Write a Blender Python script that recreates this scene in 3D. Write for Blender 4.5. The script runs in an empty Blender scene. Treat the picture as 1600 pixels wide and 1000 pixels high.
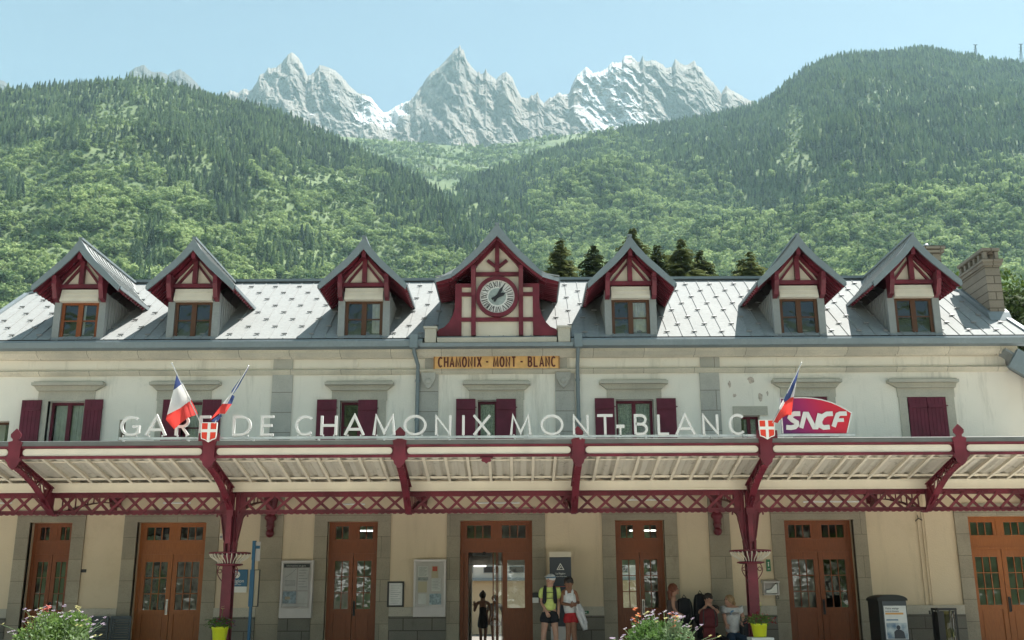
import bpy, bmesh, math, random
from mathutils import Vector, Matrix, Euler, noise
R = math.radians
random.seed(7)
S = bpy.context.scene
# ------------------------------------------------------------------ camera
F = 1606.0                      # focal length in pixels of the 1600 px frame
PITCH, YAW, ROLL = R(15.0), R(0.3), R(-0.24)
EYE = Vector((0, 0, 1.5))
cam_d = bpy.data.cameras.new('camera'); cam = bpy.data.objects.new('camera', cam_d)
S.collection.objects.link(cam); S.camera = cam
cam_d.sensor_width = 36; cam_d.lens = 36 * F / 1600; cam_d.clip_start = .1; cam_d.clip_end = 20000
CM = Matrix.Rotation(YAW, 3, 'Z') @ Matrix.Rotation(R(90) + PITCH, 3, 'X') @ Matrix.Rotation(ROLL, 3, 'Z')
cam.matrix_world = Matrix.Translation(EYE) @ CM.to_4x4()
S.render.resolution_x = 1024; S.render.resolution_y = 640
# ------------------------------------------------------------------ light
SUN_EL, SUN_AZ = 64.0, 58.0     # azimuth measured from +Y (away from the viewer) towards +X
W = bpy.data.worlds.new('World'); S.world = W; W.use_nodes = True
nt = W.node_tree; bg = nt.nodes['Background']
sky = nt.nodes.new('ShaderNodeTexSky'); sky.sky_type = 'NISHITA'; sky.sun_disc = False
sky.sun_elevation = R(SUN_EL); sky.sun_rotation = R(SUN_AZ)
sky.altitude = 1000; sky.air_density = 1.0; sky.dust_density = 1.5; sky.ozone_density = 1.0
tint = nt.nodes.new('ShaderNodeMix'); tint.data_type = 'RGBA'; tint.blend_type = 'MULTIPLY'; tint.inputs[0].default_value = 1
tint.inputs[7].default_value = (1.04, 1.02, .835, 1); nt.links.new(sky.outputs[0], tint.inputs[6])
nt.links.new(tint.outputs[2], bg.inputs[0]); bg.inputs[1].default_value = .064
sd = Vector((math.sin(R(SUN_AZ)) * math.cos(R(SUN_EL)), math.cos(R(SUN_AZ)) * math.cos(R(SUN_EL)), math.sin(R(SUN_EL))))
sl = bpy.data.lights.new('sun', 'SUN'); sl.energy = 5.0; sl.angle = R(.53); sl.color = (1, .955, .88)
so = bpy.data.objects.new('sun', sl); S.collection.objects.link(so)
so.rotation_euler = sd.to_track_quat('Z', 'Y').to_euler(); so.location = (10, 10, 40)
S.view_settings.view_transform = 'Standard'; S.view_settings.look = 'None'
S.view_settings.exposure = 1.45; S.view_settings.gamma = 1
S.render.engine = 'CYCLES'
cy = S.cycles; cy.max_bounces = 8; cy.diffuse_bounces = 4; cy.glossy_bounces = 4; cy.transparent_max_bounces = 16
cy.transmission_bounces = 4; cy.volume_bounces = 1; cy.use_denoising = True; cy.sample_clamp_indirect = 6
cy.caustics_reflective = False; cy.caustics_refractive = False

# ------------------------------------------------------------------ helpers
def ray(px, py):
    return CM @ Vector(((px - 800) / F, (500 - py) / F, -1))
def at(px, py, Y):
    """world point seen at photo pixel (px, py) on the vertical plane y = Y"""
    d = ray(px, py); return EYE + d * ((Y - EYE.y) / d.y)
def link(o, parent=None):
    S.collection.objects.link(o)
    if parent is not None: o.parent = parent
    return o
def tag(o, label=None, cat=None, group=None, kind=None):
    if label: o['label'] = label
    if cat: o['category'] = cat
    if group: o['group'] = group
    if kind: o['kind'] = kind
    return o
def empty(name, loc, label=None, cat=None, group=None, rz=0):
    o = bpy.data.objects.new(name, None); link(o); o.location = loc; o.rotation_euler = (0, 0, rz)
    o.empty_display_size = .3
    return tag(o, label, cat, group)
def copy_tree(o, parent=None):
    c = o.copy(); S.collection.objects.link(c); c.parent = parent
    for ch in list(o.children): copy_tree(ch, c)
    return c

class MB:
    def mark(s):
        """everything added since the last mark becomes an object of its own in build_split"""
        if not hasattr(s, 'marks'): s.marks = []
        s.marks.append((len(s.v), len(s.f))); return s
    def build_split(s, name, mats, parent=None, bevel=0):
        s.mark(); v0 = f0 = 0; out = []
        for v1, f1 in s.marks:
            if f1 > f0:
                g = MB(); g.v = s.v[v0:v1]; g.f = [[i - v0 for i in f] for f in s.f[f0:f1]]; g.m = s.m[f0:f1]; g.sm = s.sm[f0:f1]
                out.append(g.build(name, mats, parent, bevel=bevel))
            v0, f0 = v1, f1
        return out
    """collects shapes in world coordinates; build() links them as one mesh object"""
    def __init__(s): s.v = []; s.f = []; s.m = []; s.sm = []
    def add(s, vs, fs, mi=0, smooth=False):
        b = len(s.v); s.v += [tuple(v) for v in vs]
        for f in fs: s.f.append([b + i for i in f]); s.m.append(mi); s.sm.append(smooth)
        return s
    def box(s, x0, x1, y0, y1, z0, z1, mi=0):
        return s.add([(x0,y0,z0),(x1,y0,z0),(x1,y1,z0),(x0,y1,z0),(x0,y0,z1),(x1,y0,z1),(x1,y1,z1),(x0,y1,z1)],
                     [(0,3,2,1),(4,5,6,7),(0,1,5,4),(1,2,6,5),(2,3,7,6),(3,0,4,7)], mi)
    def quad(s, a, b, c, d, mi=0): return s.add([a,b,c,d], [(0,1,2,3)], mi)
    def prism(s, pts, y0, y1, mi=0):
        """polygon of (x, z) points extruded from y0 to y1"""
        n = len(pts)
        vs = [(x, y0, z) for x, z in pts] + [(x, y1, z) for x, z in pts]
        fs = [tuple(range(n)), tuple(reversed(range(n, 2*n)))]
        fs += [(i, i + n, (i+1) % n + n, (i+1) % n) for i in range(n)]
        return s.add(vs, fs, mi)
    def prismx(s, pts, x0, x1, mi=0):
        """polygon of (y, z) points extruded from x0 to x1"""
        n = len(pts)
        vs = [(x0, y, z) for y, z in pts] + [(x1, y, z) for y, z in pts]
        fs = [tuple(range(n)), tuple(reversed(range(n, 2*n)))]
        fs += [(i, i + n, (i+1) % n + n, (i+1) % n) for i in range(n)]
        return s.add(vs, fs, mi)
    def bar(s, a, b, w, h, mi=0, up=(0,0,1)):
        """rectangular bar from a to b, w across, h along 'up'"""
        a, b = Vector(a), Vector(b); d = (b - a).normalized(); up = Vector(up)
        if abs(d.dot(up)) > .98: up = Vector((0, 1, 0))
        side = d.cross(up).normalized(); u = side.cross(d).normalized()
        vs = [p + side * (sx * w / 2) + u * (sz * h / 2) for p in (a, b) for sx, sz in ((-1,-1),(1,-1),(1,1),(-1,1))]
        return s.add(vs, [(0,1,2,3),(7,6,5,4),(0,4,5,1),(1,5,6,2),(2,6,7,3),(3,7,4,0)], mi)
    def tube(s, pts, r, n=8, mi=0, cap=True):
        pts = [Vector(p) for p in pts]; rs = r if isinstance(r, (list, tuple)) else [r] * len(pts)
        vs = []; prev = None
        for i, p in enumerate(pts):
            d = (pts[min(i+1, len(pts)-1)] - pts[max(i-1, 0)]).normalized()
            if prev is None:
                a = Vector((0,0,1)) if abs(d.z) < .9 else Vector((1,0,0)); u = d.cross(a).normalized()
            else: u = (prev - d * prev.dot(d)).normalized()
            prev = u; w = d.cross(u)
            for k in range(n):
                t = 2 * math.pi * k / n; vs.append(p + (u * math.cos(t) + w * math.sin(t)) * rs[i])
        fs = [(i*n + k, i*n + (k+1) % n, (i+1)*n + (k+1) % n, (i+1)*n + k) for i in range(len(pts)-1) for k in range(n)]
        s.add(vs, fs, mi, True)
        if cap: s.add(vs[:n], [tuple(reversed(range(n)))], mi); s.add(vs[-n:], [tuple(range(n))], mi)
        return s
    def lathe(s, prof, c, n=20, mi=0, smooth=True, cap=True):
        """profile of (r, z) turned about the vertical through c"""
        vs = []
        for r, z in prof:
            for k in range(n):
                t = 2 * math.pi * k / n; vs.append((c[0] + r * math.cos(t), c[1] + r * math.sin(t), c[2] + z))
        fs = [(i*n + k, i*n + (k+1) % n, (i+1)*n + (k+1) % n, (i+1)*n + k) for i in range(len(prof)-1) for k in range(n)]
        s.add(vs, fs, mi, smooth)
        if cap: s.add(vs[:n], [tuple(reversed(range(n)))], mi); s.add(vs[-n:], [tuple(range(n))], mi)
        return s
    def ball(s, c, r, n=10, mi=0, sc=(1,1,1)):
        vs = []; fs = []
        for i in range(n + 1):
            ph = math.pi * i / n
            for k in range(2 * n):
                t = math.pi * k / n
                vs.append((c[0] + r*sc[0]*math.sin(ph)*math.cos(t), c[1] + r*sc[1]*math.sin(ph)*math.sin(t), c[2] + r*sc[2]*math.cos(ph)))
        m = 2 * n
        fs = [(i*m + k, (i+1)*m + k, (i+1)*m + (k+1) % m, i*m + (k+1) % m) for i in range(n) for k in range(m)]
        return s.add(vs, fs, mi, True)
    def build(s, name, mats, parent=None, origin=None, bevel=0):
        """origin: local origin; parent: the thing's Empty or part (its own transform is taken off)"""
        me = bpy.data.meshes.new(name)
        po = Vector((0,0,0))
        p = parent
        while p is not None: po += Vector(p.location); p = p.parent
        o0 = Vector(origin) if origin is not None else (po if parent is not None else Vector((0,0,0)))
        me.from_pydata([tuple(Vector(v) - o0) for v in s.v], [], s.f)
        if not isinstance(mats, (list, tuple)): mats = [mats]
        for m in mats: me.materials.append(m)
        me.polygons.foreach_set('material_index', s.m); me.polygons.foreach_set('use_smooth', s.sm)
        me.update()
        o = bpy.data.objects.new(name, me); link(o, parent); o.location = o0 - po
        if bevel:
            b = o.modifiers.new('bevel', 'BEVEL'); b.width = bevel; b.segments = 2; b.limit_method = 'ANGLE'; b.angle_limit = R(40)
        return o

# ------------------------------------------------------------------ materials
def mat(name, col, rough=.7, metal=0, var=.0, vscale=3, bump=0, bscale=40, col2=None, spec=.5, detail=6):
    m = bpy.data.materials.new(name); m.use_nodes = True; t = m.node_tree; N = t.nodes; L = t.links
    p = N['Principled BSDF']; p.inputs['Roughness'].default_value = rough; p.inputs['Metallic'].default_value = metal
    p.inputs['Specular IOR Level'].default_value = spec
    p.inputs['Base Color'].default_value = (*col, 1)
    g = N.new('ShaderNodeNewGeometry')
    if var or col2:
        n = N.new('ShaderNodeTexNoise'); n.inputs['Scale'].default_value = vscale; n.inputs['Detail'].default_value = detail
        L.new(g.outputs['Position'], n.inputs['Vector'])
        r = N.new('ShaderNodeValToRGB'); c2 = col2 or tuple(min(1, c * (1 + var)) for c in col); c1 = col if col2 else tuple(c * (1 - var) for c in col)
        r.color_ramp.elements[0].position = .35; r.color_ramp.elements[1].position = .65
        r.color_ramp.elements[0].color = (*c1, 1); r.color_ramp.elements[1].color = (*c2, 1)
        L.new(n.outputs['Fac'], r.inputs['Fac']); L.new(r.outputs['Color'], p.inputs['Base Color'])
    if bump:
        b = N.new('ShaderNodeBump'); b.inputs['Strength'].default_value = bump; b.inputs['Distance'].default_value = .01
        n2 = N.new('ShaderNodeTexNoise'); n2.inputs['Scale'].default_value = bscale; n2.inputs['Detail'].default_value = 5
        L.new(g.outputs['Position'], n2.inputs['Vector']); L.new(n2.outputs['Fac'], b.inputs['Height']); L.new(b.outputs['Normal'], p.inputs['Normal'])
    return m
def nd(t, typ, **kw):
    n = t.nodes.new(typ)
    for k, v in kw.items():
        if k in n.inputs: n.inputs[k].default_value = v
        else: setattr(n, k, v)
    return n
def mixc(t, fac, a, b, blend='MIX'):
    n = t.nodes.new('ShaderNodeMix'); n.data_type = 'RGBA'; n.blend_type = blend
    for sock, v in ((0, fac), (6, a), (7, b)):
        if hasattr(v, 'is_output'): t.links.new(v, n.inputs[sock])
        elif sock == 0: n.inputs[0].default_value = v
        else: n.inputs[sock].default_value = (*v, 1)
    return n.outputs[2]
def ramp(t, fac, p0, p1, c0=(0,0,0), c1=(1,1,1)):
    r = t.nodes.new('ShaderNodeValToRGB'); e = r.color_ramp.elements
    e[0].position = p0; e[1].position = p1; e[0].color = (*c0, 1); e[1].color = (*c1, 1)
    t.links.new(fac, r.inputs['Fac']); return r.outputs['Color']
def noi(t, vec, scale, detail=5, rough=.55, stretch=None):
    n = t.nodes.new('ShaderNodeTexNoise'); n.inputs['Scale'].default_value = scale
    n.inputs['Detail'].default_value = detail; n.inputs['Roughness'].default_value = rough
    if stretch:
        mp = t.nodes.new('ShaderNodeMapping'); mp.inputs['Scale'].default_value = stretch
        t.links.new(vec, mp.inputs['Vector']); vec = mp.outputs[0]
    t.links.new(vec, n.inputs['Vector']); return n.outputs['Fac']
def newmat(name, rough=.8):
    m = bpy.data.materials.new(name); m.use_nodes = True; t = m.node_tree
    p = t.nodes['Principled BSDF']; p.inputs['Roughness'].default_value = rough
    g = t.nodes.new('ShaderNodeNewGeometry')
    return m, t, p, g.outputs['Position']
def bump_to(t, p, h, strength=.4, dist=.01):
    b = t.nodes.new('ShaderNodeBump'); b.inputs['Strength'].default_value = strength; b.inputs['Distance'].default_value = dist
    t.links.new(h, b.inputs['Height']); t.links.new(b.outputs['Normal'], p.inputs['Normal'])
# ------------------------------------------------------------------ setting: ground, hills, mountains, air
def interp(pts, x, k):
    if x <= pts[0][0]: return pts[0][k]
    for a, b in zip(pts, pts[1:]):
        if x <= b[0]:
            u = (x - a[0]) / (b[0] - a[0]); return a[k] + (b[k] - a[k]) * u
    return pts[-1][k]
def sm_interp(pts, x, k, w=0):
    if not w: return interp(pts, x, k)
    return sum(interp(pts, x + d * w, k) for d in (-1, -.5, 0, .5, 1)) / 5
def grid_obj(name, rows, mats, smooth=True):
    """rows: list of equally long lists of points"""
    m = len(rows[0]); vs = [p for r in rows for p in r]
    fs = [(i*m + j, i*m + j + 1, (i+1)*m + j + 1, (i+1)*m + j) for i in range(len(rows)-1) for j in range(m-1)]
    me = bpy.data.meshes.new(name); me.from_pydata([tuple(v) for v in vs], [], fs)
    me.materials.append(mats); me.polygons.foreach_set('use_smooth', [smooth] * len(fs)); me.update()
    o = bpy.data.objects.new(name, me); link(o); return o
def fbm(x, y, z=0, o=4): return noise.fractal(Vector((x, y, z)), 1.0, 2.0, o)

# ground: one sheet to the horizon, pale paved forecourt on it
mg, t, p, pos = newmat('meadow_ground')
t.links.new(ramp(t, noi(t, pos, .02), .4, .6, (.05,.09,.025), (.10,.14,.05)), p.inputs['Base Color'])
g = MB(); g.quad((-9000,-9000,-.02),(9000,-9000,-.02),(9000,9000,-.02),(-9000,9000,-.02)); tag(g.build('ground', mg), kind='structure')
m_pave, t, p, pos = newmat('forecourt_paving', .85)
br = nd(t, 'ShaderNodeTexBrick', Scale=1.0); br.inputs['Color1'].default_value = (.56,.53,.475,1); br.inputs['Color2'].default_value = (.50,.475,.43,1)
br.inputs['Mortar'].default_value = (.22,.21,.20,1); br.inputs['Brick Width'].default_value = .6; br.inputs['Row Height'].default_value = .4; br.inputs['Mortar Size'].default_value = .012
t.links.new(pos, br.inputs['Vector']); t.links.new(mixc(t, .35, br.outputs['Color'], ramp(t, noi(t, pos, .6), .35, .7, (.42,.40,.36), (.60,.57,.52))), p.inputs['Base Color'])
g = MB(); g.quad((-60,-30,0),(60,-30,0),(60,32,0),(-60,32,0)); tag(g.build('paved_forecourt', m_pave), kind='structure')

# hills: a ridge line with real distances, the slope lofted down from it to the valley floor
HILLS = {}
def hill(name, ridge, y0, p_exp, matr, step=12, rows=110, amp=42, drop=-8, seed=0, dip=None, z0=0):
    pxs = [ridge[0][0] + i * step for i in range(int((ridge[-1][0] - ridge[0][0]) / step) + 1)]
    R_ = []
    for px in pxs:
        py = sm_interp(ridge, px, 1, step) - drop; D = sm_interp(ridge, px, 2, 40); R_.append(at(px, py, D))
    out = []
    for i in range(rows + 1):
        s = i / rows; row = []
        for c in R_:
            b = Vector((c.x * y0 / c.y, y0, z0)); q = b.lerp(c, s)
            z = z0 + (c.z - z0) * s ** p_exp
            k = min(1, (1 - s) * 4) * min(1, s * 5)
            z += k * amp * (fbm(q.x / 330 + seed, q.y / 330, 0, 5) + .35 * fbm(q.x / 90, q.y / 90 + seed, 3, 3))
            if dip: z += k * dip(q.x, q.y)
            row.append(Vector((q.x, q.y, z)))
        out.append(row)
    # the far side falls away behind the ridge
    for j in (1, 2, 3): out.append([Vector((c.x * (1 + .07 * j), c.y * (1 + .07 * j), c.z - 70 * j * j)) for c in R_])
    HILLS[name] = out
    o = grid_obj('forested_hill', out, matr); tag(o, kind='structure'); return out

mh, t, p, pos = newmat('hill_undergrowth', .95)
n1 = noi(t, pos, .012, 8); n2 = noi(t, pos, .12, 6)
c = mixc(t, ramp(t, n1, .42, .6), (.05,.09,.03), (.11,.165,.055)); c = mixc(t, ramp(t, n2, .3, .75), c, (.13,.17,.075))
t.links.new(c, p.inputs['Base Color'])
mm, t, p, pos = newmat('alpine_meadow', .95)
c = mixc(t, ramp(t, noi(t, pos, .006, 8), .4, .62), (.05,.09,.028), (.10,.14,.05))
c = mixc(t, ramp(t, noi(t, pos, .02, 7, .6), .58, .72), c, (.19,.19,.12)); t.links.new(c, p.inputs['Base Color'])

RL = [(-420,175,1500),(-200,150,1500),(-100,140,1550),(0,131,1550),(60,127,1600),(110,122,1600),(160,119,1600),(210,112,1600),(250,117,1650),(300,132,1700),
      (350,145,1750),(400,157,1750),(450,172,1800),(490,191,1800),(550,222,1750),(600,243,1650),(640,265,1550),(685,292,1420),(720,335,1250),(760,400,1100),(820,470,950)]
RR = [(590,470,1300),(640,410,1500),(665,352,1600),(690,302,1750),(725,276,1900),(800,252,2050),(870,225,2250),(930,205,2350),(980,192,2400),(1060,183,2450),(1100,176,2450),
      (1150,166,2450),(1185,156,2450),(1205,144,2400),(1230,124,2400),(1250,106,2400),(1300,82,2400),(1345,77,2400),(1390,76,2450),(1420,71,2500),(1450,69,2500),(1500,78,2500),(1550,86,2500),
      (1600,93,2500),(1750,105,2500),(2000,130,2500)]
RM = [(380,200,3000),(480,206,3000),(600,216,3000),(700,224,3000),(760,227,3000),(850,213,3000),(900,206,3000),(960,204,3000),(1060,203,3000),(1200,215,3000)]
hillL = hill('L', RL, 380, 1.12, mh, drop=-10, seed=2)
hillR = hill('R', RR, 460, 1.12, mh, drop=-9, seed=9, amp=60)
hillM = hill('M', RM, 1700, 1.0, mm, drop=-3, seed=5, z0=560, amp=22)
for nm, o in zip(('L','R','M'), [o for o in S.objects if o.name.startswith('forested_hill')]):
    if nm == 'M': o.name = 'alpine_meadow'
# wooded hillside behind the photographer (it fills the other side of the valley)
back = [[Vector((x, -520 - 700 * s, 330 * s + 20 * fbm(x / 200, s * 3))) for x in range(-2200, 2201, 100)] for s in [i / 20 for i in range(21)]]
o = grid_obj('forested_hill', back, mh); tag(o, kind='structure')

# granite needles
mr, t, p, pos = newmat('granite_peaks', .9)
a = noi(t, pos, .018, 14, .74, (1, 1, .35)); b = noi(t, pos, .004, 8, .6)
c = mixc(t, ramp(t, a, .38, .62), (.075,.072,.07), (.40,.365,.325)); c = mixc(t, ramp(t, b, .5, .7), c, (.28,.24,.20)); c = mixc(t, ramp(t, noi(t, pos, .07, 10, .75, (1, 1, .3)), .45, .62), c, (.15,.14,.13))
geo = t.nodes.new('ShaderNodeNewGeometry'); sep = nd(t, 'ShaderNodeSeparateXYZ'); t.links.new(geo.outputs['Normal'], sep.inputs[0])
sp = nd(t, 'ShaderNodeSeparateXYZ'); t.links.new(pos, sp.inputs[0]); C_ROCK = c
def math_n(t, op, a, b=None, c=None):
    n = t.nodes.new('ShaderNodeMath'); n.operation = op
    for i, v in enumerate((a, b, c)):
        if v is None: continue
        if hasattr(v, 'is_output'): t.links.new(v, n.inputs[i])
        else: n.inputs[i].default_value = v
    return n.outputs[0]
def band(x, c0, w, soft):   # 1 inside |x-c0|<w, soft edge
    d = math_n(t, 'ABSOLUTE', math_n(t, 'SUBTRACT', x, c0))
    n = nd(t, 'ShaderNodeMapRange'); n.inputs['From Min'].default_value = w + soft; n.inputs['From Max'].default_value = w
    t.links.new(d, n.inputs['Value']); return n.outputs[0]
SN1 = at(605, 185, 4400); SN2 = at(945, 150, 4400)
zone = math_n(t, 'MULTIPLY', band(sp.outputs[0], SN2.x, 110, 150), .30)
zone1 = math_n(t, 'MULTIPLY', math_n(t, 'MULTIPLY', band(sp.outputs[0], SN1.x, 60, 90), band(sp.outputs[2], SN1.z - 20, 90, 120)), .55)
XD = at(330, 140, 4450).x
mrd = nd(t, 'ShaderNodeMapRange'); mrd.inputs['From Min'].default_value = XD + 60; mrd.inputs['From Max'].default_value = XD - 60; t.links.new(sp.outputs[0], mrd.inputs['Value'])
c = mixc(t, mrd.outputs[0], c, (.06,.06,.06))  # shade on the far left peaks, put into a darker rock colour
s0 = math_n(t, 'ADD', math_n(t, 'MULTIPLY', sep.outputs[2], .22), noi(t, pos, .011, 9, .62, (1, 1, 1.4)))
s0 = math_n(t, 'ADD', s0, math_n(t, 'ADD', zone, zone1))
snow = ramp(t, s0, .86, .885)
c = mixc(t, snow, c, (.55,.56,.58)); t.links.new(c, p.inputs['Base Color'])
bump_to(t, p, noi(t, pos, .02, 12, .70, (1, 1, .35)), 1.0, 30)
RK = [(-250,150),(-120,140),(-40,150),(0,124),(8,128),(22,140),(60,150),(190,140),(203,112),(210,106),(219,103),(226,101),(231,108),(240,113),(252,112),(262,117),(270,112),(281,108),(290,114),(300,122),(312,135),(325,150),(340,152),
  (350,147),(360,141),(372,145),(382,138),(390,142),(394,139),(401,129),(406,116),(414,114),(419,105),(422,107),(432,105),(442,96),(450,85),(455,82),(460,84),(467,91),(472,100),(476,110),(481,119),(490,114),(500,101),(512,105),(522,109),(534,119),
  (547,135),(560,146),(570,147),(580,152),(590,166),(599,176),(607,174),(620,165),(632,160),(641,157),(647,150),(660,132),(672,115),(687,104),(700,90),(712,76),(716,75),(718.5,69),(721,76),(725,79),(728,91),(736,103),(746,114),(748,110),(751,116),(755,115),(757,112),(759,106),(761,113),
  (764,115),(775,124),(781,118),(790,111.5),(800,120),(807,137),(815,152),(826,154),(829,149),(834,149),(840,143),(842,150),(845,156),(850,161),(858,153),(866,151),(873,144),(878,147),(889,147),(895,129),(903,116),(910,110),(916,104),(921,108),(926,114),(932,113),(937,112),(944,109),(950,105),
  (953,100),(957,97),(965,98),(972,96),(974,90),(977,87),(987,87),(992,93),(995,96),(1000,97),(1002,92),(1004,86),(1006,93),(1010,96),(1018,94),(1025,95),(1030,98),(1035,100),(1040,106),(1050,105),(1052,98),(1055,91),(1060,96),(1067,101),(1072,102),(1078,99),(1085,94),(1089,102),(1097,107),(1102,117),
  (1110,124),(1117,132),(1127,146),(1131,139),(1135,133),(1139,138),(1145,142),(1155,147),(1167,155),(1200,165),(1260,175),(1400,190)]
rows = []; NR = 260; cols = []
px = RK[0][0]
while px < RK[-1][0]: cols.append(px); px += 1.15 if 190 < px < 1200 else 8
crest = []
for px in cols:
    py = interp(RK, px, 1) + 1.5 * noise.noise(Vector((px * .31, 0, 0))) + .9 * noise.noise(Vector((px * .9, 3, 0))) * (1 if 190 < px < 1200 else 0)
    crest.append(at(px, py, 4500 + 60 * noise.noise(Vector((px * .03, 5, 0)))))
base_z = at(800, 262, 3850).z
def ridged(x, z, o):
    v = 0; a = 1.0
    for i in range(o): v += a * (1 - 2 * abs(noise.noise(Vector((x, z, i * 7.3))))); x *= 2.1; z *= 2.1; a *= .52
    return v
for i in range(NR + 1):
    s = i / NR; row = []
    for c in crest:
        q = Vector((c.x * (.86 + .14 * s), 3850 + (c.y - 3850) * s, base_z + (c.z - base_z) * s))
        k = min(1, (1 - s) * 16)
        skew = q.x + .38 * q.z                    # ribs lean a little, as the gullies do
        d = 95 * ridged(skew / 270, q.z / 1100, 4) + 36 * ridged(skew / 80 + 9, q.z / 330, 5) + 17 * ridged(q.x / 55, q.z / 75, 4) + 7 * ridged(q.x / 19, q.z / 30, 3)
        dd = k * (d - 40); q.z *= (q.y - dd) / q.y; q.x *= (q.y - dd) / q.y; q.y -= dd; q.z += k * 18 * noise.noise(Vector((q.x / 50, q.z / 60, 0)))
        row.append(q)
    rows.append(row)
for j in (1, 2, 3): rows.append([Vector((c.x, c.y + 60 * j * j, c.z - 120 * j)) for c in crest])
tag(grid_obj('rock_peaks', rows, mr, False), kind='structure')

# the air between: pale even haze round everything
mz = bpy.data.materials.new('haze'); mz.use_nodes = True; t = mz.node_tree; t.nodes.remove(t.nodes['Principled BSDF'])
v = nd(t, 'ShaderNodeVolumePrincipled'); v.inputs['Density'].default_value = 0.66e-4; v.inputs['Color'].default_value = (.60,.88,1,1); v.inputs['Anisotropy'].default_value = .1
t.links.new(v.outputs[0], t.nodes['Material Output'].inputs['Volume'])
g = MB(); g.box(-3600, 3600, -1400, 5400, -1.02, 3000); tag(g.build('haze', mz), kind='stuff')
# ------------------------------------------------------------------ woods on the hills (nobody could count them)
def leafmat(name, c0, c1, vs=.3, transl=.25, patch=False):
    m, t, p, pos = newmat(name, .75)
    oi = t.nodes.new('ShaderNodeObjectInfo')
    n = noi(t, pos, vs, 3); f = math_n(t, 'ADD', math_n(t, 'MULTIPLY', oi.outputs['Random'], .65), math_n(t, 'MULTIPLY', n, .35))
    if patch: f = math_n(t, 'ADD', f, math_n(t, 'MULTIPLY', math_n(t, 'SUBTRACT', noi(t, pos, .017, 6, .6), .52), 2.3))
    c = ramp(t, f, .1, .85, c0, c1); t.links.new(c, p.inputs['Base Color']); p.inputs['Specular IOR Level'].default_value = .15
    tr = t.nodes.new('ShaderNodeBsdfTranslucent'); t.links.new(c, tr.inputs['Color'])
    mx = t.nodes.new('ShaderNodeMixShader'); mx.inputs[0].default_value = transl
    t.links.new(p.outputs[0], mx.inputs[1]); t.links.new(tr.outputs[0], mx.inputs[2])
    t.links.new(mx.outputs[0], t.nodes['Material Output'].inputs['Surface']); return m
m_spruce = leafmat('spruce_needles', (.012,.038,.024), (.14,.215,.085), .3, .15, True)
m_larch = leafmat('larch_needles', (.09,.15,.055), (.20,.27,.10), .3, .25, True)
m_broad = leafmat('broad_leaves', (.08,.14,.045), (.36,.45,.19), .3, .35, True)
m_bark = mat('bark', (.09,.07,.055), .9, var=.3, vscale=4)
def conifer_mb(rng, tiers=12, seg=11, r0=.17, mi=0, bare=.08):
    g = MB()
    g.tube([(0,0,0),(0,0,.5),(0,0,.97)], [.014,.009,.002], 5, 1)
    for k in range(tiers):
        u = k / tiers; z = bare + (1 - bare) * u ** .92; rr = r0 * (1 - u) ** .85 * rng.uniform(.82, 1.15) + .008
        h = (1 - bare) / tiers * 1.9; ph = rng.uniform(0, 6)
        top = (rng.uniform(-.004,.004), rng.uniform(-.004,.004), min(1, z + h))
        vs = [top]; 
        for j in range(seg * 2):
            a = ph + math.pi * j / seg; q = rr * (rng.uniform(.8, 1.25) if j % 2 == 0 else rng.uniform(.35, .6))
            vs.append((math.cos(a) * q, math.sin(a) * q, z - (h * .25 * rng.uniform(.3, 1.4) if j % 2 == 0 else -h * .3)))
        g.add(vs, [(0, 1 + j, 1 + (j + 1) % (seg * 2)) for j in range(seg * 2)], mi)
    return g
def broad_mb(rng, n=230, w=.42, size=.085):
    g = MB(); g.tube([(0,0,0),(.01,0,.3),(0,.01,.6)], [.025,.018,.008], 5, 1)
    lobes = [((rng.uniform(-.2,.2), rng.uniform(-.2,.2), rng.uniform(.3,.78)), rng.uniform(.16,.27)) for _ in range(8)] + [((0,0,.6), .3)]
    for i in range(n):
        (c, r) = rng.choice(lobes); d = Vector((rng.gauss(0,1), rng.gauss(0,1), rng.gauss(.25,1))).normalized()
        p = Vector(c) + d * r * rng.uniform(.75, 1.08); p.x *= w / .42; p.y *= w / .42
        nrm = (d + Vector((rng.gauss(0,.5), rng.gauss(0,.5), rng.gauss(0,.5)))).normalized()
        a = nrm.cross(Vector((rng.random(), rng.random(), rng.random()))).normalized(); b = nrm.cross(a); s = size * rng.uniform(.6, 1.3)
        g.add([p + a*s, p + b*s*.7, p - a*s, p - b*s*.7], [(0,1,2,3)])
    return g
protos = bpy.data.collections.new('woodland_kinds')
def proto(g, name, m):
    o = g.build(name, [m, m_bark]); S.collection.objects.unlink(o); protos.objects.link(o); return o
rng = random.Random(3)
for i in range(4): proto(conifer_mb(rng, rng.choice((10,12,13)), 10, rng.uniform(.13,.19)), 'kind_a%d' % i, m_spruce)   # 0-3
for i in range(2): proto(conifer_mb(rng, 10, 9, .17), 'kind_b%d' % i, m_larch)                                          # 4-5
for i in range(4): proto(broad_mb(rng, 230, rng.uniform(.36,.5)), 'kind_c%d' % i, m_broad)                              # 6-9

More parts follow.
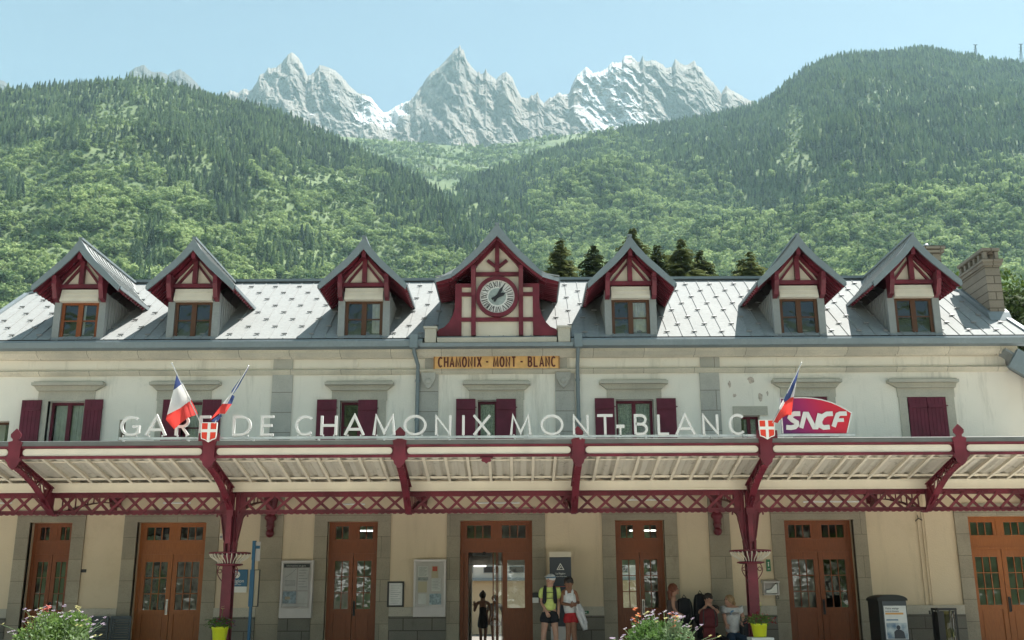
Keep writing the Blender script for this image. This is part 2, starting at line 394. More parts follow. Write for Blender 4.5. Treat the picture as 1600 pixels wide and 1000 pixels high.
CMi = CM.inverted()
def project(p):
    q = CMi @ (Vector(p) - EYE); return 800 + F * q.x / -q.z, 500 - F * q.y / -q.z
def inst_group():
    ng = bpy.data.node_groups.new('scatter', 'GeometryNodeTree')
    ng.interface.new_socket('Geometry', in_out='INPUT', socket_type='NodeSocketGeometry')
    ng.interface.new_socket('Geometry', in_out='OUTPUT', socket_type='NodeSocketGeometry')
    gi = ng.nodes.new('NodeGroupInput'); go = ng.nodes.new('NodeGroupOutput')
    ip = ng.nodes.new('GeometryNodeInstanceOnPoints'); ci = ng.nodes.new('GeometryNodeCollectionInfo')
    ci.inputs['Collection'].default_value = protos; ci.inputs['Separate Children'].default_value = True; ci.inputs['Reset Children'].default_value = True
    def attr(nm, ty):
        a = ng.nodes.new('GeometryNodeInputNamedAttribute'); a.data_type = ty; a.inputs['Name'].default_value = nm; return a.outputs['Attribute']
    L = ng.links.new
    L(gi.outputs[0], ip.inputs['Points']); L(ci.outputs[0], ip.inputs['Instance']); ip.inputs['Pick Instance'].default_value = True
    L(attr('pick', 'INT'), ip.inputs['Instance Index']); L(attr('scl', 'FLOAT_VECTOR'), ip.inputs['Scale']); L(attr('rot', 'FLOAT_VECTOR'), ip.inputs['Rotation'])
    L(ip.outputs[0], go.inputs[0]); return ng
NG = inst_group()
def scatter(name, pts):
    me = bpy.data.meshes.new(name); me.from_pydata([p[0] for p in pts], [], [])
    a = me.attributes.new('pick', 'INT', 'POINT'); a.data.foreach_set('value', [p[1] for p in pts])
    a = me.attributes.new('scl', 'FLOAT_VECTOR', 'POINT'); a.data.foreach_set('vector', [c for p in pts for c in p[2]])
    a = me.attributes.new('rot', 'FLOAT_VECTOR', 'POINT'); a.data.foreach_set('vector', [c for p in pts for c in p[3]])
    o = bpy.data.objects.new(name, me); link(o); md = o.modifiers.new('scatter', 'NODES'); md.node_group = NG
    return tag(o, kind='stuff')
def sstep(a, b, x): u = max(0, min(1, (x - a) / (b - a))); return u * u * (3 - 2 * u)
def blob(px, py, cx, cy, rx, ry): return max(0, 1 - ((px - cx) / rx) ** 2 - ((py - cy) / ry) ** 2)
def sample_hill(rows, dens, classify, rng, out_c, out_b, extent=(-160, 1760, 40, 560)):
    for i in range(len(rows) - 4):
        for j in range(len(rows[0]) - 1):
            a, b, c, d = rows[i][j], rows[i][j+1], rows[i+1][j], rows[i+1][j+1]
            area = (b - a).cross(c - a).length
            n = area * dens; n = int(n) + (rng.random() < n - int(n))
            if not n: continue
            px, py = project(a)
            if not (extent[0] < px < extent[1] and extent[2] < py < extent[3]): continue
            for _ in range(n):
                u, v = rng.random(), rng.random(); p = a.lerp(b, u).lerp(c.lerp(d, u), v)
                px, py = project(p); r = classify(px, py, p, rng)
                if r is None: continue
                k, h, w = r
                (out_b if k >= 6 else out_c).append((tuple(p - Vector((0,0,.4))), k, (h*w, h*w, h), (rng.gauss(0,.03), rng.gauss(0,.03), rng.uniform(0, 6.28))))
DL = [(-200,205),(0,215),(60,225),(110,235),(150,215),(200,230),(240,285),(290,312),(340,305),(380,285),(430,262),(480,268),(540,258),(600,290),(650,340),(690,400),(760,440)]
def clsL(px, py, p, rng):
    edge = interp(DL, px, 1); n = fbm(p.x / 120, p.y / 120, 1, 4); n2 = fbm(p.x / 45, p.y / 45, 7, 3)
    dark = sstep(12, -12, py - edge + 60 * n + 30 * n2) 
    dark = dark * (.45 + .6 * sstep(-.28, -.12, n2)); dark = max(dark, 1.3 * blob(px, py, 232, 405, 36, 55), 1.2 * blob(px, py, 360, 335, 40, 26), .9 * blob(px, py, 25, 205, 50, 45), .9 * blob(px, py, 90, 225, 30, 26), .8 * blob(px, py, 620, 320, 40, 60), 1.1*blob(px, py, 20, 300, 22, 25), .6*blob(px, py, 450,400,60,50))
    clear = max(1.2 * blob(px, py, 185, 185, 42, 28), 1.1 * blob(px, py, 150, 246, 62, 16), .9 * blob(px, py, 500, 282, 90, 10), .8 * blob(px, py, 60, 195, 28, 16), .7*blob(px, py, 310,262,40,12), .9*blob(px, py, 150, 205, 18, 30))
    if clear > .25 + .3 * n2 and rng.random() < .88: 
        return (rng.randrange(6, 10), rng.uniform(2, 5), 1.4) if rng.random() < .85 else None
    if rng.random() < dark * .97 + .025:
        k = rng.choice((4, 5)) if rng.random() < .13 + .25 * max(0, n) else rng.randrange(4)
        return (k, rng.triangular(8, 24, 15) * (.8 + .2 * sstep(120, 250, py)) * (1 - .25 * (n2 > .25)), rng.uniform(.95, 1.5))
    h = rng.uniform(4, 8) if n2 < .15 else rng.uniform(8, 15)
    return (rng.randrange(6, 10), h, rng.uniform(.95, 1.4))
def clsR(px, py, p, rng):
    n = fbm(p.x / 160, p.y / 160, 4, 4); n2 = fbm(p.x / 50, p.y / 50, 2, 3)
    lo = interp([(600,400),(700,390),(790,330),(860,265),(940,235),(1050,255),(1150,290),(1250,300),(1350,310),(1500,262),(1700,240)], px, 1)
    dec = sstep(-25, 110, py - lo + 70 * n + 60 * n2) * .92
    dec *= 1 - .8 * min(1, 1.6 * blob(px, py, 780, 350, 60, 90)) * .8
    clear = max(1.3 * blob(px, py, 1243, 200, 17, 42), 1.2 * blob(px, py, 1238, 250, 32, 18), 1.2 * blob(px, py, 1258, 270, 36, 11), .5*blob(px,py,1440,72,90,7))
    if clear > .2 + .4 * n2 and rng.random() < .93: return (rng.randrange(6, 10), rng.uniform(2.5, 6), 1.4) if rng.random() < .85 else None
    if rng.random() < dec: return (rng.randrange(6, 10), rng.uniform(11, 20), rng.uniform(.9, 1.2))
    k = rng.choice((4, 5)) if rng.random() < .22 + .4 * n + .3 * sstep(250, 120, py) else rng.randrange(4)
    return (k, rng.triangular(10, 26, 17), rng.uniform(.95, 1.45))
def clsM(px, py, p, rng):
    n = fbm(p.x / 140, p.y / 140, 4, 4)
    if rng.random() < .55 + 1.1 * n - .3 * blob(px, py, 800, 222, 130, 12): return (rng.choice((4,5,0,1,6,7)), rng.uniform(7, 15), 1.3)
    return None
rng = random.Random(11); cs, bs = [], []
sample_hill(hillL, 1 / 48, clsL, rng, cs, bs); sample_hill(hillR, 1 / 66, clsR, rng, cs, bs); sample_hill(hillM, 1 / 95, clsM, rng, cs, bs)
# wooded slope behind the photographer, sparser
for _ in range(2600):
    x = rng.uniform(-900, 900); s = rng.random(); p = (x, -520 - 700 * s, 330 * s); bs.append((p, rng.randrange(6, 10), (16, 16, 16), (0, 0, rng.uniform(0, 6))))
print('woods', len(cs), len(bs))
scatter('conifer_forest', cs); scatter('broadleaf_wood', bs)
# ------------------------------------------------------------------ station building
YW = 23.0
def X(px, py, Y=YW): return at(px, py, Y).x
def Z(py, Y=YW, px=776): return at(px, py, Y).z
m_plaster = mat('cream_render', (.60,.565,.48), .92, var=.06, vscale=.8, bump=.25, bscale=25)
m_plaster, t, p, pos = newmat('cream_render', .93)
c = mixc(t, ramp(t, noi(t, pos, .9, 8), .35, .7), (.87,.80,.695), (.80,.735,.64))
c = mixc(t, ramp(t, noi(t, pos, 3.2, 9, .7, (1,1,.12)), .54, .8), c, (.50,.455,.38)); c = mixc(t, ramp(t, noi(t, pos, .35, 10, .75), .56, .66), c, (.66,.62,.53)); t.links.new(c, p.inputs['Base Color'])
bump_to(t, p, noi(t, pos, 30, 6), .35, .012)
m_ochre, t, p, pos = newmat('ochre_render', .93)
c = mixc(t, ramp(t, noi(t, pos, .7, 8), .35, .7), (.68,.56,.40), (.61,.505,.365))
c = mixc(t, ramp(t, noi(t, pos, 2.4, 9, .7, (1,1,.15)), .54, .8), c, (.50,.41,.285)); c = mixc(t, ramp(t, noi(t, pos, .4, 10, .75), .56, .64), c, (.60,.49,.34)); t.links.new(c, p.inputs['Base Color'])
bump_to(t, p, noi(t, pos, 30, 6), .4, .012)
def stone(name, c1, c2, joint_w=0, bw=.9, bh=.42, rough=.9, speck=.45):
    m, t, p, pos = newmat(name, rough)
    c = mixc(t, ramp(t, noi(t, pos, 1.4, 8), .35, .68), c1, c2)
    c = mixc(t, ramp(t, noi(t, pos, 55, 3, .8), .52, .68), c, tuple(v * .62 for v in c1), 'MIX')
    c = mixc(t, ramp(t, noi(t, pos, 2.6, 8, .7, (1,1,.4)), .6, .78), c, (c1[0]*.55, c1[1]*.55, c1[2]*.55))
    if joint_w:
        mp = nd(t, 'ShaderNodeMapping'); mp.inputs['Rotation'].default_value = (R(-90), 0, 0); t.links.new(pos, mp.inputs['Vector'])
        b = nd(t, 'ShaderNodeTexBrick'); b.inputs['Scale'].default_value = 1; b.inputs['Brick Width'].default_value = bw; b.inputs['Row Height'].default_value = bh
        b.inputs['Mortar Size'].default_value = joint_w; b.inputs['Color1'].default_value = (1,1,1,1); b.inputs['Color2'].default_value = (.82,.82,.82,1); b.inputs['Mortar'].default_value = (.42,.40,.38,1)
        t.links.new(mp.outputs[0], b.inputs['Vector']); c = mixc(t, 1, c, b.outputs['Color'], 'MULTIPLY')
    t.links.new(c, p.inputs['Base Color']); bump_to(t, p, noi(t, pos, 40, 6), .5, .01); return m
m_granite = stone('granite_trim', (.53,.485,.40), (.42,.39,.325))
m_quoin = stone('granite_quoin', (.40,.35,.265), (.30,.265,.205), .005, 3.0, .46)
m_quoin_u = stone('pale_granite_quoin', (.54,.51,.45), (.42,.40,.36), .008, 3.0, .46)
m_plinth = stone('dark_granite_plinth', (.22,.205,.17), (.165,.155,.13), .010, .62, .26)
m_cornice = stone('sandstone_cornice', (.76,.68,.545), (.58,.53,.44), .006, 1.15, 3)
def zincmat(name, c1, c2, rough=.42, metal=.75):
    m, t, p, pos = newmat(name, rough); p.inputs['Metallic'].default_value = metal
    c = mixc(t, ramp(t, noi(t, pos, 1.1, 8, .6), .35, .68), c1, c2)
    c = mixc(t, ramp(t, noi(t, pos, 14, 5), .35, .75), c, tuple(v * .8 for v in c1)); t.links.new(c, p.inputs['Base Color'])
    r = t.nodes.new('ShaderNodeMapRange'); r.inputs['To Min'].default_value = rough - .08; r.inputs['To Max'].default_value = rough + .15
    t.links.new(noi(t, pos, 3, 6), r.inputs['Value']); t.links.new(r.outputs[0], p.inputs['Roughness']); return m
m_roof = zincmat('bright_zinc_roof', (.34,.354,.35), (.31,.323,.32), .75, .0)
m_roof.node_tree.nodes['Principled BSDF'].inputs['Specular IOR Level'].default_value = .12
m_zinc = zincmat('blue_grey_zinc', (.245,.285,.30), (.185,.225,.245), .5, .25)
m_zincw = zincmat('grey_zinc_cladding', (.30,.315,.31), (.235,.25,.25), .6, .15)
m_maroon = mat('maroon_paint', (.135,.018,.030), .45, var=.28, vscale=2.5, bump=.2, bscale=60, spec=.35)
m_shutter = mat('plum_shutter_paint', (.125,.018,.036), .5, var=.16, vscale=4, bump=.12, bscale=50, spec=.3)
m_panel = mat('cream_board', (.68,.61,.50), .8, var=.07, vscale=2, bump=.1, bscale=40)
def woodmat(name, c1, c2):
    m, t, p, pos = newmat(name, .42)
    c = mixc(t, ramp(t, noi(t, pos, 6, 8, .6, (9, 9, 1)), .3, .7), c1, c2); t.links.new(c, p.inputs['Base Color']); p.inputs['Specular IOR Level'].default_value = .35
    bump_to(t, p, noi(t, pos, 10, 6, .6, (9, 9, 1)), .12, .004); return m
m_wood = woodmat('varnished_wood', (.38,.125,.030), (.27,.082,.020))
m_wood_r = woodmat('reddish_varnished_wood', (.26,.075,.023), (.18,.05,.016))
m_wood_d = woodmat('brown_window_wood', (.11,.048,.024), (.075,.034,.018))
def glassmat(name, refl=.16, tint=(.80,.86,.86)):
    m = bpy.data.materials.new(name); m.use_nodes = True; t = m.node_tree; t.nodes.remove(t.nodes['Principled BSDF'])
    tr = nd(t, 'ShaderNodeBsdfTransparent'); tr.inputs[0].default_value = (*tint, 1)
    gl = nd(t, 'ShaderNodeBsdfGlossy'); gl.inputs['Roughness'].default_value = .03; gl.inputs['Color'].default_value = (.9,.95,.95,1)
    g = t.nodes.new('ShaderNodeNewGeometry'); b = nd(t, 'ShaderNodeBump'); b.inputs['Strength'].default_value = .3; b.inputs['Distance'].default_value = .03
    t.links.new(noi(t, g.outputs['Position'], 2.6, 2), b.inputs['Height']); t.links.new(b.outputs[0], gl.inputs['Normal'])
    fr = nd(t, 'ShaderNodeFresnel'); fr.inputs['IOR'].default_value = 1.5
    f = math_n(t, 'ADD', fr.outputs[0], refl); mx = nd(t, 'ShaderNodeMixShader')
    t.links.new(f, mx.inputs[0]); t.links.new(tr.outputs[0], mx.inputs[1]); t.links.new(gl.outputs[0], mx.inputs[2])
    t.links.new(mx.outputs[0], t.nodes['Material Output'].inputs['Surface']); return m
m_glass = glassmat('window_glass', .055)
m_clear = glassmat('case_glass', .0, (.97,.97,.97))
m_curtain = mat('white_curtain_cloth', (.72,.71,.67), .95, var=.1, vscale=9)
m_lace = mat('lace_curtain_cloth', (.30,.33,.33), .95, col2=(.62,.64,.62), vscale=28)
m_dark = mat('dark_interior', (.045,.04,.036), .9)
m_hallfloor = mat('hall_floor_tiles', (.26,.23,.19), .35, var=.2, vscale=3)
m_metal = mat('brushed_steel', (.55,.55,.53), .3, .9)
m_iron = mat('dark_iron', (.02,.02,.02), .5)

BX0, BX1 = X(-26, 620), X(1578, 620)
BC = (BX0 + BX1) / 2
YB = 28.9
B = empty('station_building', (BC, YW, 0), 'two storey Alpine railway station with zinc roof, seven steep dormer gables and maroon shutters', 'station building')
ZG = 4.35      # level of the first floor

def wall_holes(g, x0, x1, z0, z1, y0, y1, holes, reveal=True):
    xs = sorted({x0, x1, *[h[0] for h in holes], *[h[1] for h in holes]}); zs = sorted({z0, z1, *[h[2] for h in holes], *[h[3] for h in holes]})
    xs = [x for x in xs if x0 <= x <= x1]; zs = [z for z in zs if z0 <= z <= z1]
    for a, b in zip(xs, xs[1:]):
        for c, d in zip(zs, zs[1:]):
            mx, mz = (a + b) / 2, (c + d) / 2
            if any(h[0] < mx < h[1] and h[2] < mz < h[3] for h in holes): continue
            g.quad((a,y0,c),(b,y0,c),(b,y0,d),(a,y0,d)); g.quad((b,y1,c),(a,y1,c),(a,y1,d),(b,y1,d))
    for h in holes:
        a, b, c, d = h[0], h[1], max(h[2], z0), min(h[3], z1)
        if c >= d: continue
        g.quad((a,y0,c),(a,y1,c),(a,y1,d),(a,y0,d)); g.quad((b,y1,c),(b,y0,c),(b,y0,d),(b,y1,d)); g.quad((a,y1,d),(b,y1,d),(b,y0,d),(a,y0,d)); g.quad((a,y0,c),(b,y0,c),(b,y1,c),(a,y1,c))
    g.quad((x0,y0,z0),(x0,y0,z1),(x0,y1,z1),(x0,y1,z0)); g.quad((x1,y0,z0),(x1,y1,z0),(x1,y1,z1),(x1,y0,z1))
    g.quad((x0,y0,z1),(x1,y0,z1),(x1,y1,z1),(x0,y1,z1)); g.quad((x0,y1,z0),(x1,y1,z0),(x1,y0,z0),(x0,y0,z0))
    return g

# unseen platform roof along the rear, added to keep the figures there in shade
m_prf = mat('shade_roof_boards', (.22,.19,.15), .8)
g = MB(); g.prismx([(YB, 3.9), (YB + 4.6, 3.35), (YB + 4.6, 3.28), (YB, 3.8)], BX0, X(1700, 800)); g.build('platform_shade_roof', m_prf, B)
g = MB()
for px in (100, 420, 640, 905, 1130, 1400): x = X(px, 900, YB + 4); g.tube([(x, YB + 4.2, 0), (x, YB + 4.2, 3.35)], .08, 10); g.mark()
g.build_split('shade_roof_post', m_maroon, B)
# openings: (kind, left px, right px, top py)
ZSILL = 4.62
WIN = [  # left, right, top, cornice l, cornice r, cornice top, cornice bottom, stone l, stone r
    (76,133,627, 49,161,597,610, 61,149), (259,317,626, 233,343,596,609, 246,331), (532,590,626, 507,614.5,596,609, 519,605),
    (746.5,805,625, 723,828.7,595.5,608.5, 733,819), (962,1020.5,624, 937,1044,594,607, 948,1033), (1234,1292,620, 1208,1316,592,605, 1219,1305),
    (1416,1476.5,620.5, 1389,1498.6,592,605, 1401,1490)]
DOOR = [(48.3,114.6,816.5,2), (216,323.8,816,3), (512.6,591,814.8,2), (719,831.3,813,0), (960.5,1037,812.4,2), (1223.8,1331.6,812,3), (1510,1618,806,3)]
up_holes = []; lo_holes = []
for w in WIN: up_holes.append((X(w[0], w[2]), X(w[1], w[2]), ZSILL, at((w[0]+w[1])/2, w[2], YW).z))
small = [(-45, 15, 658), (187, 197, 656), (1157, 1187, 649)]
for s_ in small: up_holes.append((X(s_[0], s_[2]), X(s_[1], s_[2]), ZSILL, at((s_[0]+s_[1])/2, s_[2], YW).z))
for d in DOOR: lo_holes.append((X(d[0], d[2]), X(d[1], d[2]), -.01, at((d[0]+d[1])/2, d[2], YW).z))
ZW = Z(526, 22.62) - .02
g = MB(); wall_holes(g, BX0, BX1, ZG, ZW, YW, YW + .4, up_holes); g.build('wall', m_plaster, B)
WX1 = X(1700, 800)
g = MB(); wall_holes(g, BX0, WX1, 0, ZG - .003, YW, YW + .4, lo_holes); g.build('wall', m_ochre, B)['label'] = 'ochre rendered ground floor wall'
# side and rear walls, rear wall with door openings onto the platform
rear = [(X(737, 900, 28.5), X(836, 900, 28.5), -.01, Z(883, 28.5)), (X(962, 900, 28.5), X(1002, 900, 28.5), -.01, Z(883, 28.5)), (X(505, 900, 28.5), X(520, 900, 28.5), .9, 2.2)]
g = MB(); wall_holes(g, BX0, WX1, 0, ZG, YB - .4, YB, rear); g.box(BX0, BX1, YB - .4, YB, ZG + .002, ZW)
g.box(BX0, BX0 + .4, YW + .4, YB - .4, 0, ZW); g.box(BX1 - .4, BX1, YW + .402, YB - .402, ZG + .002, ZW); g.box(WX1 - .4, WX1, YW + .402, YB - .402, 0, ZG)
g.build('wall', m_plaster, B)['label'] = 'rear and side walls'
g = MB(); g.box(BX0 + .4, WX1 - .4, YW + .41, YB - .41, .005, .03); g.build('hall_floor', m_hallfloor, B)
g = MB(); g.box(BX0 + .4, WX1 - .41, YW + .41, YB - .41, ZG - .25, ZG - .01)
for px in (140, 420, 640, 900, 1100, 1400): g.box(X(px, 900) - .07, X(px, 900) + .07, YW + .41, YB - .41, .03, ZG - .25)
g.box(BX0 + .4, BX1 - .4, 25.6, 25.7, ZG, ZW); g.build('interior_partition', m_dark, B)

# stone dressings
g = MB()
for (a, b, tp, cl, cr, ct, cb, sl_, sr) in WIN:
    px = (a + b) / 2; xa, xb = X(a, tp), X(b, tp); zt = at(px, tp, YW).z
    x0, x1 = X(sl_, tp - 10), X(sr, tp - 10); zc0, zc1 = at(px, cb, YW - .12).z, at(px, ct, YW - .2).z
    g.box(x0, x1, YW - .03, YW + .1, zt + .001, zc0)                                        # head
    g.box(x0 + .02, xa, YW - .028, YW + .1, ZSILL - .12, zt); g.box(xb, x1 - .02, YW - .028, YW + .1, ZSILL - .12, zt)
    c0, c1 = X(cl, ct, YW - .2), X(cr, ct, YW - .2)
    h = zc1 - zc0
    g.prism([(x0 - .01, zc0), (x1 + .01, zc0), (c1 - .02, zc0 + h * .62), (c0 + .02, zc0 + h * .62)], YW - .10, YW + .05)   # cornice bell
    g.box(c0, c1, YW - .2, YW + .05, zc0 + h * .622, zc1)
    g.box(c0 + .03, c1 - .03, YW - .15, YW + .05, zc1 + .001, zc1 + .03); g.mark()
g.box(X(1145, 640), X(1199, 640), YW - .025, YW + .1, at(1172, 649, YW).z + .002, at(1172, 635, YW).z); g.box(X(1145, 640), X(1157, 649) - .003, YW - .025, YW + .1, ZSILL, at(1172, 649, YW).z)
g.build_split('window_surround', m_granite, B)
g = MB()
ups = [(428,458,560,584), (664.5,678,560,584), (874,886,560,584), (1094,1124,560,584)]
for a, b, y0, y1 in ups: g.box(X(a, 570), X(b, 570), YW - .035, YW + .02, Z(y1), Z(y0)); g.mark()
for a, b, py in ((423,455,650), (654,684.5,640), (868,898,640), (1095.5,1126,640)): g.box(X(a, py), X(b, py), YW - .04, YW + .02, ZG, Z(584) - .002); g.mark()
g.build_split('quoin', m_quoin_u, B); g = MB()
for a, b, py in ((404,440,880), (1110,1143,880)): g.box(X(a, py), X(b, py), YW - .04, YW + .02, 0, ZG - .2); g.mark()
g.build_split('quoin', m_quoin, B); g = MB()
for k, px in enumerate((670, 880)):      # carved consoles under the ends of the name board
    x = X(px, 590); z = Z(590)
    g.prism([(x - .17, z + .1), (x + .17, z + .1), (x + .15, z - .05), (x + .06, z - .22), (x, z - .27), (x - .06, z - .22), (x - .15, z - .05)], YW - .13, YW - .03)
    g.ball((x, YW - .12, z - .1), .08, 6, sc=(1, .6, 1)); g.mark()
g.build_split('console', m_quoin_u, B)
g = MB()
for (a, b, tp, n) in DOOR:
    xa, xb = X(a, tp), X(b, tp); zt = at((a+b)/2, tp, YW).z; w = .285
    g.box(xa - w, xb + w, YW - .045, YW + .1, zt + .002, zt + .27); g.box(xa - w, xa, YW - .043, YW + .1, 0, zt); g.box(xb, xb + w, YW - .043, YW + .1, 0, zt); g.mark()
g.build_split('door_surround', m_quoin, B)
# plinth between the doors
def spans(x0, x1, cuts):
    out = []; x = x0
    for a, b in sorted(cuts):
        if a > x: out.append((x, a))
        x = max(x, b)
    if x < x1: out.append((x, x1))
    return out
cuts = [(h[0] - .285, h[1] + .285) for h in lo_holes]
zp1, zp2 = at(600, 949, YW).z, at(600, 963, YW).z
g = MB(); g2 = MB()
for a, b in spans(BX0 - .05, WX1, cuts + [(X(404,880), X(440,880)), (X(1110,880), X(1143,880))]):
    g.box(a + .002, b - .002, YW - .07, YW + .02, 0, zp2 - .001); g2.box(a + .001, b - .001, YW - .05, YW + .02, zp2, zp1); g.mark(); g2.mark()
g.build_split('plinth', m_plinth, B); g2.build_split('plinth_cap', m_granite, B)

# eaves: gutter, cornice, frieze mouldings, string course
YE = 22.60
zg1, zg0 = Z(528.5, 22.45), Z(541.5, 22.45)
g = MB()
for a, b in ((BX0 - .35, X(664, 530)), (X(890, 530), BX1 + .35)):
    g.prismx([(22.45, zg0 + .02), (22.43, zg1 - .05), (22.45, zg1), (22.62, zg1), (22.66, zg0), (22.52, zg0)], a, b)
    x = a + .6
    while x < b: g.prismx([(22.447, zg0 + .018), (22.427, zg1 - .05), (22.447, zg1 + .004), (22.6, zg1 + .003), (22.6, zg0 - .003), (22.52, zg0 - .004)], x, x + .02); x += 1.95
    g.mark()
g.prismx([(22.36, Z(541, 22.36)), (22.34, Z(535, 22.34)), (22.6, Z(535, 22.34)), (22.6, Z(541, 22.36))], X(661, 530), X(893, 530))
g.build_split('gutter', m_zinc, B)
g = MB(); zc1, zc2 = Z(560), Z(543, 22.66)
g.prismx([(22.66, zc2), (22.66, zc2 - .09), (22.72, zc2 - .12), (22.80, zc2 - .17), (22.83, zc1 + .06), (22.90, zc1 + .03), (22.92, zc1), (YW + .1, zc1), (YW + .1, zc2)], BX0 - .15, BX1 + .15); g.mark()
g.prismx([(22.90, Z(577)), (22.87, Z(579)), (22.90, Z(581)), (22.96, Z(584.5)), (YW + .05, Z(584.5)), (YW + .05, Z(577))], BX0 - .04, X(1573, 580))
g.build_split('cornice', m_cornice, B)
g = MB()   # raised frieze fields
for a, b in ((30,153), (156,335), (337,424), (461,560), (562,606), (608,660), (890,945), (947,1030), (1032,1090), (1128,1212), (1214,1300), (1302,1395), (1397,1482), (1484,1570)):
    g.box(X(a, 568), X(b, 568), YW - .012, YW + .01, Z(574.5), Z(561.5)); g.mark()
g.build_split('frieze_panel', m_plaster, B)
# centre parapet carrying the clock gable
g = MB()
g.prismx([(22.40, Z(534.5, 22.4)), (22.40, Z(527, 22.4)), (22.9, Z(527, 22.4)), (22.9, Z(534.5, 22.4))], X(683, 530, 22.4), X(870, 530, 22.4))
for a, b in ((661.5, 683), (870, 893)):
    x0, x1 = X(a, 520, 22.35), X(b, 520, 22.35)
    g.box(x0 + .03, x1 - .03, 22.38, 23.0, Z(534.5, 22.38), Z(513, 22.38)); g.box(x0, x1, 22.35, 23.02, Z(513, 22.38) + .001, Z(509, 22.35))
g.build('parapet', m_granite, B)
g = MB()
for px, tp in ((649, 541), (902.5, 538)):
    x = X(px, 600); g.tube([(x, 22.55, zg0 + .02), (x, 22.58, zg0 - .08), (x + (.06 if px < 700 else 0), 22.9, zg0 - .32), (x + (.06 if px < 700 else 0), 22.92, ZG - .1)], .045, 10)
    for z in (6.2, 5.3): g.tube([(x + (.06 if px < 700 else 0), 22.92, z), (x + (.06 if px < 700 else 0), 22.92, z + .05)], .056, 10)
    g.box(x - .09, x + .09, 22.40, 22.60, zg0 - .02, zg1 + .09); g.mark()
g.build_split('downpipe', m_zinc, B)

# windows
def window_part(x0, x1, z0, z1, y, wood, cols=2, rows=2, fw=.055, curtain=None, parent=B, name='window', transom=None):
    g = MB()
    g.box(x0, x0 + fw, y, y + .06, z0, z1); g.box(x1 - fw, x1, y, y + .06, z0, z1)
    g.box(x0 + fw, x1 - fw, y, y + .06, z1 - fw, z1); g.box(x0 + fw, x1 - fw, y, y + .06, z0, z0 + fw)
    for c in range(1, cols):
        xm = x0 + (x1 - x0) * c / cols; g.box(xm - fw * .75, xm + fw * .75, y - .008, y + .055, z0 + fw, z1 - fw)
    for r in range(1, rows):
        zm = z0 + (z1 - z0) * r / rows; g.box(x0 + fw, x1 - fw, y + .012, y + .045, zm - .014, zm + .014)
    w = g.build(name, wood, parent)
    MB().quad((x0 + fw, y + .03, z0 + fw), (x1 - fw, y + .03, z0 + fw), (x1 - fw, y + .03, z1 - fw), (x0 + fw, y + .03, z1 - fw)).build('pane', m_glass, w if parent is B else parent)
    for (u0, u1, mt) in (curtain or []):
        gg = MB(); n = 26; xa, xb = x0 + (x1 - x0) * u0, x0 + (x1 - x0) * u1
        vs = [(xa + (xb - xa) * i / n, y + .09 + .016 * math.sin(i * 1.9) + .01 * math.sin(i * .7), z) for z in (z0, z1) for i in range(n + 1)]
        gg.add(vs, [(i, i + 1, n + 2 + i, n + 1 + i) for i in range(n)], 0, True); gg.build('curtain', mt, w if parent is B else parent)
    return w
def shutter(x0, x1, z0, z1, y, label=None):
    g = MB(); n = max(3, round((x1 - x0) / .09))
    for i in range(n):
        a = x0 + (x1 - x0) * i / n; b = x0 + (x1 - x0) * (i + 1) / n
        g.prism([(a, z0), (b, z0), (b, z1), (a, z1)], y + .006, y + .03); g.box(a + .004, b - .004, y, y + .007, z0 + .001, z1 - .001)
    for zz in (z1 - .2, z0 + .2): g.box(x0 + .012, x1 - .012, y - .022, y + .001, zz - .045, zz + .045)
    for zz in (z1 - .2, z0 + .2): g.box(x0 + .02, x1 + .03, y - .028, y - .021, zz - .012, zz + .012)
    s = g.build('shutter', m_shutter, B)
    if label: s['label'] = label
WH = up_holes
for i, h in enumerate(WH[:7]):
    cur = {0: [(.08,.48,m_curtain),(.55,.95,m_curtain)], 1: [(.5,.98,m_curtain)], 3: [(.02,.5,m_lace)], 4: [(.04,.48,m_lace),(.52,.96,m_lace)]}.get(i)
    window_part(h[0], h[1], h[2], h[3], YW + .2, m_shutter, 2, 2 if i in (1, 2) else 1, .06, cur)
def sh(pl, pr, py, z0, y=YW - .075): shutter(X(pl, py), X(pr, py), z0, at((pl+pr)/2, py, YW).z, y)
sh(37,67.5,626,ZSILL-.05); sh(135,163,625,ZSILL-.05); sh(257,287.5,625,ZSILL-.02); sh(318.5,347.5,625,ZSILL-.05)
sh(496.5,527,625,ZSILL-.05); sh(560.5,590.5,625.5,ZSILL-.02); sh(713,743,624,ZSILL-.05); sh(775.5,806,624,ZSILL-.02)
sh(929,959,623,ZSILL-.05); sh(1025,1055,623,ZSILL-.05); sh(1235,1263,620.5,ZSILL-.02,YW-.04); sh(1263.4,1291,620.5,ZSILL-.02,YW-.04); sh(1417,1446,621,ZSILL-.02,YW-.045); sh(1446.4,1476,621,ZSILL-.02,YW-.045)
for i, h in enumerate(WH[7:]): window_part(h[0], h[1], h[2], h[3], YW + .2, m_shutter if i == 2 else m_wood_d, 1 if i != 2 else 2, 1, .04 if i == 1 else .05, [(.3,.9,m_lace)] if i == 2 else None)

# worn patches where the render has fallen off beside the fifth window, modelled as shallow scars
m_scar = mat('bare_render_scar', (.52,.43,.36), .95, var=.25, vscale=18)
g = MB(); rr = random.Random(5)
for px, py, w, h in ((1173,594,12,11), (1188,620,11,15), (1199,614,4,9), (1148,618,6,7), (1140,600,7,13)):
    c = at(px, py, YW - .004); n = 11; pts = []
    for k in range(n):
        a = 2 * math.pi * k / n; q = rr.uniform(.55, 1.1); pts.append((c.x + math.cos(a) * w / 140 * q, c.z + math.sin(a) * h / 140 * q))
    g.prism(pts, YW - .004, YW + .01); g.mark()
g.build_split('render_scar', m_scar, B)

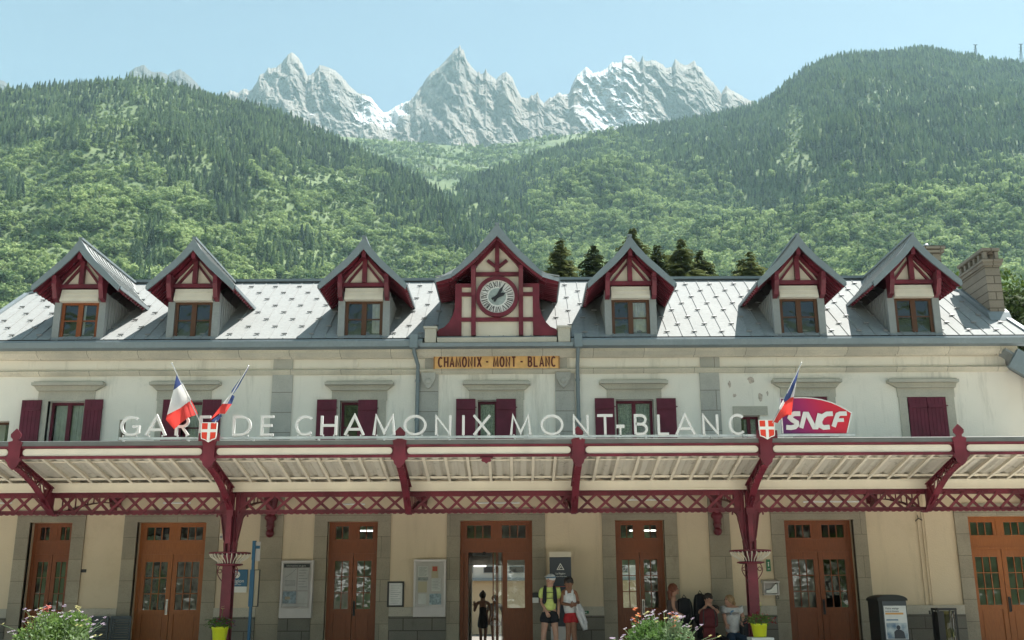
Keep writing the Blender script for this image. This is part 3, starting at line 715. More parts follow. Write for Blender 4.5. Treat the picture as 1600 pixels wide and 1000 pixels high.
# doors
def door(i, pl, pr, pt, n):
    h = lo_holes[i]; x0, x1, z1 = h[0], h[1], h[3]; y = YW + .2; pc = (pl + pr) / 2
    wood = m_wood if i in (1, 6) else m_wood_r if i in (3, 4, 5) else m_wood_r if i == 0 else m_wood_r
    dy = {0: 0, 1: 0, 2: -1.5, 3: -3, 4: -3.5, 5: -4, 6: -8}[i] + 0
    zt = lambda py: at(pc, py + dy, y).z
    z_tr1, z_tr0, z_band = zt(824), zt(844), zt(866); z_g1, z_g0 = zt(878), zt(953); z_b = zt(862)
    g = MB(); fw = .07
    g.box(x0, x0 + fw, y, y + .09, 0, z1); g.box(x1 - fw, x1, y, y + .09, 0, z1); g.box(x0 + fw, x1 - fw, y, y + .09, z1 - .06, z1)
    g.box(x0 + fw, x1 - fw, y + .004, y + .085, z_band, z_tr0)                      # solid band under the fanlights
    g.box(x0 + fw, x1 - fw, y - .02, y + .004, z_band - .005, z_band + .05); g.box(x0 + fw, x1 - fw, y - .012, y + .004, z_tr0 - .04, z_tr0)
    panes = []
    xm = (x0 + x1) / 2; g.box(xm - .05, xm + .05, y + .002, y + .087, z_tr0, z1 - .06)
    k = n if n else 3
    for a, b in ((x0 + fw, xm - .05), (xm + .05, x1 - fw)):
        m = .075
        g.box(a, a + m, y + .01, y + .07, z_tr0, z1 - .06); g.box(b - m, b, y + .01, y + .07, z_tr0, z1 - .06)
        g.box(a + m, b - m, y + .01, y + .07, z_tr1, z1 - .06)
        for c in range(1, k): xx = a + m + (b - a - 2*m) * c / k; g.box(xx - .01, xx + .01, y + .02, y + .06, z_tr0, z_tr1)
        panes.append((a + m, b - m, z_tr0, z_tr1))
    leaves = [(x0 + fw, xm - .006), (xm + .006, x1 - fw)]
    if i == 3: leaves = [(X(785.5, 940, y), x1 - fw)]
    for a, b in leaves:
        m = .10 if n != 2 else .085; m0 = .05 if i == 3 else m
        g.box(a, a + m, y + .015, y + .07, .01, z_band); g.box(b - m, b, y + .015, y + .07, .01, z_band)
        g.box(a + m, b - m, y + .015, y + .07, z_g1, z_band); g.box(a + m, b - m, y + .015, y + .07, z_g0 - .09, z_g0); g.box(a + m, b - m, y + .015, y + .07, .01, .14)
        g.box(a + m, b - m, y + .035, y + .055, .14, z_g0 - .09)
        g.box(a + m + .04, b - m - .04, y + .025, y + .036, .18, z_g0 - .13)
        if n:
            for c in range(1, n): xx = a + m + (b - a - 2*m) * c / n; g.box(xx - .009, xx + .009, y + .02, y + .06, z_g0, z_g1)
            for r in (1, 2): zz = z_g0 + (z_g1 - z_g0) * r / 3; g.box(a + m, b - m, y + .022, y + .058, zz - .009, zz + .009)
        panes.append((a + m, b - m, z_g0, z_g1))
    if i == 3:      # automatic sliding leaves pushed aside
        for a, b in ((769.5, 776), (776.8, 785)):
            a_, b_ = X(a, 940, y), X(b, 940, y); g.box(a_, a_ + .025, y + .10, y + .13, .01, z_band); g.box(b_ - .02, b_, y + .10, y + .13, .01, z_band); g.box(a_, b_, y + .10, y + .13, .01, .08)
            panes.append((a_ + .025, b_ - .02, .08, z_band))
        g.box(x0 + fw, x0 + fw + .10, y + .10, y + .5, .01, z_band)
    d = g.build('door', wood, B)
    gp = MB()
    for a, b, c, e in panes: gp.quad((a, y + .04, c), (b, y + .04, c), (b, y + .04, e), (a, y + .04, e))
    gp.build('pane', m_glass, d)
    if i != 3:
        gh = MB(); zz = z_g0 + (.0 if i != 1 else .05); xx = xm + (.05 if i != 1 else -.06)
        gh.tube([(xx, y, zz - .12), (xx, y - .05, zz - .12), (xx, y - .05, zz + .14), (xx, y, zz + .14)], .012, 8); gh.box(xx - .025, xx + .025, y + .008, y + .016, zz - .15, zz + .17)
        gh.build('handle', m_metal if i in (1, 4) else m_iron, d)
    else:
        gh = MB(); xs = X(762, 866); gh.box(X(738, 870), X(768, 870), y + .03, y + .12, z_band - .07, z_band - .005); gh.ball((X(756, 866), y + .0, z_band - .02), .04, 6); gh.build('door_sensor', m_iron, d)
for i, d in enumerate(DOOR): door(i, *d)
# ------------------------------------------------------------------ roof, dormers, clock gable, chimneys
SL = .716
ZE = Z(525.5, YE) + .0
d_ = ray(776, 439); YR = (ZE - EYE.z - SL * YE) / (d_.z / d_.y - SL); YR = (ZE - SL * YE - EYE.z) / (d_.z / d_.y - SL)
ZR = ZE + SL * (YR - YE)
def roof_hit(px, py):
    d = ray(px, py); k = (ZE + SL * (EYE.y - YE) - EYE.z) / (d.z - SL * d.y); return EYE + d * k
fr = [Vector((BX0 - .45, YE - .05, ZE - .036)), roof_hit(42, 460), roof_hit(118, 442), None, None, roof_hit(1516, 461), Vector((BX1 + .45, YE - .05, ZE - .036))]
fr[2] = Vector((fr[2].x, YR, ZR)); fr = [fr[0], fr[1], fr[2], Vector((roof_hit(1445, 438).x, YR, ZR)), fr[5], fr[6]]
def back_of(v): return Vector((v.x, 2 * YR - v.y, v.z))
g = MB(); bk = [back_of(v) for v in fr]
g.add(fr, [tuple(reversed(range(len(fr))))]); g.add(bk, [tuple(range(len(bk)))])
for a, b, c, d in ((fr[0], fr[1], bk[1], bk[0]), (fr[1], fr[2], bk[1], bk[1]), (fr[5], fr[4], bk[4], bk[5]), (fr[4], fr[3], bk[4], bk[4])):
    g.add([a, b, c] if c is d or (c - d).length < .01 else [a, b, c, d], [(0,1,2) if (c - d).length < .01 else (0,1,2,3)])
g.box(BX0 - .3, BX1 + .3, YE + .02, 2 * YR - YE, ZW - .05, ZE - .05)
n_ = Vector((0, -SL, 1)).normalized(); up_ = Vector((0, 1, SL)).normalized()
def top_s(x):   # how far up the slope the front face reaches at this x
    for a, b in zip(fr, fr[1:]):
        if a.x <= x <= b.x and b.x > a.x: return (a.y + (b.y - a.y) * (x - a.x) / (b.x - a.x) - YE) / up_.y
    return 0
x = BX0; rr = random.Random(2); k = 0
while x < BX1 + .3:
    L_ = top_s(x)
    if L_ > .3:
        a = Vector((x, YE - .04, ZE - .03)); b = Vector((x, YE, ZE)) + up_ * (L_ - .03)
        g.bar(a + n_ * .008, b + n_ * .008, .014, .018, 0, up=n_)
        s = .2 + (.48 if k % 2 else 0)
        while s < L_ - .1:
            c = Vector((x, YE, ZE)) + up_ * s + n_ * .03
            g.bar(c - up_ * .015 , c + up_ * .028, .05, .022, 1, up=n_); g.bar(c - Vector((.075, 0, 0)) - up_ * .02, c + Vector((.05, 0, 0)) - up_ * .02, .018, .03, 1, up=n_)
            s += .96
    x += .312; k += 1
g.bar(fr[2] + Vector((0,0,.03)), fr[3] + Vector((0,0,.03)), .2, .07, 2); 
for a, b in ((fr[0], fr[1]), (fr[1], fr[2]), (fr[5], fr[4]), (fr[4], fr[3])): g.bar(a + Vector((0,0,.02)), b + Vector((0,0,.02)), .12, .05, 2)
m_hook = mat('snow_hook_metal', (.27,.28,.285), .6, .3)
g.build('roof', [m_roof, m_hook, m_zinc], B)

def roofed(g, prof, y0, thick, mi=0, ext=0):
    """roof slab following a half profile on both sides, from y0 back to the main slope"""
    for sgn in (-1, 1):
        for (u0, z0), (u1, z1) in zip(prof, prof[1:]):
            yb0 = YE + (z0 - ZE) / SL + .06; yb1 = YE + (z1 - ZE) / SL + .06
            a, b = (u0 * sgn, z0), (u1 * sgn, z1)
            vs = [(a[0], y0, a[1]), (b[0], y0, b[1]), (b[0], yb1, b[1]), (a[0], yb0, a[1])]
            vs += [(v[0], v[1], v[2] - thick) for v in vs]
            fs = [(0,1,2,3), (7,6,5,4), (0,4,5,1), (1,5,6,2), (2,6,7,3), (3,7,4,0)]
            g.add(vs, fs if sgn < 0 else [tuple(reversed(f)) for f in fs], mi)
def cx(dx, py, Y, s=2.857):   # half width in metres for dx crop pixels
    return at(776 + dx / s, py, Y).x - at(776, py, Y).x
def zz3(cy_, Y): return Z(350 + cy_ / 2.857, Y)
YD0, YDW = 22.30, 22.66
prof3 = [(cx(dx, 350 + c / 2.857, YD0), zz3(c, YD0)) for dx, c in ((0,60),(32,106),(75,155),(128,203),(197,268))]
infr3 = [(cx(dx, 350 + c / 2.857, YD0), zz3(c, YD0)) for dx, c in ((0,110),(30,145),(74,188),(127,234),(193,290))]
def dormer(xc, wood, cur):
    D = MB(); W2 = cx(114, 430, YDW); zt = zz3(300, YDW); zb = ZE - .03
    pw = cx(30, 430, YDW)
    CK_ = MB()
    for s in (-1, 1):
        xo, xi = s * W2, s * (W2 - pw)
        D.box(min(xo, xi), max(xo, xi), YDW - .02, YDW + .10, zb, zt)
        yb = YE + (zt - ZE) / SL
        x2 = s * (W2 - .03); vs = [(x2, YDW + .05, zb), (x2, YDW + .05, zt), (x2, yb + .2, zt), (x2, YE + .05, zb)]
        CK_.add(vs, [(0,1,2,3)])
        y = YDW + .22
        while y < yb: CK_.box(min(x2, x2 + s*.02), max(x2, x2 + s*.02), y, y + .018, ZE + SL * (y - YE) - .05, zt); y += .17
        CK_.mark()
    D.box(-W2 + pw - .004, W2 - pw + .004, YDW + .0, YDW + .10, zz3(337, YDW), zt)
    off = Vector((xc, 0, 0))
    def fin(gm, name, mt, parent):
        gm.v = [(v[0] + xc, v[1], v[2]) for v in gm.v]; return gm.build(name, mt, parent)
    d = fin(D, 'dormer', m_zincw, B)
    CK_.v = [(v[0] + xc, v[1], v[2]) for v in CK_.v]; CK_.build_split('cheek', m_zincw, d)
    g = MB(); roofed(g, prof3, YD0, .05)
    for s in (-1, 1):       # standing seams down the dormer slopes
        y = YD0 + .25
        while y < YR - .1:
            for (u0, z0), (u1, z1) in zip(prof3, prof3[1:]):
                if YE + (z1 - ZE) / SL > y: g.bar((u0*s, y, z0 + .01), (u1*s, y, z1 + .01), .022, .03)
            y += .27
    fin(g, 'roof', m_roof, d)
    g = MB()
    for s in (-1, 1):
        for (a, b, c, e) in zip(prof3, prof3[1:], infr3, infr3[1:]):
            pts = [(s*a[0], a[1] + .02), (s*b[0], b[1] + .02), (s*e[0], e[1]), (s*c[0], c[1])]
            if s > 0: pts.reverse()
            g.prism(pts, YD0 - .045, YD0 + .0)
        # side fascia along the eave
        u, z = prof3[-1]; yb = YE + (z - ZE) / SL
        g.bar((s*(u+.01), YD0, z - .03), (s*(u+.01), yb + .05, z - .03), .03, .075)
    g.bar((0, YD0 - .03, prof3[0][1] + .03), (0, YR, prof3[0][1] + .03), .09, .05)
    fin(g, 'gable_fascia', m_zinc, d)
    # maroon timber
    g = MB()
    lo = [(u, z - .055) for u, z in prof3]
    for s in (-1, 1):
        for (u0, z0), (u1, z1) in zip(lo, lo[1:]):
            yb0 = YE + (z0 - ZE) / SL; yb1 = YE + (z1 - ZE) / SL
            g.add([(s*u0, YD0 + .002, z0), (s*u1, YD0 + .002, z1), (s*u1, yb1, z1), (s*u0, yb0, z0)], [(0,1,2,3)])
        y = YD0 + .02; j = 0
        while y < YD0 + 1.6:
            for (u0, z0), (u1, z1) in zip(lo[1:], lo[2:]):
                if YE + (z1 - ZE) / SL > y: g.bar((s*u0, y + .025, z0 - .04), (s*u1*.985, y + .025, z1 - .04), .05, .07)
            y += .16 if j else .28; j += 1
    def R3(dx, c, Y): return (cx(dx, 350 + c/2.857, Y), zz3(c, Y))
    yk = YDW - .10
    inner = [(cx(dx, 400, YDW), zz3(c, YDW)) for dx, c in ((0,128),(28,165),(68,210),(112,250))]
    for s in (-1, 1):          # principal rafters on the wall plane
        for a, b in zip(inner, inner[1:]): g.bar((s*a[0], YDW - .02, a[1] - .03), (s*b[0], YDW - .02, b[1] - .03), .06, .07)
        # outer knee brackets
        xk = s * cx(103, 430, yk); zk1, zk0 = zz3(250, yk), zz3(332, yk)
        g.prismx([(YD0 + .04, zk1), (YD0 + .04, zk1 - .10), (YD0 + .16, zk0 + .03), (YDW - .02, zk0 - .02), (YDW - .02, zk1)], xk - .05, xk + .05)
        g.bar((xk, YD0 + .02, zk1 + .05), (xk, YDW + .05, zk1 + .05), .09, .11)
        # struts
        a = R3(80, 268, YDW); b = R3(8, 180, YDW); g.bar((s*a[0], YDW - .035, a[1]), (s*b[0], YDW - .035, b[1]), .06, .05)
    zb0, zb1 = zz3(280, YDW), zz3(263, YDW); wb = cx(105, 430, YDW)
    g.box(-wb, wb, YDW - .09, YDW + .02, zb0, zb1)
    kp = cx(10, 420, YDW); g.box(-kp, kp, YDW - .14, YDW - .03, zb1, zz3(118, YDW)); g.box(-kp*.9, kp*.9, YD0 + .02, YDW - .14, zz3(165, YDW), zz3(118, YDW))
    fin(g, 'timber_frame', m_maroon, d)
    g = MB(); pts = [(0, zz3(125, YDW)), (cx(100, 420, YDW), zz3(268, YDW)), (-cx(100, 420, YDW), zz3(268, YDW))]
    g.prism(pts, YDW + .0, YDW + .03); fin(g, 'gable_panel', m_panel, d)
    g = MB(); wp = cx(85, 440, YDW); z1, z0 = zz3(284, YDW), zz3(337, YDW - .08)
    g.prismx([(YDW + .02, z1), (YDW - .06, z1 - .01), (YDW - .15, z0), (YDW + .02, z0)], -wp, wp)
    for q in (.35, .7): zq = z1 + (z0 - z1) * q; g.box(-wp + .002, wp - .002, YDW - .07 - .09 * q, YDW - .03 - .09*q, zq - .006, zq + .0)
    fin(g, 'blind_box', m_panel, d)
    ww = W2 - pw; z1w = zz3(340, YDW)
    g = MB()
    w = window_part(xc - ww, xc + ww, zb + .02, z1w + .02, YDW + .03, wood, 2, 2, .075, cur, d, 'window')
    g = MB(); g.box(-ww, ww, YDW - .02, YDW + .10, zb - .02, zb + .02); g.box(-W2 + .04, W2 - .04, YDW + .7, YDW + .72, zb, zt); fin(g, 'room_lining', m_dark, d)
    return d
for px, wood, cur in ((127, m_wood_r, [(.45,.62,m_curtain)]), (304, m_wood_d, None), (569, m_wood_d, [(.70,.92,m_curtain)]), (984, m_wood_d, [(.55,.95,m_curtain)]), (1246, m_wood_d, None), (1425, m_wood_d, None)):
    dormer(at(px, 370, YD0).x, wood, cur)

# ---- clock gable (crop scale 3.846 from (660, 340))
CS = 3.846
def CZ(c, Y): return Z(340 + c / CS, Y)
def CU(dx, c, Y): return at(776 + dx / CS, 340 + c / CS, Y).x - at(776, 340 + c / CS, Y).x
YC0, YCW = 22.30, 22.62; XC = X(777, 530, YCW)
G = MB()
# half-timber body: everything is built round x = 0 then moved
cream = MB(); mar = MB()
zb = CZ(712, YCW); ztop = CZ(340, YCW)
uo = CU(252, 500, YCW)
cream.prism([(-uo, zb), (uo, zb), (uo, CZ(402, YCW)), (CU(145, 380, YCW), CZ(402, YCW)), (CU(145, 380, YCW), CZ(330, YCW)), (0, CZ(130, YCW)), (-CU(145, 380, YCW), CZ(330, YCW)), (-CU(145, 380, YCW), CZ(402, YCW)), (-uo, CZ(402, YCW))], YCW, YCW + .05)
def mbox(u0, u1, c0, c1, y=YCW - .05, both=True):
    a, b = CU(u0, 500, YCW), CU(u1, 500, YCW); z0, z1 = CZ(c1, YCW), CZ(c0, YCW)
    mar.box(a, b, y, YCW + .001, z0, z1)
    if both: mar.box(-b, -a, y, YCW + .001, z0, z1)
mbox(128, 155, 310, 711, YCW - .10); mbox(213, 253, 400, 711, YCW - .06)
mbox(155, 213, 603, 626, YCW - .055); mbox(0, 128, 603, 626, YCW - .055); mbox(155, 213, 452, 474, YCW - .055); mbox(155, 213, 400, 420, YCW - .055)
mbox(0, 128, 332, 355, YCW - .07); mbox(0, 13, 135, 332, YCW - .12)
fl = [(253,400),(253,500),(256,545),(268,590),(290,630),(320,660),(350,672),(362,690),(355,711),(253,711)]
for s in (-1, 1):
    pts = [(s * CU(u, c, YCW), CZ(c, YCW)) for u, c in fl]
    if s > 0: pts.reverse()
    mar.prism(pts, YCW - .04, YCW + .06)
    a = (s*CU(58, 262, YCW), CZ(262, YCW)); b = (s*CU(8, 300, YCW), CZ(300, YCW)); mar.bar((a[0], YCW - .05, a[1]), (b[0], YCW - .05, b[1]), .07, .07)
    # side knee brackets under the flare
    xk = s * CU(142, 400, YCW); mar.prismx([(YC0 + .04, CZ(308, YCW)), (YC0 + .04, CZ(330, YCW)), (YCW - .1, CZ(470, YCW)), (YCW - .1, CZ(308, YCW))], xk - .05, xk + .05)
# ring round the dial
ccz = CZ(480, YCW); r1 = CU(127, 480, YCW); r0 = CU(104, 480, YCW); n = 56
vs = []
for (r, y) in ((r1, YCW - .03), (r1, YCW - .12), (r0, YCW - .12), (r0, YCW - .05)):
    for k in range(n): a = 2*math.pi*k/n; vs.append((math.cos(a)*r, y, ccz + math.sin(a)*r))
mar.add(vs, [(i*n+k, i*n+(k+1)%n, (i+1)*n+(k+1)%n, (i+1)*n+k) for i in range(3) for k in range(n)])
profC = [(CU(u, c, YC0), CZ(c, YC0)) for u, c in ((0,45),(60,118),(125,195),(185,250),(245,292),(300,318),(378,332))]
fascC = [(CU(u, c, YC0), CZ(c, YC0)) for u, c in ((0,45),(60,118),(125,195),(185,250),(235,300),(272,338))]
infrC = [(CU(u, c, YC0), CZ(c, YC0)) for u, c in ((0,112),(58,172),(122,236),(180,288),(230,328),(268,356))]
loC = [(u, z - .055) for u, z in profC]
for s in (-1, 1):
    for (u0, z0), (u1, z1) in zip(loC, loC[1:]):
        yb0 = YE + (z0 - ZE) / SL; yb1 = YE + (z1 - ZE) / SL
        ys_ = YC0 + (.42 if u1 > profC[3][0] + .01 else .002); mar.add([(s*u0, ys_, z0), (s*u1, ys_, z1), (s*u1, yb1, z1), (s*u0, yb0, z0)], [(0,1,2,3)])
    y = YC0 + .45; j = 0
    while y < YC0 + 2.0:
        for (u0, z0), (u1, z1) in zip(loC[2:], loC[3:]): mar.bar((s*u0, y + .025, z0 - .045), (s*u1*.99, y + .025, z1 - .045), .05, .08)
        y += .15 if j else .3; j += 1
    for (a, b) in zip(infrC, infrC[1:]): mar.bar((s*a[0], YC0 + .04, a[1] - .02), (s*b[0], YC0 + .04, b[1] - .02), .06, .07)
    for a, b in zip([(0,150),(60,212),(125,280),(150,310)], [(60,212),(125,280),(150,310)]):
        mar.bar((s*CU(a[0], a[1], YCW), YCW - .03, CZ(a[1], YCW)), (s*CU(b[0], b[1], YCW), YCW - .03, CZ(b[1], YCW)), .10, .10)
def mv(gm, name, mt, parent): gm.v = [(v[0] + XC, v[1], v[2]) for v in gm.v]; return gm.build(name, mt, parent)
CG = mv(cream, 'clock_gable', m_panel, B)
mv(mar, 'timber_frame', m_maroon, CG)
g = MB()
for s in (-1, 1): x2 = s * (uo - .02); g.add([(x2, YCW + .04, zb), (x2, YCW + .04, CZ(345, YCW)), (x2, YR, CZ(345, YCW)), (x2, YE + .3, ZE)], [(0,1,2,3)])
mv(g, 'side_cladding', m_zincw, CG)
g = MB(); roofed(g, profC[:4], YC0, .05); roofed(g, profC[3:], YC0 + .42, .05)
for s in (-1, 1):
    Fs = [(s*u, YC0 - .0, z + .02) for u, z in fascC[3:]]; Rs = [(s*profC[3][0], YC0 + .42, profC[3][1])] + [(s*(profC[5][0] + profC[4][0])/2, YC0 + .42, (profC[5][1] + profC[4][1])/2)] + [(s*profC[6][0], YC0 + .42, profC[6][1])]
    for k in range(2): q = [Fs[k], Fs[k+1], Rs[k+1], Rs[k]]; g.add(q if s < 0 else q[::-1], [(0,1,2,3)])
    q = [Fs[2], (Fs[2][0], Fs[2][1], Fs[2][2] - .10), (Rs[2][0], Rs[2][1], Rs[2][2] - .09), Rs[2]]; g.add(q, [(0,1,2,3)], 1)
for s in (-1, 1):
    y = YC0 + .3
    while y < YR:
        for (u0, z0), (u1, z1) in zip(profC, profC[1:]):
            if YE + (z1 - ZE) / SL > y: g.bar((u0*s, y, z0 + .01), (u1*s, y, z1 + .01), .022, .03)
        y += .3
mv(g, 'roof', [m_roof, m_zinc], CG)
g = MB()
for s in (-1, 1):
    for (a, b, c, e) in zip(fascC, fascC[1:], infrC, infrC[1:]):
        pts = [(s*a[0], a[1] + .02), (s*b[0], b[1] + .02), (s*e[0], e[1]), (s*c[0], c[1])]
        if s > 0: pts.reverse()
        g.prism(pts, YC0 - .05, YC0)
    u, z = profC[-1]; g.bar((s*(u+.01), YC0 + .42, z - .04), (s*(u+.01), YE + (z-ZE)/SL + .05, z - .04), .03, .10)
g.bar((0, YC0 - .03, profC[0][1] + .03), (0, YR + .5, profC[0][1] + .03), .10, .05)
mv(g, 'gable_fascia', m_zinc, CG)
m_dial = mat('enamel_dial_white', (.68,.67,.64), .5, var=.04, vscale=5); m_dialc = mat('dial_centre_grey_green', (.30,.35,.335), .6, var=.15, vscale=14); m_black = mat('black_enamel', (.018,.016,.02), .5)
CKX = XC + .0
CK = MB(); 
def disc(g, r, y, mi=0, n=56): g.add([(math.cos(2*math.pi*k/n)*r, y, ccz + math.sin(2*math.pi*k/n)*r) for k in range(n)], [tuple(range(n))], mi)
disc(CK, r0 * 1.01, YCW - .06, 0); disc(CK, r0 * .51, YCW - .064, 1)
clock = mv(CK, 'clock', [m_dial, m_dialc], CG)
num = MB(); ROM = ['XII','I','II','III','IIII','V','VI','VII','VIII','IX','X','XI']
def pol(r, a): return (math.sin(a) * r, ccz + math.cos(a) * r)
def stroke(g, p, q, w, y):
    d = Vector((q[0]-p[0], q[1]-p[1])).normalized(); nx, nz = -d.y * w/2, d.x * w/2
    g.prism([(p[0]-nx, p[1]-nz), (q[0]-nx, q[1]-nz), (q[0]+nx, q[1]+nz), (p[0]+nx, p[1]+nz)], y, y + .004)
for h, s_ in enumerate(ROM):
    a0 = h * math.pi / 6; ra, rb = r0 * .60, r0 * .93; cell = .052 if len(s_) < 4 else .046; pos_ = -(len(s_) - 1) / 2
    for k, chh in enumerate(s_):
        da = (pos_ + k) * cell / (r0 * .76) * (1.0 if chh != 'X' else 1.0)
        w = .017
        if chh == 'I': stroke(num, pol(ra, a0 + da), pol(rb, a0 + da), w, YCW - .068)
        else:
            e = .03 / (r0 * .76)
            if chh == 'V': stroke(num, pol(ra, a0 + da), pol(rb, a0 + da - e), w, YCW - .068); stroke(num, pol(ra, a0 + da), pol(rb, a0 + da + e), w*.6, YCW - .0695)
            else: stroke(num, pol(ra, a0 + da + e), pol(rb, a0 + da - e), w, YCW - .068); stroke(num, pol(ra, a0 + da - e), pol(rb, a0 + da + e), w*.6, YCW - .0695)
for k in range(12): a = k * math.pi/6 + math.pi/12; stroke(num, pol(r0*.56, a), pol(r0*.95, a), .009, YCW - .067)
mv(num, 'numerals', m_black, clock)
def hand(length, a, w, y, tail=.14):
    g = MB(); d = Vector((math.sin(a), math.cos(a))); n2 = Vector((d.y, -d.x)); c = Vector((0, ccz))
    P = [c - d*tail - n2*w*.5, c - d*tail + n2*w*.5, c + n2*w*.6, c + d*length*.55 + n2*w*.75, c + d*length*.72 + n2*w*.25, c + d*length, c + d*length*.72 - n2*w*.25, c + d*length*.55 - n2*w*.75, c - n2*w*.6]
    g.prism([(p.x, p.y) for p in P], y, y + .006); return g
g = hand(r0*.64, math.radians(65), .055, YCW - .082); disc(g, .045, YCW - .084); mv(g, 'clock_hand', m_black, clock)['label'] = 'short hour hand just past two'
mv(hand(r0*.90, math.radians(29), .045, YCW - .093), 'clock_hand', m_black, clock)['label'] = 'long minute hand at five past'

# chimneys
m_chim = stone('chimney_granite', (.27,.235,.185), (.19,.17,.14), .014, .42, .2)
cb = roof_hit(1549, 497); g = MB()
fx0 = at(1549, 497, cb.y).x; fx1 = at(1572, 497, cb.y).x; zc = at(1549, 415, cb.y).z; zt_ = at(1549, 388, cb.y).z
ybk = cb.y + 1.35
g.box(fx0, fx1, cb.y, ybk, cb.z - .3, zc)
g.box(fx0 - .05, fx1 + .05, cb.y - .05, ybk + .05, zc + .001, zc + .08); g.box(fx0 - .08, fx1 + .08, cb.y - .08, ybk + .08, zc + .081, zc + .15)
for k in range(6):
    y = cb.y - .02 + k * (ybk - cb.y - .06) / 5
    for xx in (fx0, fx1 - .08): g.box(xx, xx + .08, y, y + .1, zc + .151, zt_ - .07)
g.box(fx0 - .04, fx1 + .04, cb.y - .04, ybk + .04, zt_ - .069, zt_)
ch = g.build('chimney', m_chim, B)
g = MB(); zf = cb.z
g.prismx([(cb.y - .14, ZE + SL*(cb.y-.14-YE) + .01), (cb.y - .03, ZE + SL*(cb.y - .03 - YE) + .16), (ybk, ZE + SL*(ybk-YE) + .16), (ybk, ZE + SL*(ybk-YE) + .01)], fx0 - .08, fx1 + .08); g.build('flashing', m_zinc, ch)
g = MB(); x = at(1457, 395, 27.8).x; z = at(1457, 387, 27.8).z
g.box(x - .18, x + .18, 27.7, 28.1, 8, z - .2); g.box(x - .26, x + .26, 27.62, 28.18, z - .2, z - .13); g.box(x - .15, x + .15, 27.72, 28.08, z - .13, z - .08); g.box(x - .30, x + .30, 27.6, 28.2, z - .08, z); 
c2 = g.build('chimney', m_chim, B); MB().ball((x - .12, 27.9, z + .06), .09, 8).build('cowl', m_metal, c2)

# lower side wing at the right end: its verge board slopes down to the right
g = MB(); a = at(1574, 551, 22.5); b = at(1574, 551, 22.5) + Vector((3.4, 0, -2.2))
g.bar(a + Vector((.1, .0, -.12)), b + Vector((.1, 0, -.12)), .12, .48); a2 = a + Vector((0, .05, .12)); b2 = b + Vector((0, .05, .12))
wv = [a2, b2, b2 + Vector((0, 6, 0)), a2 + Vector((0, 6, 0))]; g.add(wv + [v - Vector((0,0,.06)) for v in wv], [(0,1,2,3),(7,6,5,4),(0,4,5,1),(1,5,6,2),(2,6,7,3),(3,7,4,0)], 1)
g.build('verge_board', [m_zinc, m_roof], B)
g = MB(); zt2 = lambda x: a.z - .12 - (x - a.x) * 2.2 / 3.4
g.prism([(BX1 + .002, ZG), (WX1, ZG), (WX1, zt2(WX1)), (BX1 + .002, zt2(BX1))], YW + .02, YW + .4)
g.build('wall', m_plaster, B)['label'] = 'upper wall of the lower side wing'
# ------------------------------------------------------------------ iron canopy
m_cream = mat('cream_ironwork_paint', (.66,.60,.49), .6, var=.06, vscale=2, bump=.1, bscale=30)
m_soffit, t, p, pos = newmat('canopy_corrugated_sheet', .75)
c = mixc(t, ramp(t, noi(t, pos, 1.8, 8, .6, (1, .35, 1)), .35, .7), (.57,.53,.45), (.47,.44,.375)); c = mixc(t, ramp(t, noi(t, pos, 9, 6), .6, .75), c, (.27,.245,.20)); t.links.new(c, p.inputs['Base Color'])
m_capgrey = mat('dark_grey_roof_edge', (.11,.12,.115), .6, var=.12, vscale=3)
YF, YC = 18.08, 19.80
def ZF(py, Y=YF): return Z(py, Y, 763)
HP = [23.5, 328, 624, 903, 1197.5, 1498.5]; BP = [86, 364, 640, 897, 1166, 1447]; WP = [186, 428, 667, 889, 1121, 1361]
hx = [at(p_, 712, YF).x for p_ in HP]; bx = [at(p_, 785, YC).x for p_ in BP]; wx = [at(p_, 790, YW).x for p_ in WP]
xs_ = [(a + b) / 2 for a, b in zip(hx, bx)]           # one x for every frame of the canopy
xs_ = [2 * xs_[0] - xs_[1]] + xs_ + [2 * xs_[-1] - xs_[-2]]
X0, X1 = xs_[0], xs_[-1]
CP = empty('station_canopy', ((X0 + X1) / 2, YC, 0), 'long maroon and cream iron canopy on lattice girders along the front of the station', 'canopy')
zt_f, zc1, zc0, zb_f = ZF(686.5), ZF(698.5), ZF(709.5), ZF(713)
zg_t, zg_b = Z(767, YC, 763), Z(801, YC, 763)
zs_b = Z(755, 19.62, 763)
g = MB(); g.prismx([(YF - .05, zt_f - .10), (YF - .06, zt_f - .01), (YF - .04, zt_f), (YF + .25, zt_f + .0), (YF + .25, zt_f - .05), (YF + .0, zt_f - .10)], X0 - .2, X1 + .2)
g.build('edge_flashing', m_capgrey, CP)
g = MB(); g.prismx([(YF + .25, zt_f - .01), (YC - .15, zs_b + .22), (YC + .15, zs_b + .22), (YW - .02, 4.22), (YW - .02, 4.17), (YC + .15, zs_b + .17), (YC - .15, zs_b + .17), (YF + .25, zt_f - .06)], X0 - .15, X1 + .15)
g.build('roof_sheet', m_zinc, CP)
for a, b in zip(xs_, xs_[1:]):
    g = MB(); za, zb2 = zc0, zc1; r = (zb2 - za) / 2; zm = (za + zb2) / 2; a1, b1 = a + .13, b - .13
    pts = [(a1 + r - r * math.sin(k * math.pi / 8), zm + r * math.cos(k * math.pi / 8)) for k in range(9)] + [(b1 - r + r * math.sin(k * math.pi / 8), zm - r * math.cos(k * math.pi / 8)) for k in range(9)]
    g.prism(pts[::-1], YF - .035, YF + .01); g.build('fascia_board', m_cream, CP)
g = MB(); g.box(X0 - .2, X1 + .2, YF - .03 + .01, YF + .03, zb_f, zt_f - .1)
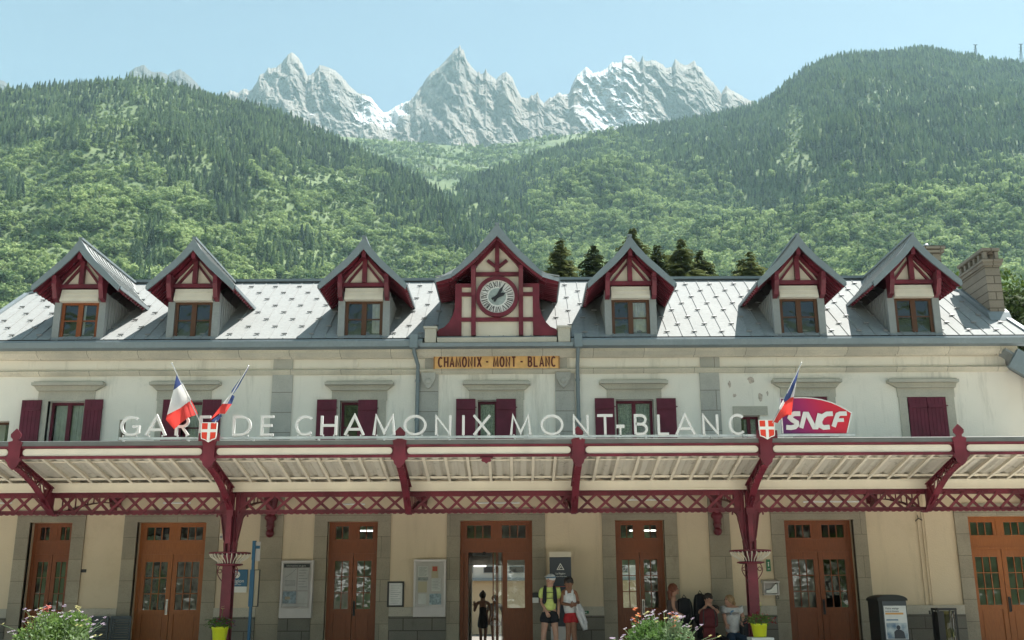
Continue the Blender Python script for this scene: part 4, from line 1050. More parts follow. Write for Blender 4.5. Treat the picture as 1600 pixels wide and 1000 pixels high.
g.box(X0 - .2, X1 + .2, YF - .06, YF - .0205, zc1 + .008, zc1 + .045); g.box(X0 - .2, X1 + .2, YF - .06, YF - .0205, zb_f - .015, zc0 - .008)
g.build('fascia_frame', m_maroon, CP)
# corrugated soffit and rafters per bay
ys0, zs0 = YF + .06, zb_f + .10; ys1, zs1 = 19.60, zs_b + .10
def sof(y): return zs0 + (zs1 - zs0) * (y - ys0) / (ys1 - ys0)
for a, b in zip(xs_, xs_[1:]):
    g = MB(); n = int((b - a) / .045); vs = []
    for (y, z) in ((ys0, zs0), (ys1, zs1)):
        for i in range(n + 1): q = (i % 5); vs.append((a + (b - a) * i / n, y, z + (.035 if q in (0, 1) else 0)))
    g.add(vs, [(i, i + 1, n + 2 + i, n + 1 + i) for i in range(n)]); 
    vs = []
    for (y, z) in ((YC + .2, zs_b + .12), (YW - .03, 4.10)):
        for i in range(n + 1): q = (i % 5); vs.append((a + (b - a) * i / n, y, z + (.035 if q in (0, 1) else 0)))
    g.add(vs, [(i, i + 1, n + 2 + i, n + 1 + i) for i in range(n)]); g.build('soffit', m_soffit, CP)
    g = MB(); m = 9 if b - a > 3.2 else 8
    for i in range(1, m):
        x = a + (b - a) * i / m
        g.bar((x, ys0, zs0 - .03), (x, ys1, zs1 - .03), .018, .06); g.bar((x, ys0, zs0 - .062), (x, ys1, zs1 - .062), .05, .008)
        g.bar((x, YC + .2, zs_b + .08), (x, YW - .03, 4.06), .04, .07)
    ym = ys0 + .30 * (ys1 - ys0); g.bar((a, ym, sof(ym) - .012), (b, ym, sof(ym) - .012), .05, .02, up=(0,0,1))
    ym = ys0 + .93 * (ys1 - ys0); g.bar((a, ym, sof(ym) - .022), (b, ym, sof(ym) - .022), .06, .04, up=(0,0,1))
    g.build('rafters', m_cream, CP)
g = MB(); g.box(X0, X1, 19.60, 19.66, Z(766.5, 19.6, 763), zs_b); g.box(X0, X1, 19.58, 19.70, zs_b, zs_b + .035); g.box(X0, X1, 19.585, 19.61, Z(766.5, 19.6, 763) , Z(766.5, 19.6, 763) + .03)
g.box(X0, X1, YW - .12, YW - .06, 3.98, 4.09); g.build('valley_gutter', m_cream, CP)
# lattice girder
g = MB(); g.box(X0, X1, YC - .07, YC + .07, zg_t - .012, zg_t); g.box(X0, X1, YC - .02, YC + .02, zg_t - .10, zg_t - .012); g.box(X0, X1, YC - .07, YC + .07, zg_b, zg_b + .012); g.box(X0, X1, YC - .021, YC + .021, zg_b + .012, zg_b + .07)
x = X0; 
while x < X1: g.prism([(x, zg_b), (x + .03, zg_b - .022), (x + .07, zg_b - .022), (x + .10, zg_b)][::-1], YC - .072, YC - .06); g.box(x + .04, x + .06, YC - .085, YC - .07, zg_t - .06, zg_t - .04); x += .115
for a, b in zip(xs_, xs_[1:]):
    a1, b1 = a + .09, b - .09; n = round((b1 - a1) / .335); w = (b1 - a1) / n; h0, h1 = zg_b + .05, zg_t - .08
    for i in range(n):
        p0 = a1 + i * w + .02; p1 = p0 + w - .04
        g.bar((p0, YC - .034, h0), (p1, YC - .034, h1), .02, .036, up=(0,1,0)) if False else None
        for (u, v, yy) in ((p0, p1, YC - .034), (p1, p0, YC + .034)):
            d = Vector((v - u, 0, h1 - h0)).normalized(); nn = Vector((-d.z, 0, d.x)) * .024
            P = [Vector((u, 0, h0)) - nn, Vector((v, 0, h1)) - nn, Vector((v, 0, h1)) + nn, Vector((u, 0, h0)) + nn]
            if v < u: P.reverse()
            g.prism([(q.x, q.z) for q in P], yy - .012, yy + .012)
g.build('lattice_girder', m_maroon, CP)

def half_disc(cx_, cz, r, a0, a1, n=8): return [(cx_ + r * math.cos(a0 + (a1 - a0) * k / n), cz + r * math.sin(a0 + (a1 - a0) * k / n)) for k in range(n + 1)]
def bracket(x, full):
    g = MB()
    # head plate with finial and scalloped foot
    y0, y1 = YF - .085, YF - .062; w = .105; zt = ZF(697); zbp = ZF(722)
    P = [(x - w, zbp + .10), (x - w - .05, zbp + .07), (x - w + .0, zbp + .03), (x - w + .02, zbp - .03), (x - .05, zbp - .07), (x, zbp - .11), (x + .05, zbp - .07), (x + w - .02, zbp - .03), (x + w, zbp + .03), (x + w + .05, zbp + .07), (x + w, zbp + .10), (x + w, zt), (x + w + .02, zt + .10), (x + w - .02, zt + .115), (x + .05, zt + .12), (x + .05, zt + .15)]
    P += [(x + .09, zt + .19), (x + .095, zt + .24), (x + .05, zt + .29), (x, zt + .34), (x - .05, zt + .29), (x - .095, zt + .24), (x - .09, zt + .19), (x - .05, zt + .15), (x - .05, zt + .12), (x - w + .02, zt + .115), (x - w - .02, zt + .10), (x - w, zt)]
    g.prism(P, y0, y1)
    # chords of the raking bracket
    A = Vector((x, YF + .02, zb_f - .0)); Bq = Vector((x, YC - .02, zg_t + .02)); C_ = Vector((x, YF + .05, zb_f - .16)); D_ = Vector((x, YC - .05, zg_b - .02))
    top = [A.lerp(Bq, k / 8) for k in range(9)]; bot = []
    for k in range(9):
        q = C_.lerp(D_, k / 8); q.z += .10 * math.sin(math.pi * k / 8); bot.append(q)
    for P_ in (top, bot):
        for a, b in zip(P_, P_[1:]): g.bar(a, b, .13, .014); g.bar(a - Vector((0,0,.03)) if P_ is top else a + Vector((0,0,.03)), b - Vector((0,0,.03)) if P_ is top else b + Vector((0,0,.03)), .022, .06)
    for k in range(8):
        a, b = (top[k], bot[k + 1]) if k % 2 else (bot[k], top[k + 1])
        for sx in (-.03, .03): g.bar(a + Vector((sx,0,0)), b + Vector((sx,0,0)), .012, .035)
        for j in (0, .5):
            q = bot[k].lerp(bot[k + 1], j)
            for sx in (-.05, .05): g.ball(q + Vector((sx, -.008, -.012)), .012, 3)
    # web gusset at the foot
    g.prismx([(YC - .55, zg_b + .19), (YC - .05, zg_b + .02), (YC - .02, zg_t), (YC - .42, zg_t + .03)], x - .016, x + .016)
    # rear arm: top tie, arch, verticals
    zt2_ = zg_t + .02; g.bar((x, YC + .05, zt2_), (x, YW - .1, zt2_ + .25), .09, .05)
    arc = [Vector((x, YC + .08 + (YW - .25 - YC) * k / 10, zg_b - .02 + (zt2_ + .05 - zg_b) * math.sin(k / 10 * math.pi * .5))) for k in range(11)]
    for a, b in zip(arc, arc[1:]): g.bar(a, b, .10, .02)
    for k in range(1, 9): z_top = zt2_ + .25 * k / 10; g.bar(arc[k], (x, arc[k].y, z_top), .02, .03)
    g.prismx([(YW - .55, zt2_ + .2), (YW - .40, zt2_ - .05), (YW - .12, zt2_ - .16), (YW - .12, zt2_ + .25)], x - .03, x + .03)
    br = g.build('bracket', m_maroon, CP)
    # wall corbel
    zc_ = Z(829, YW, 763); zk = Z(776, YW, 763); c = MB(); y = YW - .12
    if full:
        c.lathe([(.045, zc_ + .015), (.085, zc_ + .05), (.07, zc_ + .08), (.10, zc_ + .10), (.085, zc_ + .13), (.085, zc_ + .22), (.13, zc_ + .26), (.13, zc_ + .31), (.10, zc_ + .34), (.10, zc_ + .42), (.17, zk + .05), (.17, zk + .10)], (x, y, 0), 14)
        c.ball((x, y, zc_ - .045), .092, 8)
    else: c.lathe([(.03, zk - .22), (.07, zk - .18), (.09, zk - .08), (.15, zk), (.15, zk + .10)], (x, y, 0), 14)
    zc_ = zc_ if full else zk - .1
    c.box(x - .06, x + .06, y + .06, YW, zc_ - .1, zk); c.build('wall_corbel', m_maroon, CP)
    return br
for i, x in enumerate(xs_): bracket(x, i in (2, 5))
m_wire = mat('cream_wire', (.62,.57,.46), .5)
def column(x):
    g = MB(); w = .088
    g.box(x - w, x + w, YC - .03, YC + .03, 0, zg_b); g.box(x - w, x - w + .014, YC - .10, YC + .10, 0, zg_b + .4); g.box(x + w - .014, x + w, YC - .10, YC + .10, 0, zg_b + .4)
    g.box(x - .02, x + .02, YC - .10, YC + .10, 0, zg_b)
    g.box(x - w - .005, x + w + .005, YC - .115, YC - .101, 0, Z(866, YC)); g.box(x - w - .005, x + w + .005, YC + .101, YC + .115, 0, zg_b)
    for s in (-1, 1):      # curved gussets under the girder
        z0, z1 = Z(850, YC), zg_b
        cv = [(w + .10 + .11 * (1 - math.cos(k / 6 * math.pi / 2)), z1 - .12 + .12 * math.sin(k / 6 * math.pi / 2)) for k in range(7)]
        P = [(w, z0)] + [(w + .035, z0 + .10)] + cv + [(w + .16, z1 + .02), (w + .16, zg_t - .02), (w, zg_t - .02)]
        Q = [(x + s * u, v) for u, v in P]
        if s < 0: Q.reverse()
        g.prism(Q, YC - .024, YC + .024)
        E_ = [(w, z0), (w + .035, z0 + .10)] + cv
        for (u0, v0), (u1, v1) in zip(E_, E_[1:]): g.bar((x + s*u0, YC, v0), (x + s*u1, YC, v1), .12, .014, up=(s,0,0))
        g.box(min(x + s*w, x + s*(w+.05)), max(x + s*w, x + s*(w+.05)), YC - .06, YC + .06, zg_b, zg_t - .01)
        g.bar((x + s*(w+.01), YC, z0 + .05), (x + s * (w - .005), YC, Z(862, YC)), .13, .05, up=(s,0,0))
    g.box(x - .045, x + .045, YC - .21, YC - .116, Z(848, YC), Z(806, YC)); g.box(x - .06, x + .06, YC - .19, YC - .10, Z(806, YC), zg_t - .05)
    g.box(x - .13, x + .13, YC - .15, YC + .15, 0, .12)
    zz_ = .3
    while zz_ < Z(866, YC):
        for s in (-1, 1): g.ball((x + s * .065, YC - .117, zz_), .011, 3)
        zz_ += .16
    col = g.build('column', m_maroon, CP)
    zr, zb_ = Z(862, YC - .3), Z(881, YC - .1); g = MB(); R1, R0 = .36, .20
    for k in range(26):
        a = 2 * math.pi * k / 26; P = []
        for j in range(7):
            u = j / 6; r = R0 + (R1 - R0) * (u ** 1.0) + .035 * math.sin(u * math.pi * 2) * -1; P.append((x + r * math.cos(a), YC + r * math.sin(a), zb_ + (zr - zb_) * u))
        g.tube(P, .0085, 5)
    g.build('planter_basket', m_wire, col)
    g = MB()
    def ring(r, z, t_): g.tube([(x + r * math.cos(2*math.pi*k/32), YC + r * math.sin(2*math.pi*k/32), z) for k in range(33)], t_, 6, cap=False)
    ring(R1 + .01, zr + .005, .018); ring(R0, zb_, .016); ring(.24, zb_ + .01, .014)
    for k in range(8):
        a = 2*math.pi*k/8; g.bar((x + .1*math.cos(a), YC + .1*math.sin(a), zb_), (x + R0*math.cos(a), YC + R0*math.sin(a), zb_), .02, .014)
    for s in (-1, 1):
        P = [(x + s*(.09 + .10*math.sin(u*2.4)), YC - .09, zb_ - .30 + .28*u) for u in [j/10 for j in range(11)]]; g.tube(P, .009, 5)
        g.tube([(x + s*(.14 + .035*math.cos(k*.6)), YC - .09, zb_ - .11 + .035*math.sin(k*.6)) for k in range(11)], .008, 5)
    g.build('basket_ring', m_maroon, col)
column(xs_[2]); column(xs_[5]); column(xs_[0]); column(xs_[7])
# crest under the middle of the fascia
g = MB(); x = at(760, 715, YF).x; z = zb_f
P = [(-.11,.0),(-.115,-.035),(-.07,-.05),(-.09,-.075),(-.07,-.10),(-.035,-.105),(0,-.135),(.035,-.105),(.07,-.10),(.09,-.075),(.07,-.05),(.115,-.035),(.11,.0)]
g.prism([(x + a, z + b) for a, b in P], YF - .06, YF - .03); g.build('crest_ornament', m_maroon, CP)

# fluorescent tubes hung under the rear canopy: tops of the lattice show them
m_tubelit = mat('white_tube_glass', (.8,.8,.78), .3)
for px0, px1, py in ((525,570,788), (738,812,786), (980,1046,781), (1255,1342,784), (255,298,786), (0,18,786)):
    a, b = at(px0, py, 21.4), at(px1, py, 21.4); L_ = empty('strip_light', ((a.x+b.x)/2, 21.4, a.z), {525:'white strip light behind the lattice left of the narrow door with dark poster',738:'white strip light behind the lattice above the open main entrance',980:'white strip light behind the lattice above the narrow door right of the hikers',1255:'white strip light behind the lattice above the second door from the right',255:'white strip light behind the lattice above the second door from the left',0:'white strip light at the far left end of the lattice'}[px0], 'strip light', 'strip lights hung under the canopy')
    g = MB(); g.tube([(a.x, 21.4, a.z), (b.x, 21.4, a.z)], .018, 8); g.build('tube', m_tubelit, L_)
    g = MB()
    for q in (.15, .85): x = a.x + (b.x - a.x) * q; g.box(x - .008, x + .008, 21.39, 21.41, a.z + .018, 3.9)
    g.build('hanger', m_cream, L_)
# ------------------------------------------------------------------ writing
def ribbon(g, pts, w, y0, y1, mi=0):
    P = [Vector((p[0], p[1])) for p in pts]; Lf, Rt = [], []
    closed = (P[0] - P[-1]).length < 1e-6
    for i, p in enumerate(P):
        if closed: a, b = P[i - 1 if i else -2], P[i + 1 if i < len(P) - 1 else 1]
        else: a, b = P[max(i - 1, 0)], P[min(i + 1, len(P) - 1)]
        if (p - a).length < 1e-9: d = (b - p).normalized(); n = Vector((-d.y, d.x)); k = 1
        elif (b - p).length < 1e-9: d = (p - a).normalized(); n = Vector((-d.y, d.x)); k = 1
        else:
            d1, d2 = (p - a).normalized(), (b - p).normalized(); d = (d1 + d2).normalized(); n = Vector((-d.y, d.x)); k = 1 / max(.45, n.dot(Vector((-d1.y, d1.x))))
        Lf.append(p + n * w / 2 * k); Rt.append(p - n * w / 2 * k)
    m = len(P); vs = [(v.x, y0, v.y) for v in Lf] + [(v.x, y0, v.y) for v in Rt] + [(v.x, y1, v.y) for v in Lf] + [(v.x, y1, v.y) for v in Rt]
    fs = []
    for i in range(m - 1): fs += [(i, m+i, m+i+1, i+1), (2*m+i, 2*m+i+1, 3*m+i+1, 3*m+i), (i, i+1, 2*m+i+1, 2*m+i), (m+i, 3*m+i, 3*m+i+1, m+i+1)]
    if not closed: fs += [(0, 2*m, 3*m, m), (m-1, 2*m-1, 4*m-1, 3*m-1)]
    g.add(vs, fs, mi)
def arc(cx_, cz, rx, rz, a0, a1, n=20): return [(cx_ + rx * math.cos(math.radians(a0 + (a1 - a0) * k / n)), cz + rz * math.sin(math.radians(a0 + (a1 - a0) * k / n))) for k in range(n + 1)]
GL = {  # strokes in a box 1 wide and 1 high
 'G': [arc(.52,.5,.48,.47,50,270,24)[:-1] + arc(.52,.5,.48,.47,270,330,6)[:0] + [(.52,.03),(.75,.06),(.93,.17),(.93,.47),(.60,.47)]],
 'A': [[(0,0),(.5,1),(1,0)], [(.19,.30),(.81,.30)]],
 'R': [[(.04,0),(.04,.97),(.5,.97)] + arc(.5,.72,.42,.25,90,-90,12)[1:] + [(.04,.47)], [(.45,.47),(.98,0)]],
 'E': [[(.95,.97),(.06,.97),(.06,.03),(.97,.03)], [(.06,.51),(.85,.51)]],
 'D': [[(.04,.03),(.04,.97),(.42,.97)] + arc(.42,.5,.54,.47,90,-90,18)[1:] + [(.04,.03)]],
 'C': [arc(.55,.5,.52,.47,48,312,26)],
 'H': [[(.04,0),(.04,1)], [(.96,0),(.96,1)], [(.04,.5),(.96,.5)]],
 'M': [[(.0,0),(.10,.97),(.5,.12),(.90,.97),(1,0)]],
 'O': [arc(.5,.5,.5,.47,90,450,36)],
 'N': [[(.05,0),(.05,.95),(.95,.05),(.95,1)]],
 'I': [[(.5,0),(.5,1)]],
 'X': [[(0,0),(1,1)], [(0,1),(1,0)]],
 'T': [[(.5,0),(.5,.97)], [(0,.97),(1,.97)]],
 'B': [[(.06,.03),(.06,.97),(.5,.97)] + arc(.5,.75,.36,.22,90,-90,10)[1:] + [(.06,.53)], [(.5,.53)] + arc(.5,.28,.44,.25,90,-90,12)[1:] + [(.06,.03)]],
 'L': [[(.06,1),(.06,.03),(1,.03)]],
 '-': [[(0,.5),(1,.5)]], 'S': [[(.9,.84)] + arc(.52,.74,.36,.23,50,270,14) + arc(.5,.27,.40,.24,88,-130,16)],
 'F': [[(.06,0),(.06,.97),(.95,.97)], [(.06,.52),(.85,.52)]], 'P': [[(.06,0),(.06,.97),(.5,.97)] + arc(.5,.72,.42,.25,90,-90,12)[1:] + [(.06,.47)]]}
def glyph(g, chh, x0, x1, z0, z1, w, y0, y1, mi=0, slant=0):
    for k, s in enumerate(GL[chh]):
        pts = [(x0 + w/2 * 0 + (x1 - x0) * a + slant * (z1 - z0) * b, z0 + w/2 + (z1 - z0 - w) * b) for a, b in s]
        ribbon(g, pts, w, y0 - .002 * k, y1 - .002 * k, mi)
m_letter = mat('white_letter_paint', (.60,.60,.585), .45, var=.03, vscale=2)
m_rail = mat('galvanised_rail', (.55,.58,.60), .35, .6, var=.15, vscale=5)
YL = 17.95
def ZL(py): return Z(py, YL, 680)
SG = empty('station_name_lettering', (at(680, 684, YL).x, YL, zt_f), 'tall white standing letters reading GARE DE CHAMONIX MONT-BLANC on a rail along the canopy edge', 'sign lettering')
LET = [('G',188,221),('A',228,261),('R',274,297),('E',311,331),('D',363,394),('E',407,430),('C',461,491),('H',500.5,527.5),('A',538,570),('M',583,618),('O',631,666),('N',679,706),('I',720,728),('X',739,767),
       ('M',797,830),('O',845,880),('N',894,921),('T',932,959),('B',990,1013),('L',1026.5,1046),('A',1055,1086),('N',1096.5,1123.5),('C',1138,1165)]
for chh, a, b in LET:
    g = MB(); pm = (a + b) / 2; dz = -(pm - 680) * 0.004 * .0; z0, z1 = at(pm, 681.5 + (680 - pm) * .0017, YL).z, at(pm, 647.5 + (680 - pm) * .0035, YL).z; xa, xb = at(a + 1.5, 665, YL).x, at(b - 1.5, 665, YL).x
    glyph(g, chh, xa, xb, z0, z1, .041, YL - .03, YL + .03); 
    for q in ((.15, .85) if chh not in 'IT' else (.5,)): x = xa + (xb - xa) * q; g.box(x - .012, x + .012, YL - .01, YL + .02, zt_f + .03, z0 + .03)
    g.build('letter', m_letter, SG)
g = MB(); xa, xb = at(963, 668, YL).x, at(975.5, 668, YL).x; z = at(969, 666.5, YL).z; g.box(xa, xb, YL - .03, YL + .03, z - .025, z + .03); g.box((xa+xb)/2 - .015, (xa+xb)/2 + .015, YL - .02, YL + .02, zt_f + .03, z - .025); g.build('hyphen', m_letter, SG)
g = MB(); g.box(at(186, 685, YL).x, at(1183, 685, YL).x, YL - .02, YL + .02, zt_f + .005, zt_f + .045)
x = at(190, 685, YL).x
while x < at(1180, 685, YL).x: g.box(x, x + .03, YL, YF + .02, zt_f - .02, zt_f + .006); x += 1.15
g.build('rail', m_rail, SG)
# national railway sign: purple to red panel with white italic lettering
YS = 17.93
m_sn, t, p, pos = newmat('purple_to_red_panel', .35)
sx = nd(t, 'ShaderNodeSeparateXYZ'); t.links.new(pos, sx.inputs[0]); mr_ = nd(t, 'ShaderNodeMapRange')
xa, xb = at(1223, 660, YS).x, at(1331, 660, YS).x; mr_.inputs['From Min'].default_value = xa; mr_.inputs['From Max'].default_value = xb
t.links.new(math_n(t, 'ADD', sx.outputs[0], math_n(t, 'MULTIPLY', math_n(t, 'SUBTRACT', sx.outputs[2], zt_f + .3), .35)), mr_.inputs['Value'])
cr = nd(t, 'ShaderNodeValToRGB'); e = cr.color_ramp.elements; e[0].color = (.10,.012,.11,1); e[1].color = (.55,.02,.03,1); e2 = e.new(.35); e2.color = (.28,.012,.10,1); e3 = e.new(.68); e3.color = (.46,.012,.045,1)
t.links.new(mr_.outputs[0], cr.inputs['Fac']); t.links.new(cr.outputs['Color'], p.inputs['Base Color'])
def q2(cx_, cy_): v = at(1100 + cx_ / 5.333, 560 + cy_ / 5.333, YS); return (v.x, v.z)
P = [(658,632),(1190,630),(1229,455)] + [(1180,425),(1120,393),(1060,367),(980,345),(900,332),(830,327),(740,328),(636,334)]
SN = empty('railway_sign', (q2(930, 632)[0], YS, zt_f), 'large purple to red panel with white italic SNCF lettering standing on the canopy', 'sign')
g = MB(); g.prism([q2(*v) for v in P], YS, YS + .07); g.build('panel', m_sn, SN)
g = MB(); ribbon(g, [q2(*v) for v in P + P[:1]], .018, YS - .008, YS + .078); g.build('white_edge', m_letter, SN)
g = MB()
def rb(pts, w=.082, dy=0): ribbon(g, [q2(*v) for v in pts], w, YS - .022 - dy, YS - .002 - dy)
rb([(800,462),(752,462),(722,474),(715,495),(735,515),(770,535),(772,555),(755,572),(725,578),(684,575)])
rb([(808,580),(838,464),(858,464),(915,574),(935,574),(962,462)], .074, .001)
rb([(1070,462),(1020,464),(985,485),(962,525),(968,562),(995,577),(1045,573)], .08, .002); rb([(1078,570),(1100,500),(1112,470),(1130,462),(1186,461)], .076, .003); rb([(1096,517),(1162,515)], .06, .0045)
g.build('lettering', m_letter, SN)
g = MB(); g.box(at(1160, 685, YL).x, at(1335, 683, YL).x, YL - .06, YL - .02, zt_f + .0, zt_f + .04)
for cx_ in (690, 892, 1130): v = q2(cx_, 632); g.box(v[0] - .02, v[0] + .02, YS + .0, YS + .05, zt_f + .04, v[1] + .01)
g.build('rail', m_rail, SN)
# golden name board in the frieze
YN = YW - .10
m_gold = mat('golden_board', (.80,.47,.18), .6, var=.10, vscale=7); m_brown = mat('brown_lettering', (.13,.028,.018), .55)
x0, x1 = X(677.6, 566, YN), X(874.5, 566, YN); z0, z1 = Z(578.5, YN), Z(553, YN)
NB = empty('name_board', ((x0 + x1) / 2, YN, z0), 'long golden board with brown lettering CHAMONIX - MONT - BLANC under the clock', 'sign')
g = MB(); g.box(x0 + .03, x1 - .03, YN, YW - .03, z0 + .03, z1 - .03); g.build('board', m_gold, NB)
g = MB()
for a, b, c, d in ((x0, x1, z0, z0 + .03), (x0, x1, z1 - .03, z1), (x0, x0 + .03, z0 + .03, z1 - .03), (x1 - .03, x1, z0 + .03, z1 - .03)): g.box(a, b, YN - .02, YW - .03, c, d)
g.build('frame', mat('ochre_frame', (.42,.22,.09), .6), NB)
txt = 'CHAMONIX - MONT - BLANC'; wd = {'I': .42, '-': .62, ' ': .42, 'M': 1.15}
tot = sum(wd.get(c, 1) for c in txt) + .26 * (len(txt) - 1); L0, L1 = x0 + .10, x1 - .09; u = (L1 - L0) / tot; x = L0
za, zb3 = z0 + .062, z1 - .055
for c in txt:
    w = wd.get(c, 1) * u
    if c != ' ':
        g = MB(); 
        if c == '-': g.box(x + .0, x + w * .8, YN - .010, YN - .001, (za+zb3)/2 - .015, (za+zb3)/2 + .02)
        else: glyph(g, c, x + .012, x + w - .012, za, zb3, .036, YN - .010, YN - .001)
        g.build('letter' if c != '-' else 'dash', m_brown, NB)
    x += w + .26 * u
# shields
m_red = mat('heraldic_red', (.70,.045,.02), .45); m_white = mat('white_enamel', (.78,.77,.73), .45)
def shield(px, py0, py1, lab):
    Y = 17.80; x = at(px, (py0+py1)/2, Y).x; z1, z0 = at(px, py0, Y).z, at(px, py1, Y).z; w = (z1 - z0) * .40; h = z1 - z0
    P = [(x - w, z1), (x - w*.96, z0 + .3*h), (x - w*.9, z0 + .18*h), (x - w*.45, z0 + .12*h), (x, z0), (x + w*.45, z0 + .12*h), (x + w*.9, z0 + .18*h), (x + w*.96, z0 + .3*h), (x + w, z1)]
    T = empty('coat_of_arms', (x, Y, z0), lab, 'shield', 'red shields with a white cross on the canopy edge')
    g = MB(); g.prism(P, Y, Y + .02); g.build('shield_plate', m_red, T)
    g = MB(); ribbon(g, P + P[:1], .012, Y - .006, Y + .026); g.build('shield_rim', m_white, T)
    g = MB(); c = w * .19; zc = z0 + .58*h; g.prism([(x - c, z0 + .08*h), (x, z0 + .015*h), (x + c, z0 + .08*h), (x + c, zc - c), (x + w - .006, zc - c), (x + w - .006, zc + c), (x + c, zc + c), (x + c, z1 - .006), (x - c, z1 - .006), (x - c, zc + c), (x - w + .006, zc + c), (x - w + .006, zc - c), (x - c, zc - c)], Y - .008, Y - .001); g.build('white_cross', m_white, T)
    g = MB(); g.box(x - .06, x + .06, Y + .021, Y + .05, z0 + .05, z1 - .05); g.box(x - .03, x + .03, Y + .05, YF - .05, z0 + .12, z0 + .2); g.box(x - w - .05, x + w + .05, Y + .03, Y + .045, z0 + .02, z0 + .16); g.build('holder', m_maroon, T)
shield(326.3, 660.5, 690.5, 'red shield with a white cross under the two crossing flags')
shield(1198.5, 656.5, 686, 'red shield with a white cross beside the purple to red railway sign')
# flags
def clothmat(name, c):
    m, t, p, pos = newmat(name, .8); p.inputs['Base Color'].default_value = (*c, 1); tr = nd(t, 'ShaderNodeBsdfTranslucent'); tr.inputs[0].default_value = (*c, 1)
    mx = nd(t, 'ShaderNodeMixShader'); mx.inputs[0].default_value = .45; t.links.new(p.outputs[0], mx.inputs[1]); t.links.new(tr.outputs[0], mx.inputs[2]); t.links.new(mx.outputs[0], t.nodes['Material Output'].inputs['Surface']); return m
m_fb, m_fw, m_fr = clothmat('flag_blue', (.05,.075,.20)), clothmat('flag_white', (.74,.72,.70)), clothmat('flag_red', (.68,.06,.05))
FM = [m_fb, m_fw, m_fr]
def flag(pole, bands, lab, Y=17.85, fy=.12):
    """pole: two photo points; bands: list of (material, polygon rows) where every polygon is a strip between two edge polylines"""
    a, b = at(*pole[0], Y), at(*pole[1], Y - .25)
    T = empty('flag', tuple(a), lab, 'flag')
    g = MB(); g.tube([a, b], .010, 6); g.ball(b, .016, 5); g.build('pole', m_metal, T)
    g = MB(); 
    for mi, e0, e1 in bands:
        n, m = 10, 8
        E0 = [Vector(v) for v in e0]; E1 = [Vector(v) for v in e1]
        def pl(E, u):
            k = u * (len(E) - 1); i = min(int(k), len(E) - 2); return E[i].lerp(E[i + 1], k - i)
        vs = []
        for i in range(n + 1):
            for j in range(m + 1):
                q = pl(E0, j / m).lerp(pl(E1, j / m), i / n)
                yy = Y - .12 + fy * (.55 * math.sin(q.x * .21 + q.y * .03) + .45 * math.sin(q.x * .09 - q.y * .10 + mi * .0))
                vs.append(at(q.x, q.y, yy))
        g.add(vs, [(i*(m+1)+j, i*(m+1)+j+1, (i+1)*(m+1)+j+1, (i+1)*(m+1)+j) for i in range(n) for j in range(m)], mi, True)
    g.build('cloth', FM, T)
def f1(a, b): return (180 + a / 5.333, 560 + b / 5.333)
def f2(a, b): return (1100 + a / 5.333, 560 + b / 5.333)
flag((f1(760,640), f1(472,42)), [(0, [f1(512,128), f1(515,135)], [f1(485,265), f1(520,240), f1(562,208)]), (1, [f1(485,265), f1(520,240), f1(562,208)], [f1(432,470), f1(540,415), f1(635,345)]),
     (2, [f1(432,470), f1(540,415), f1(635,345)], [f1(420,510), f1(490,590), f1(540,545), f1(605,495), f1(692,465)])], 'wide open tricolour flag, left of the two over the first word')
flag((f1(770,640), f1(1110,65)), [(0, [f1(1108,72), f1(1112,78)], [f1(970,270), f1(985,262), f1(1028,235)]), (0, [f1(970,270), f1(985,262), f1(1028,235)], [f1(968,290), f1(975,300), f1(985,296)]),
     (1, [f1(968,290), f1(975,300)], [f1(893,378), f1(935,378)]), (0, [f1(975,300), f1(996,318)], [f1(935,378), f1(972,380)]), (2, [f1(893,378), f1(935,378), f1(972,380)], [f1(785,520), f1(862,460), f1(915,462)]), (0, [f1(880,462), f1(890,480)], [f1(800,520), f1(838,540)])],
     'tricolour flag furled narrow round its pole, over the first word')
flag((f2(520,640), f2(812,38)), [(0, [f2(792,75), f2(796,80)], [f2(662,350), f2(690,365), f2(722,322), f2(768,195)]), (1, [f2(765,192), f2(770,196)], [f2(720,330), f2(748,322)]), (1, [f2(660,345), f2(672,372)], [f2(622,420), f2(640,430)]),
     (2, [f2(668,372), f2(722,325), f2(748,322)], [f2(612,470), f2(660,455), f2(728,470)]), (2, [f2(612,470), f2(660,455), f2(728,470)], [f2(580,530), f2(612,540), f2(660,475)])], 'tricolour flag hanging beside the purple to red railway sign')
# ------------------------------------------------------------------ spruces behind the roof
def spruce_crown(rng, H, rbase):
    g = MB(); z = H
    z = H - .1; k = 0
    while z > H * .12:
        u = (H - z) / H; L_ = .14 + min(rbase, .66 * (H - z) ** .92); nb = 9
        for b in range(nb):
            a = rng.uniform(0, 6.283); l = L_ * rng.uniform(.5, 1.3); dz_ = rng.uniform(-.16, .16); droop = rng.uniform(.15, .55); d = Vector((math.cos(a), math.sin(a), 0)); sd_ = Vector((-d.y, d.x, 0))
            m = max(2, int(l / .26)); 
            for j in range(m):
                t0 = (j + .3) / m; c = d * (l * t0) + Vector((0, 0, z + dz_ - droop * l * t0 * t0 + .12 * l * t0)); s = (.21 + .14 * (1 - t0)) * rng.uniform(.7, 1.3) * (1 if l > .8 else .6)
                for sg in (-1, 1):
                    e = (d * .6 + sd_ * sg * .9).normalized() * s * 1.7 + Vector((0, 0, -s * rng.uniform(.2, .9)))
                    g.add([c, c + d * s, c + e], [(0, 1, 2)])
        z -= .15 + .012 * (H - z) ; k += 1
    g.add([(0,0,H+.25),(.05,0,H-.4),(-.03,.04,H-.4),(-.03,-.04,H-.4)], [(0,1,2),(0,2,3),(0,3,1)])
    return g
m_sp2 = leafmat('near_spruce_needles', (.05,.07,.025), (.15,.17,.065), 1.5, .25)
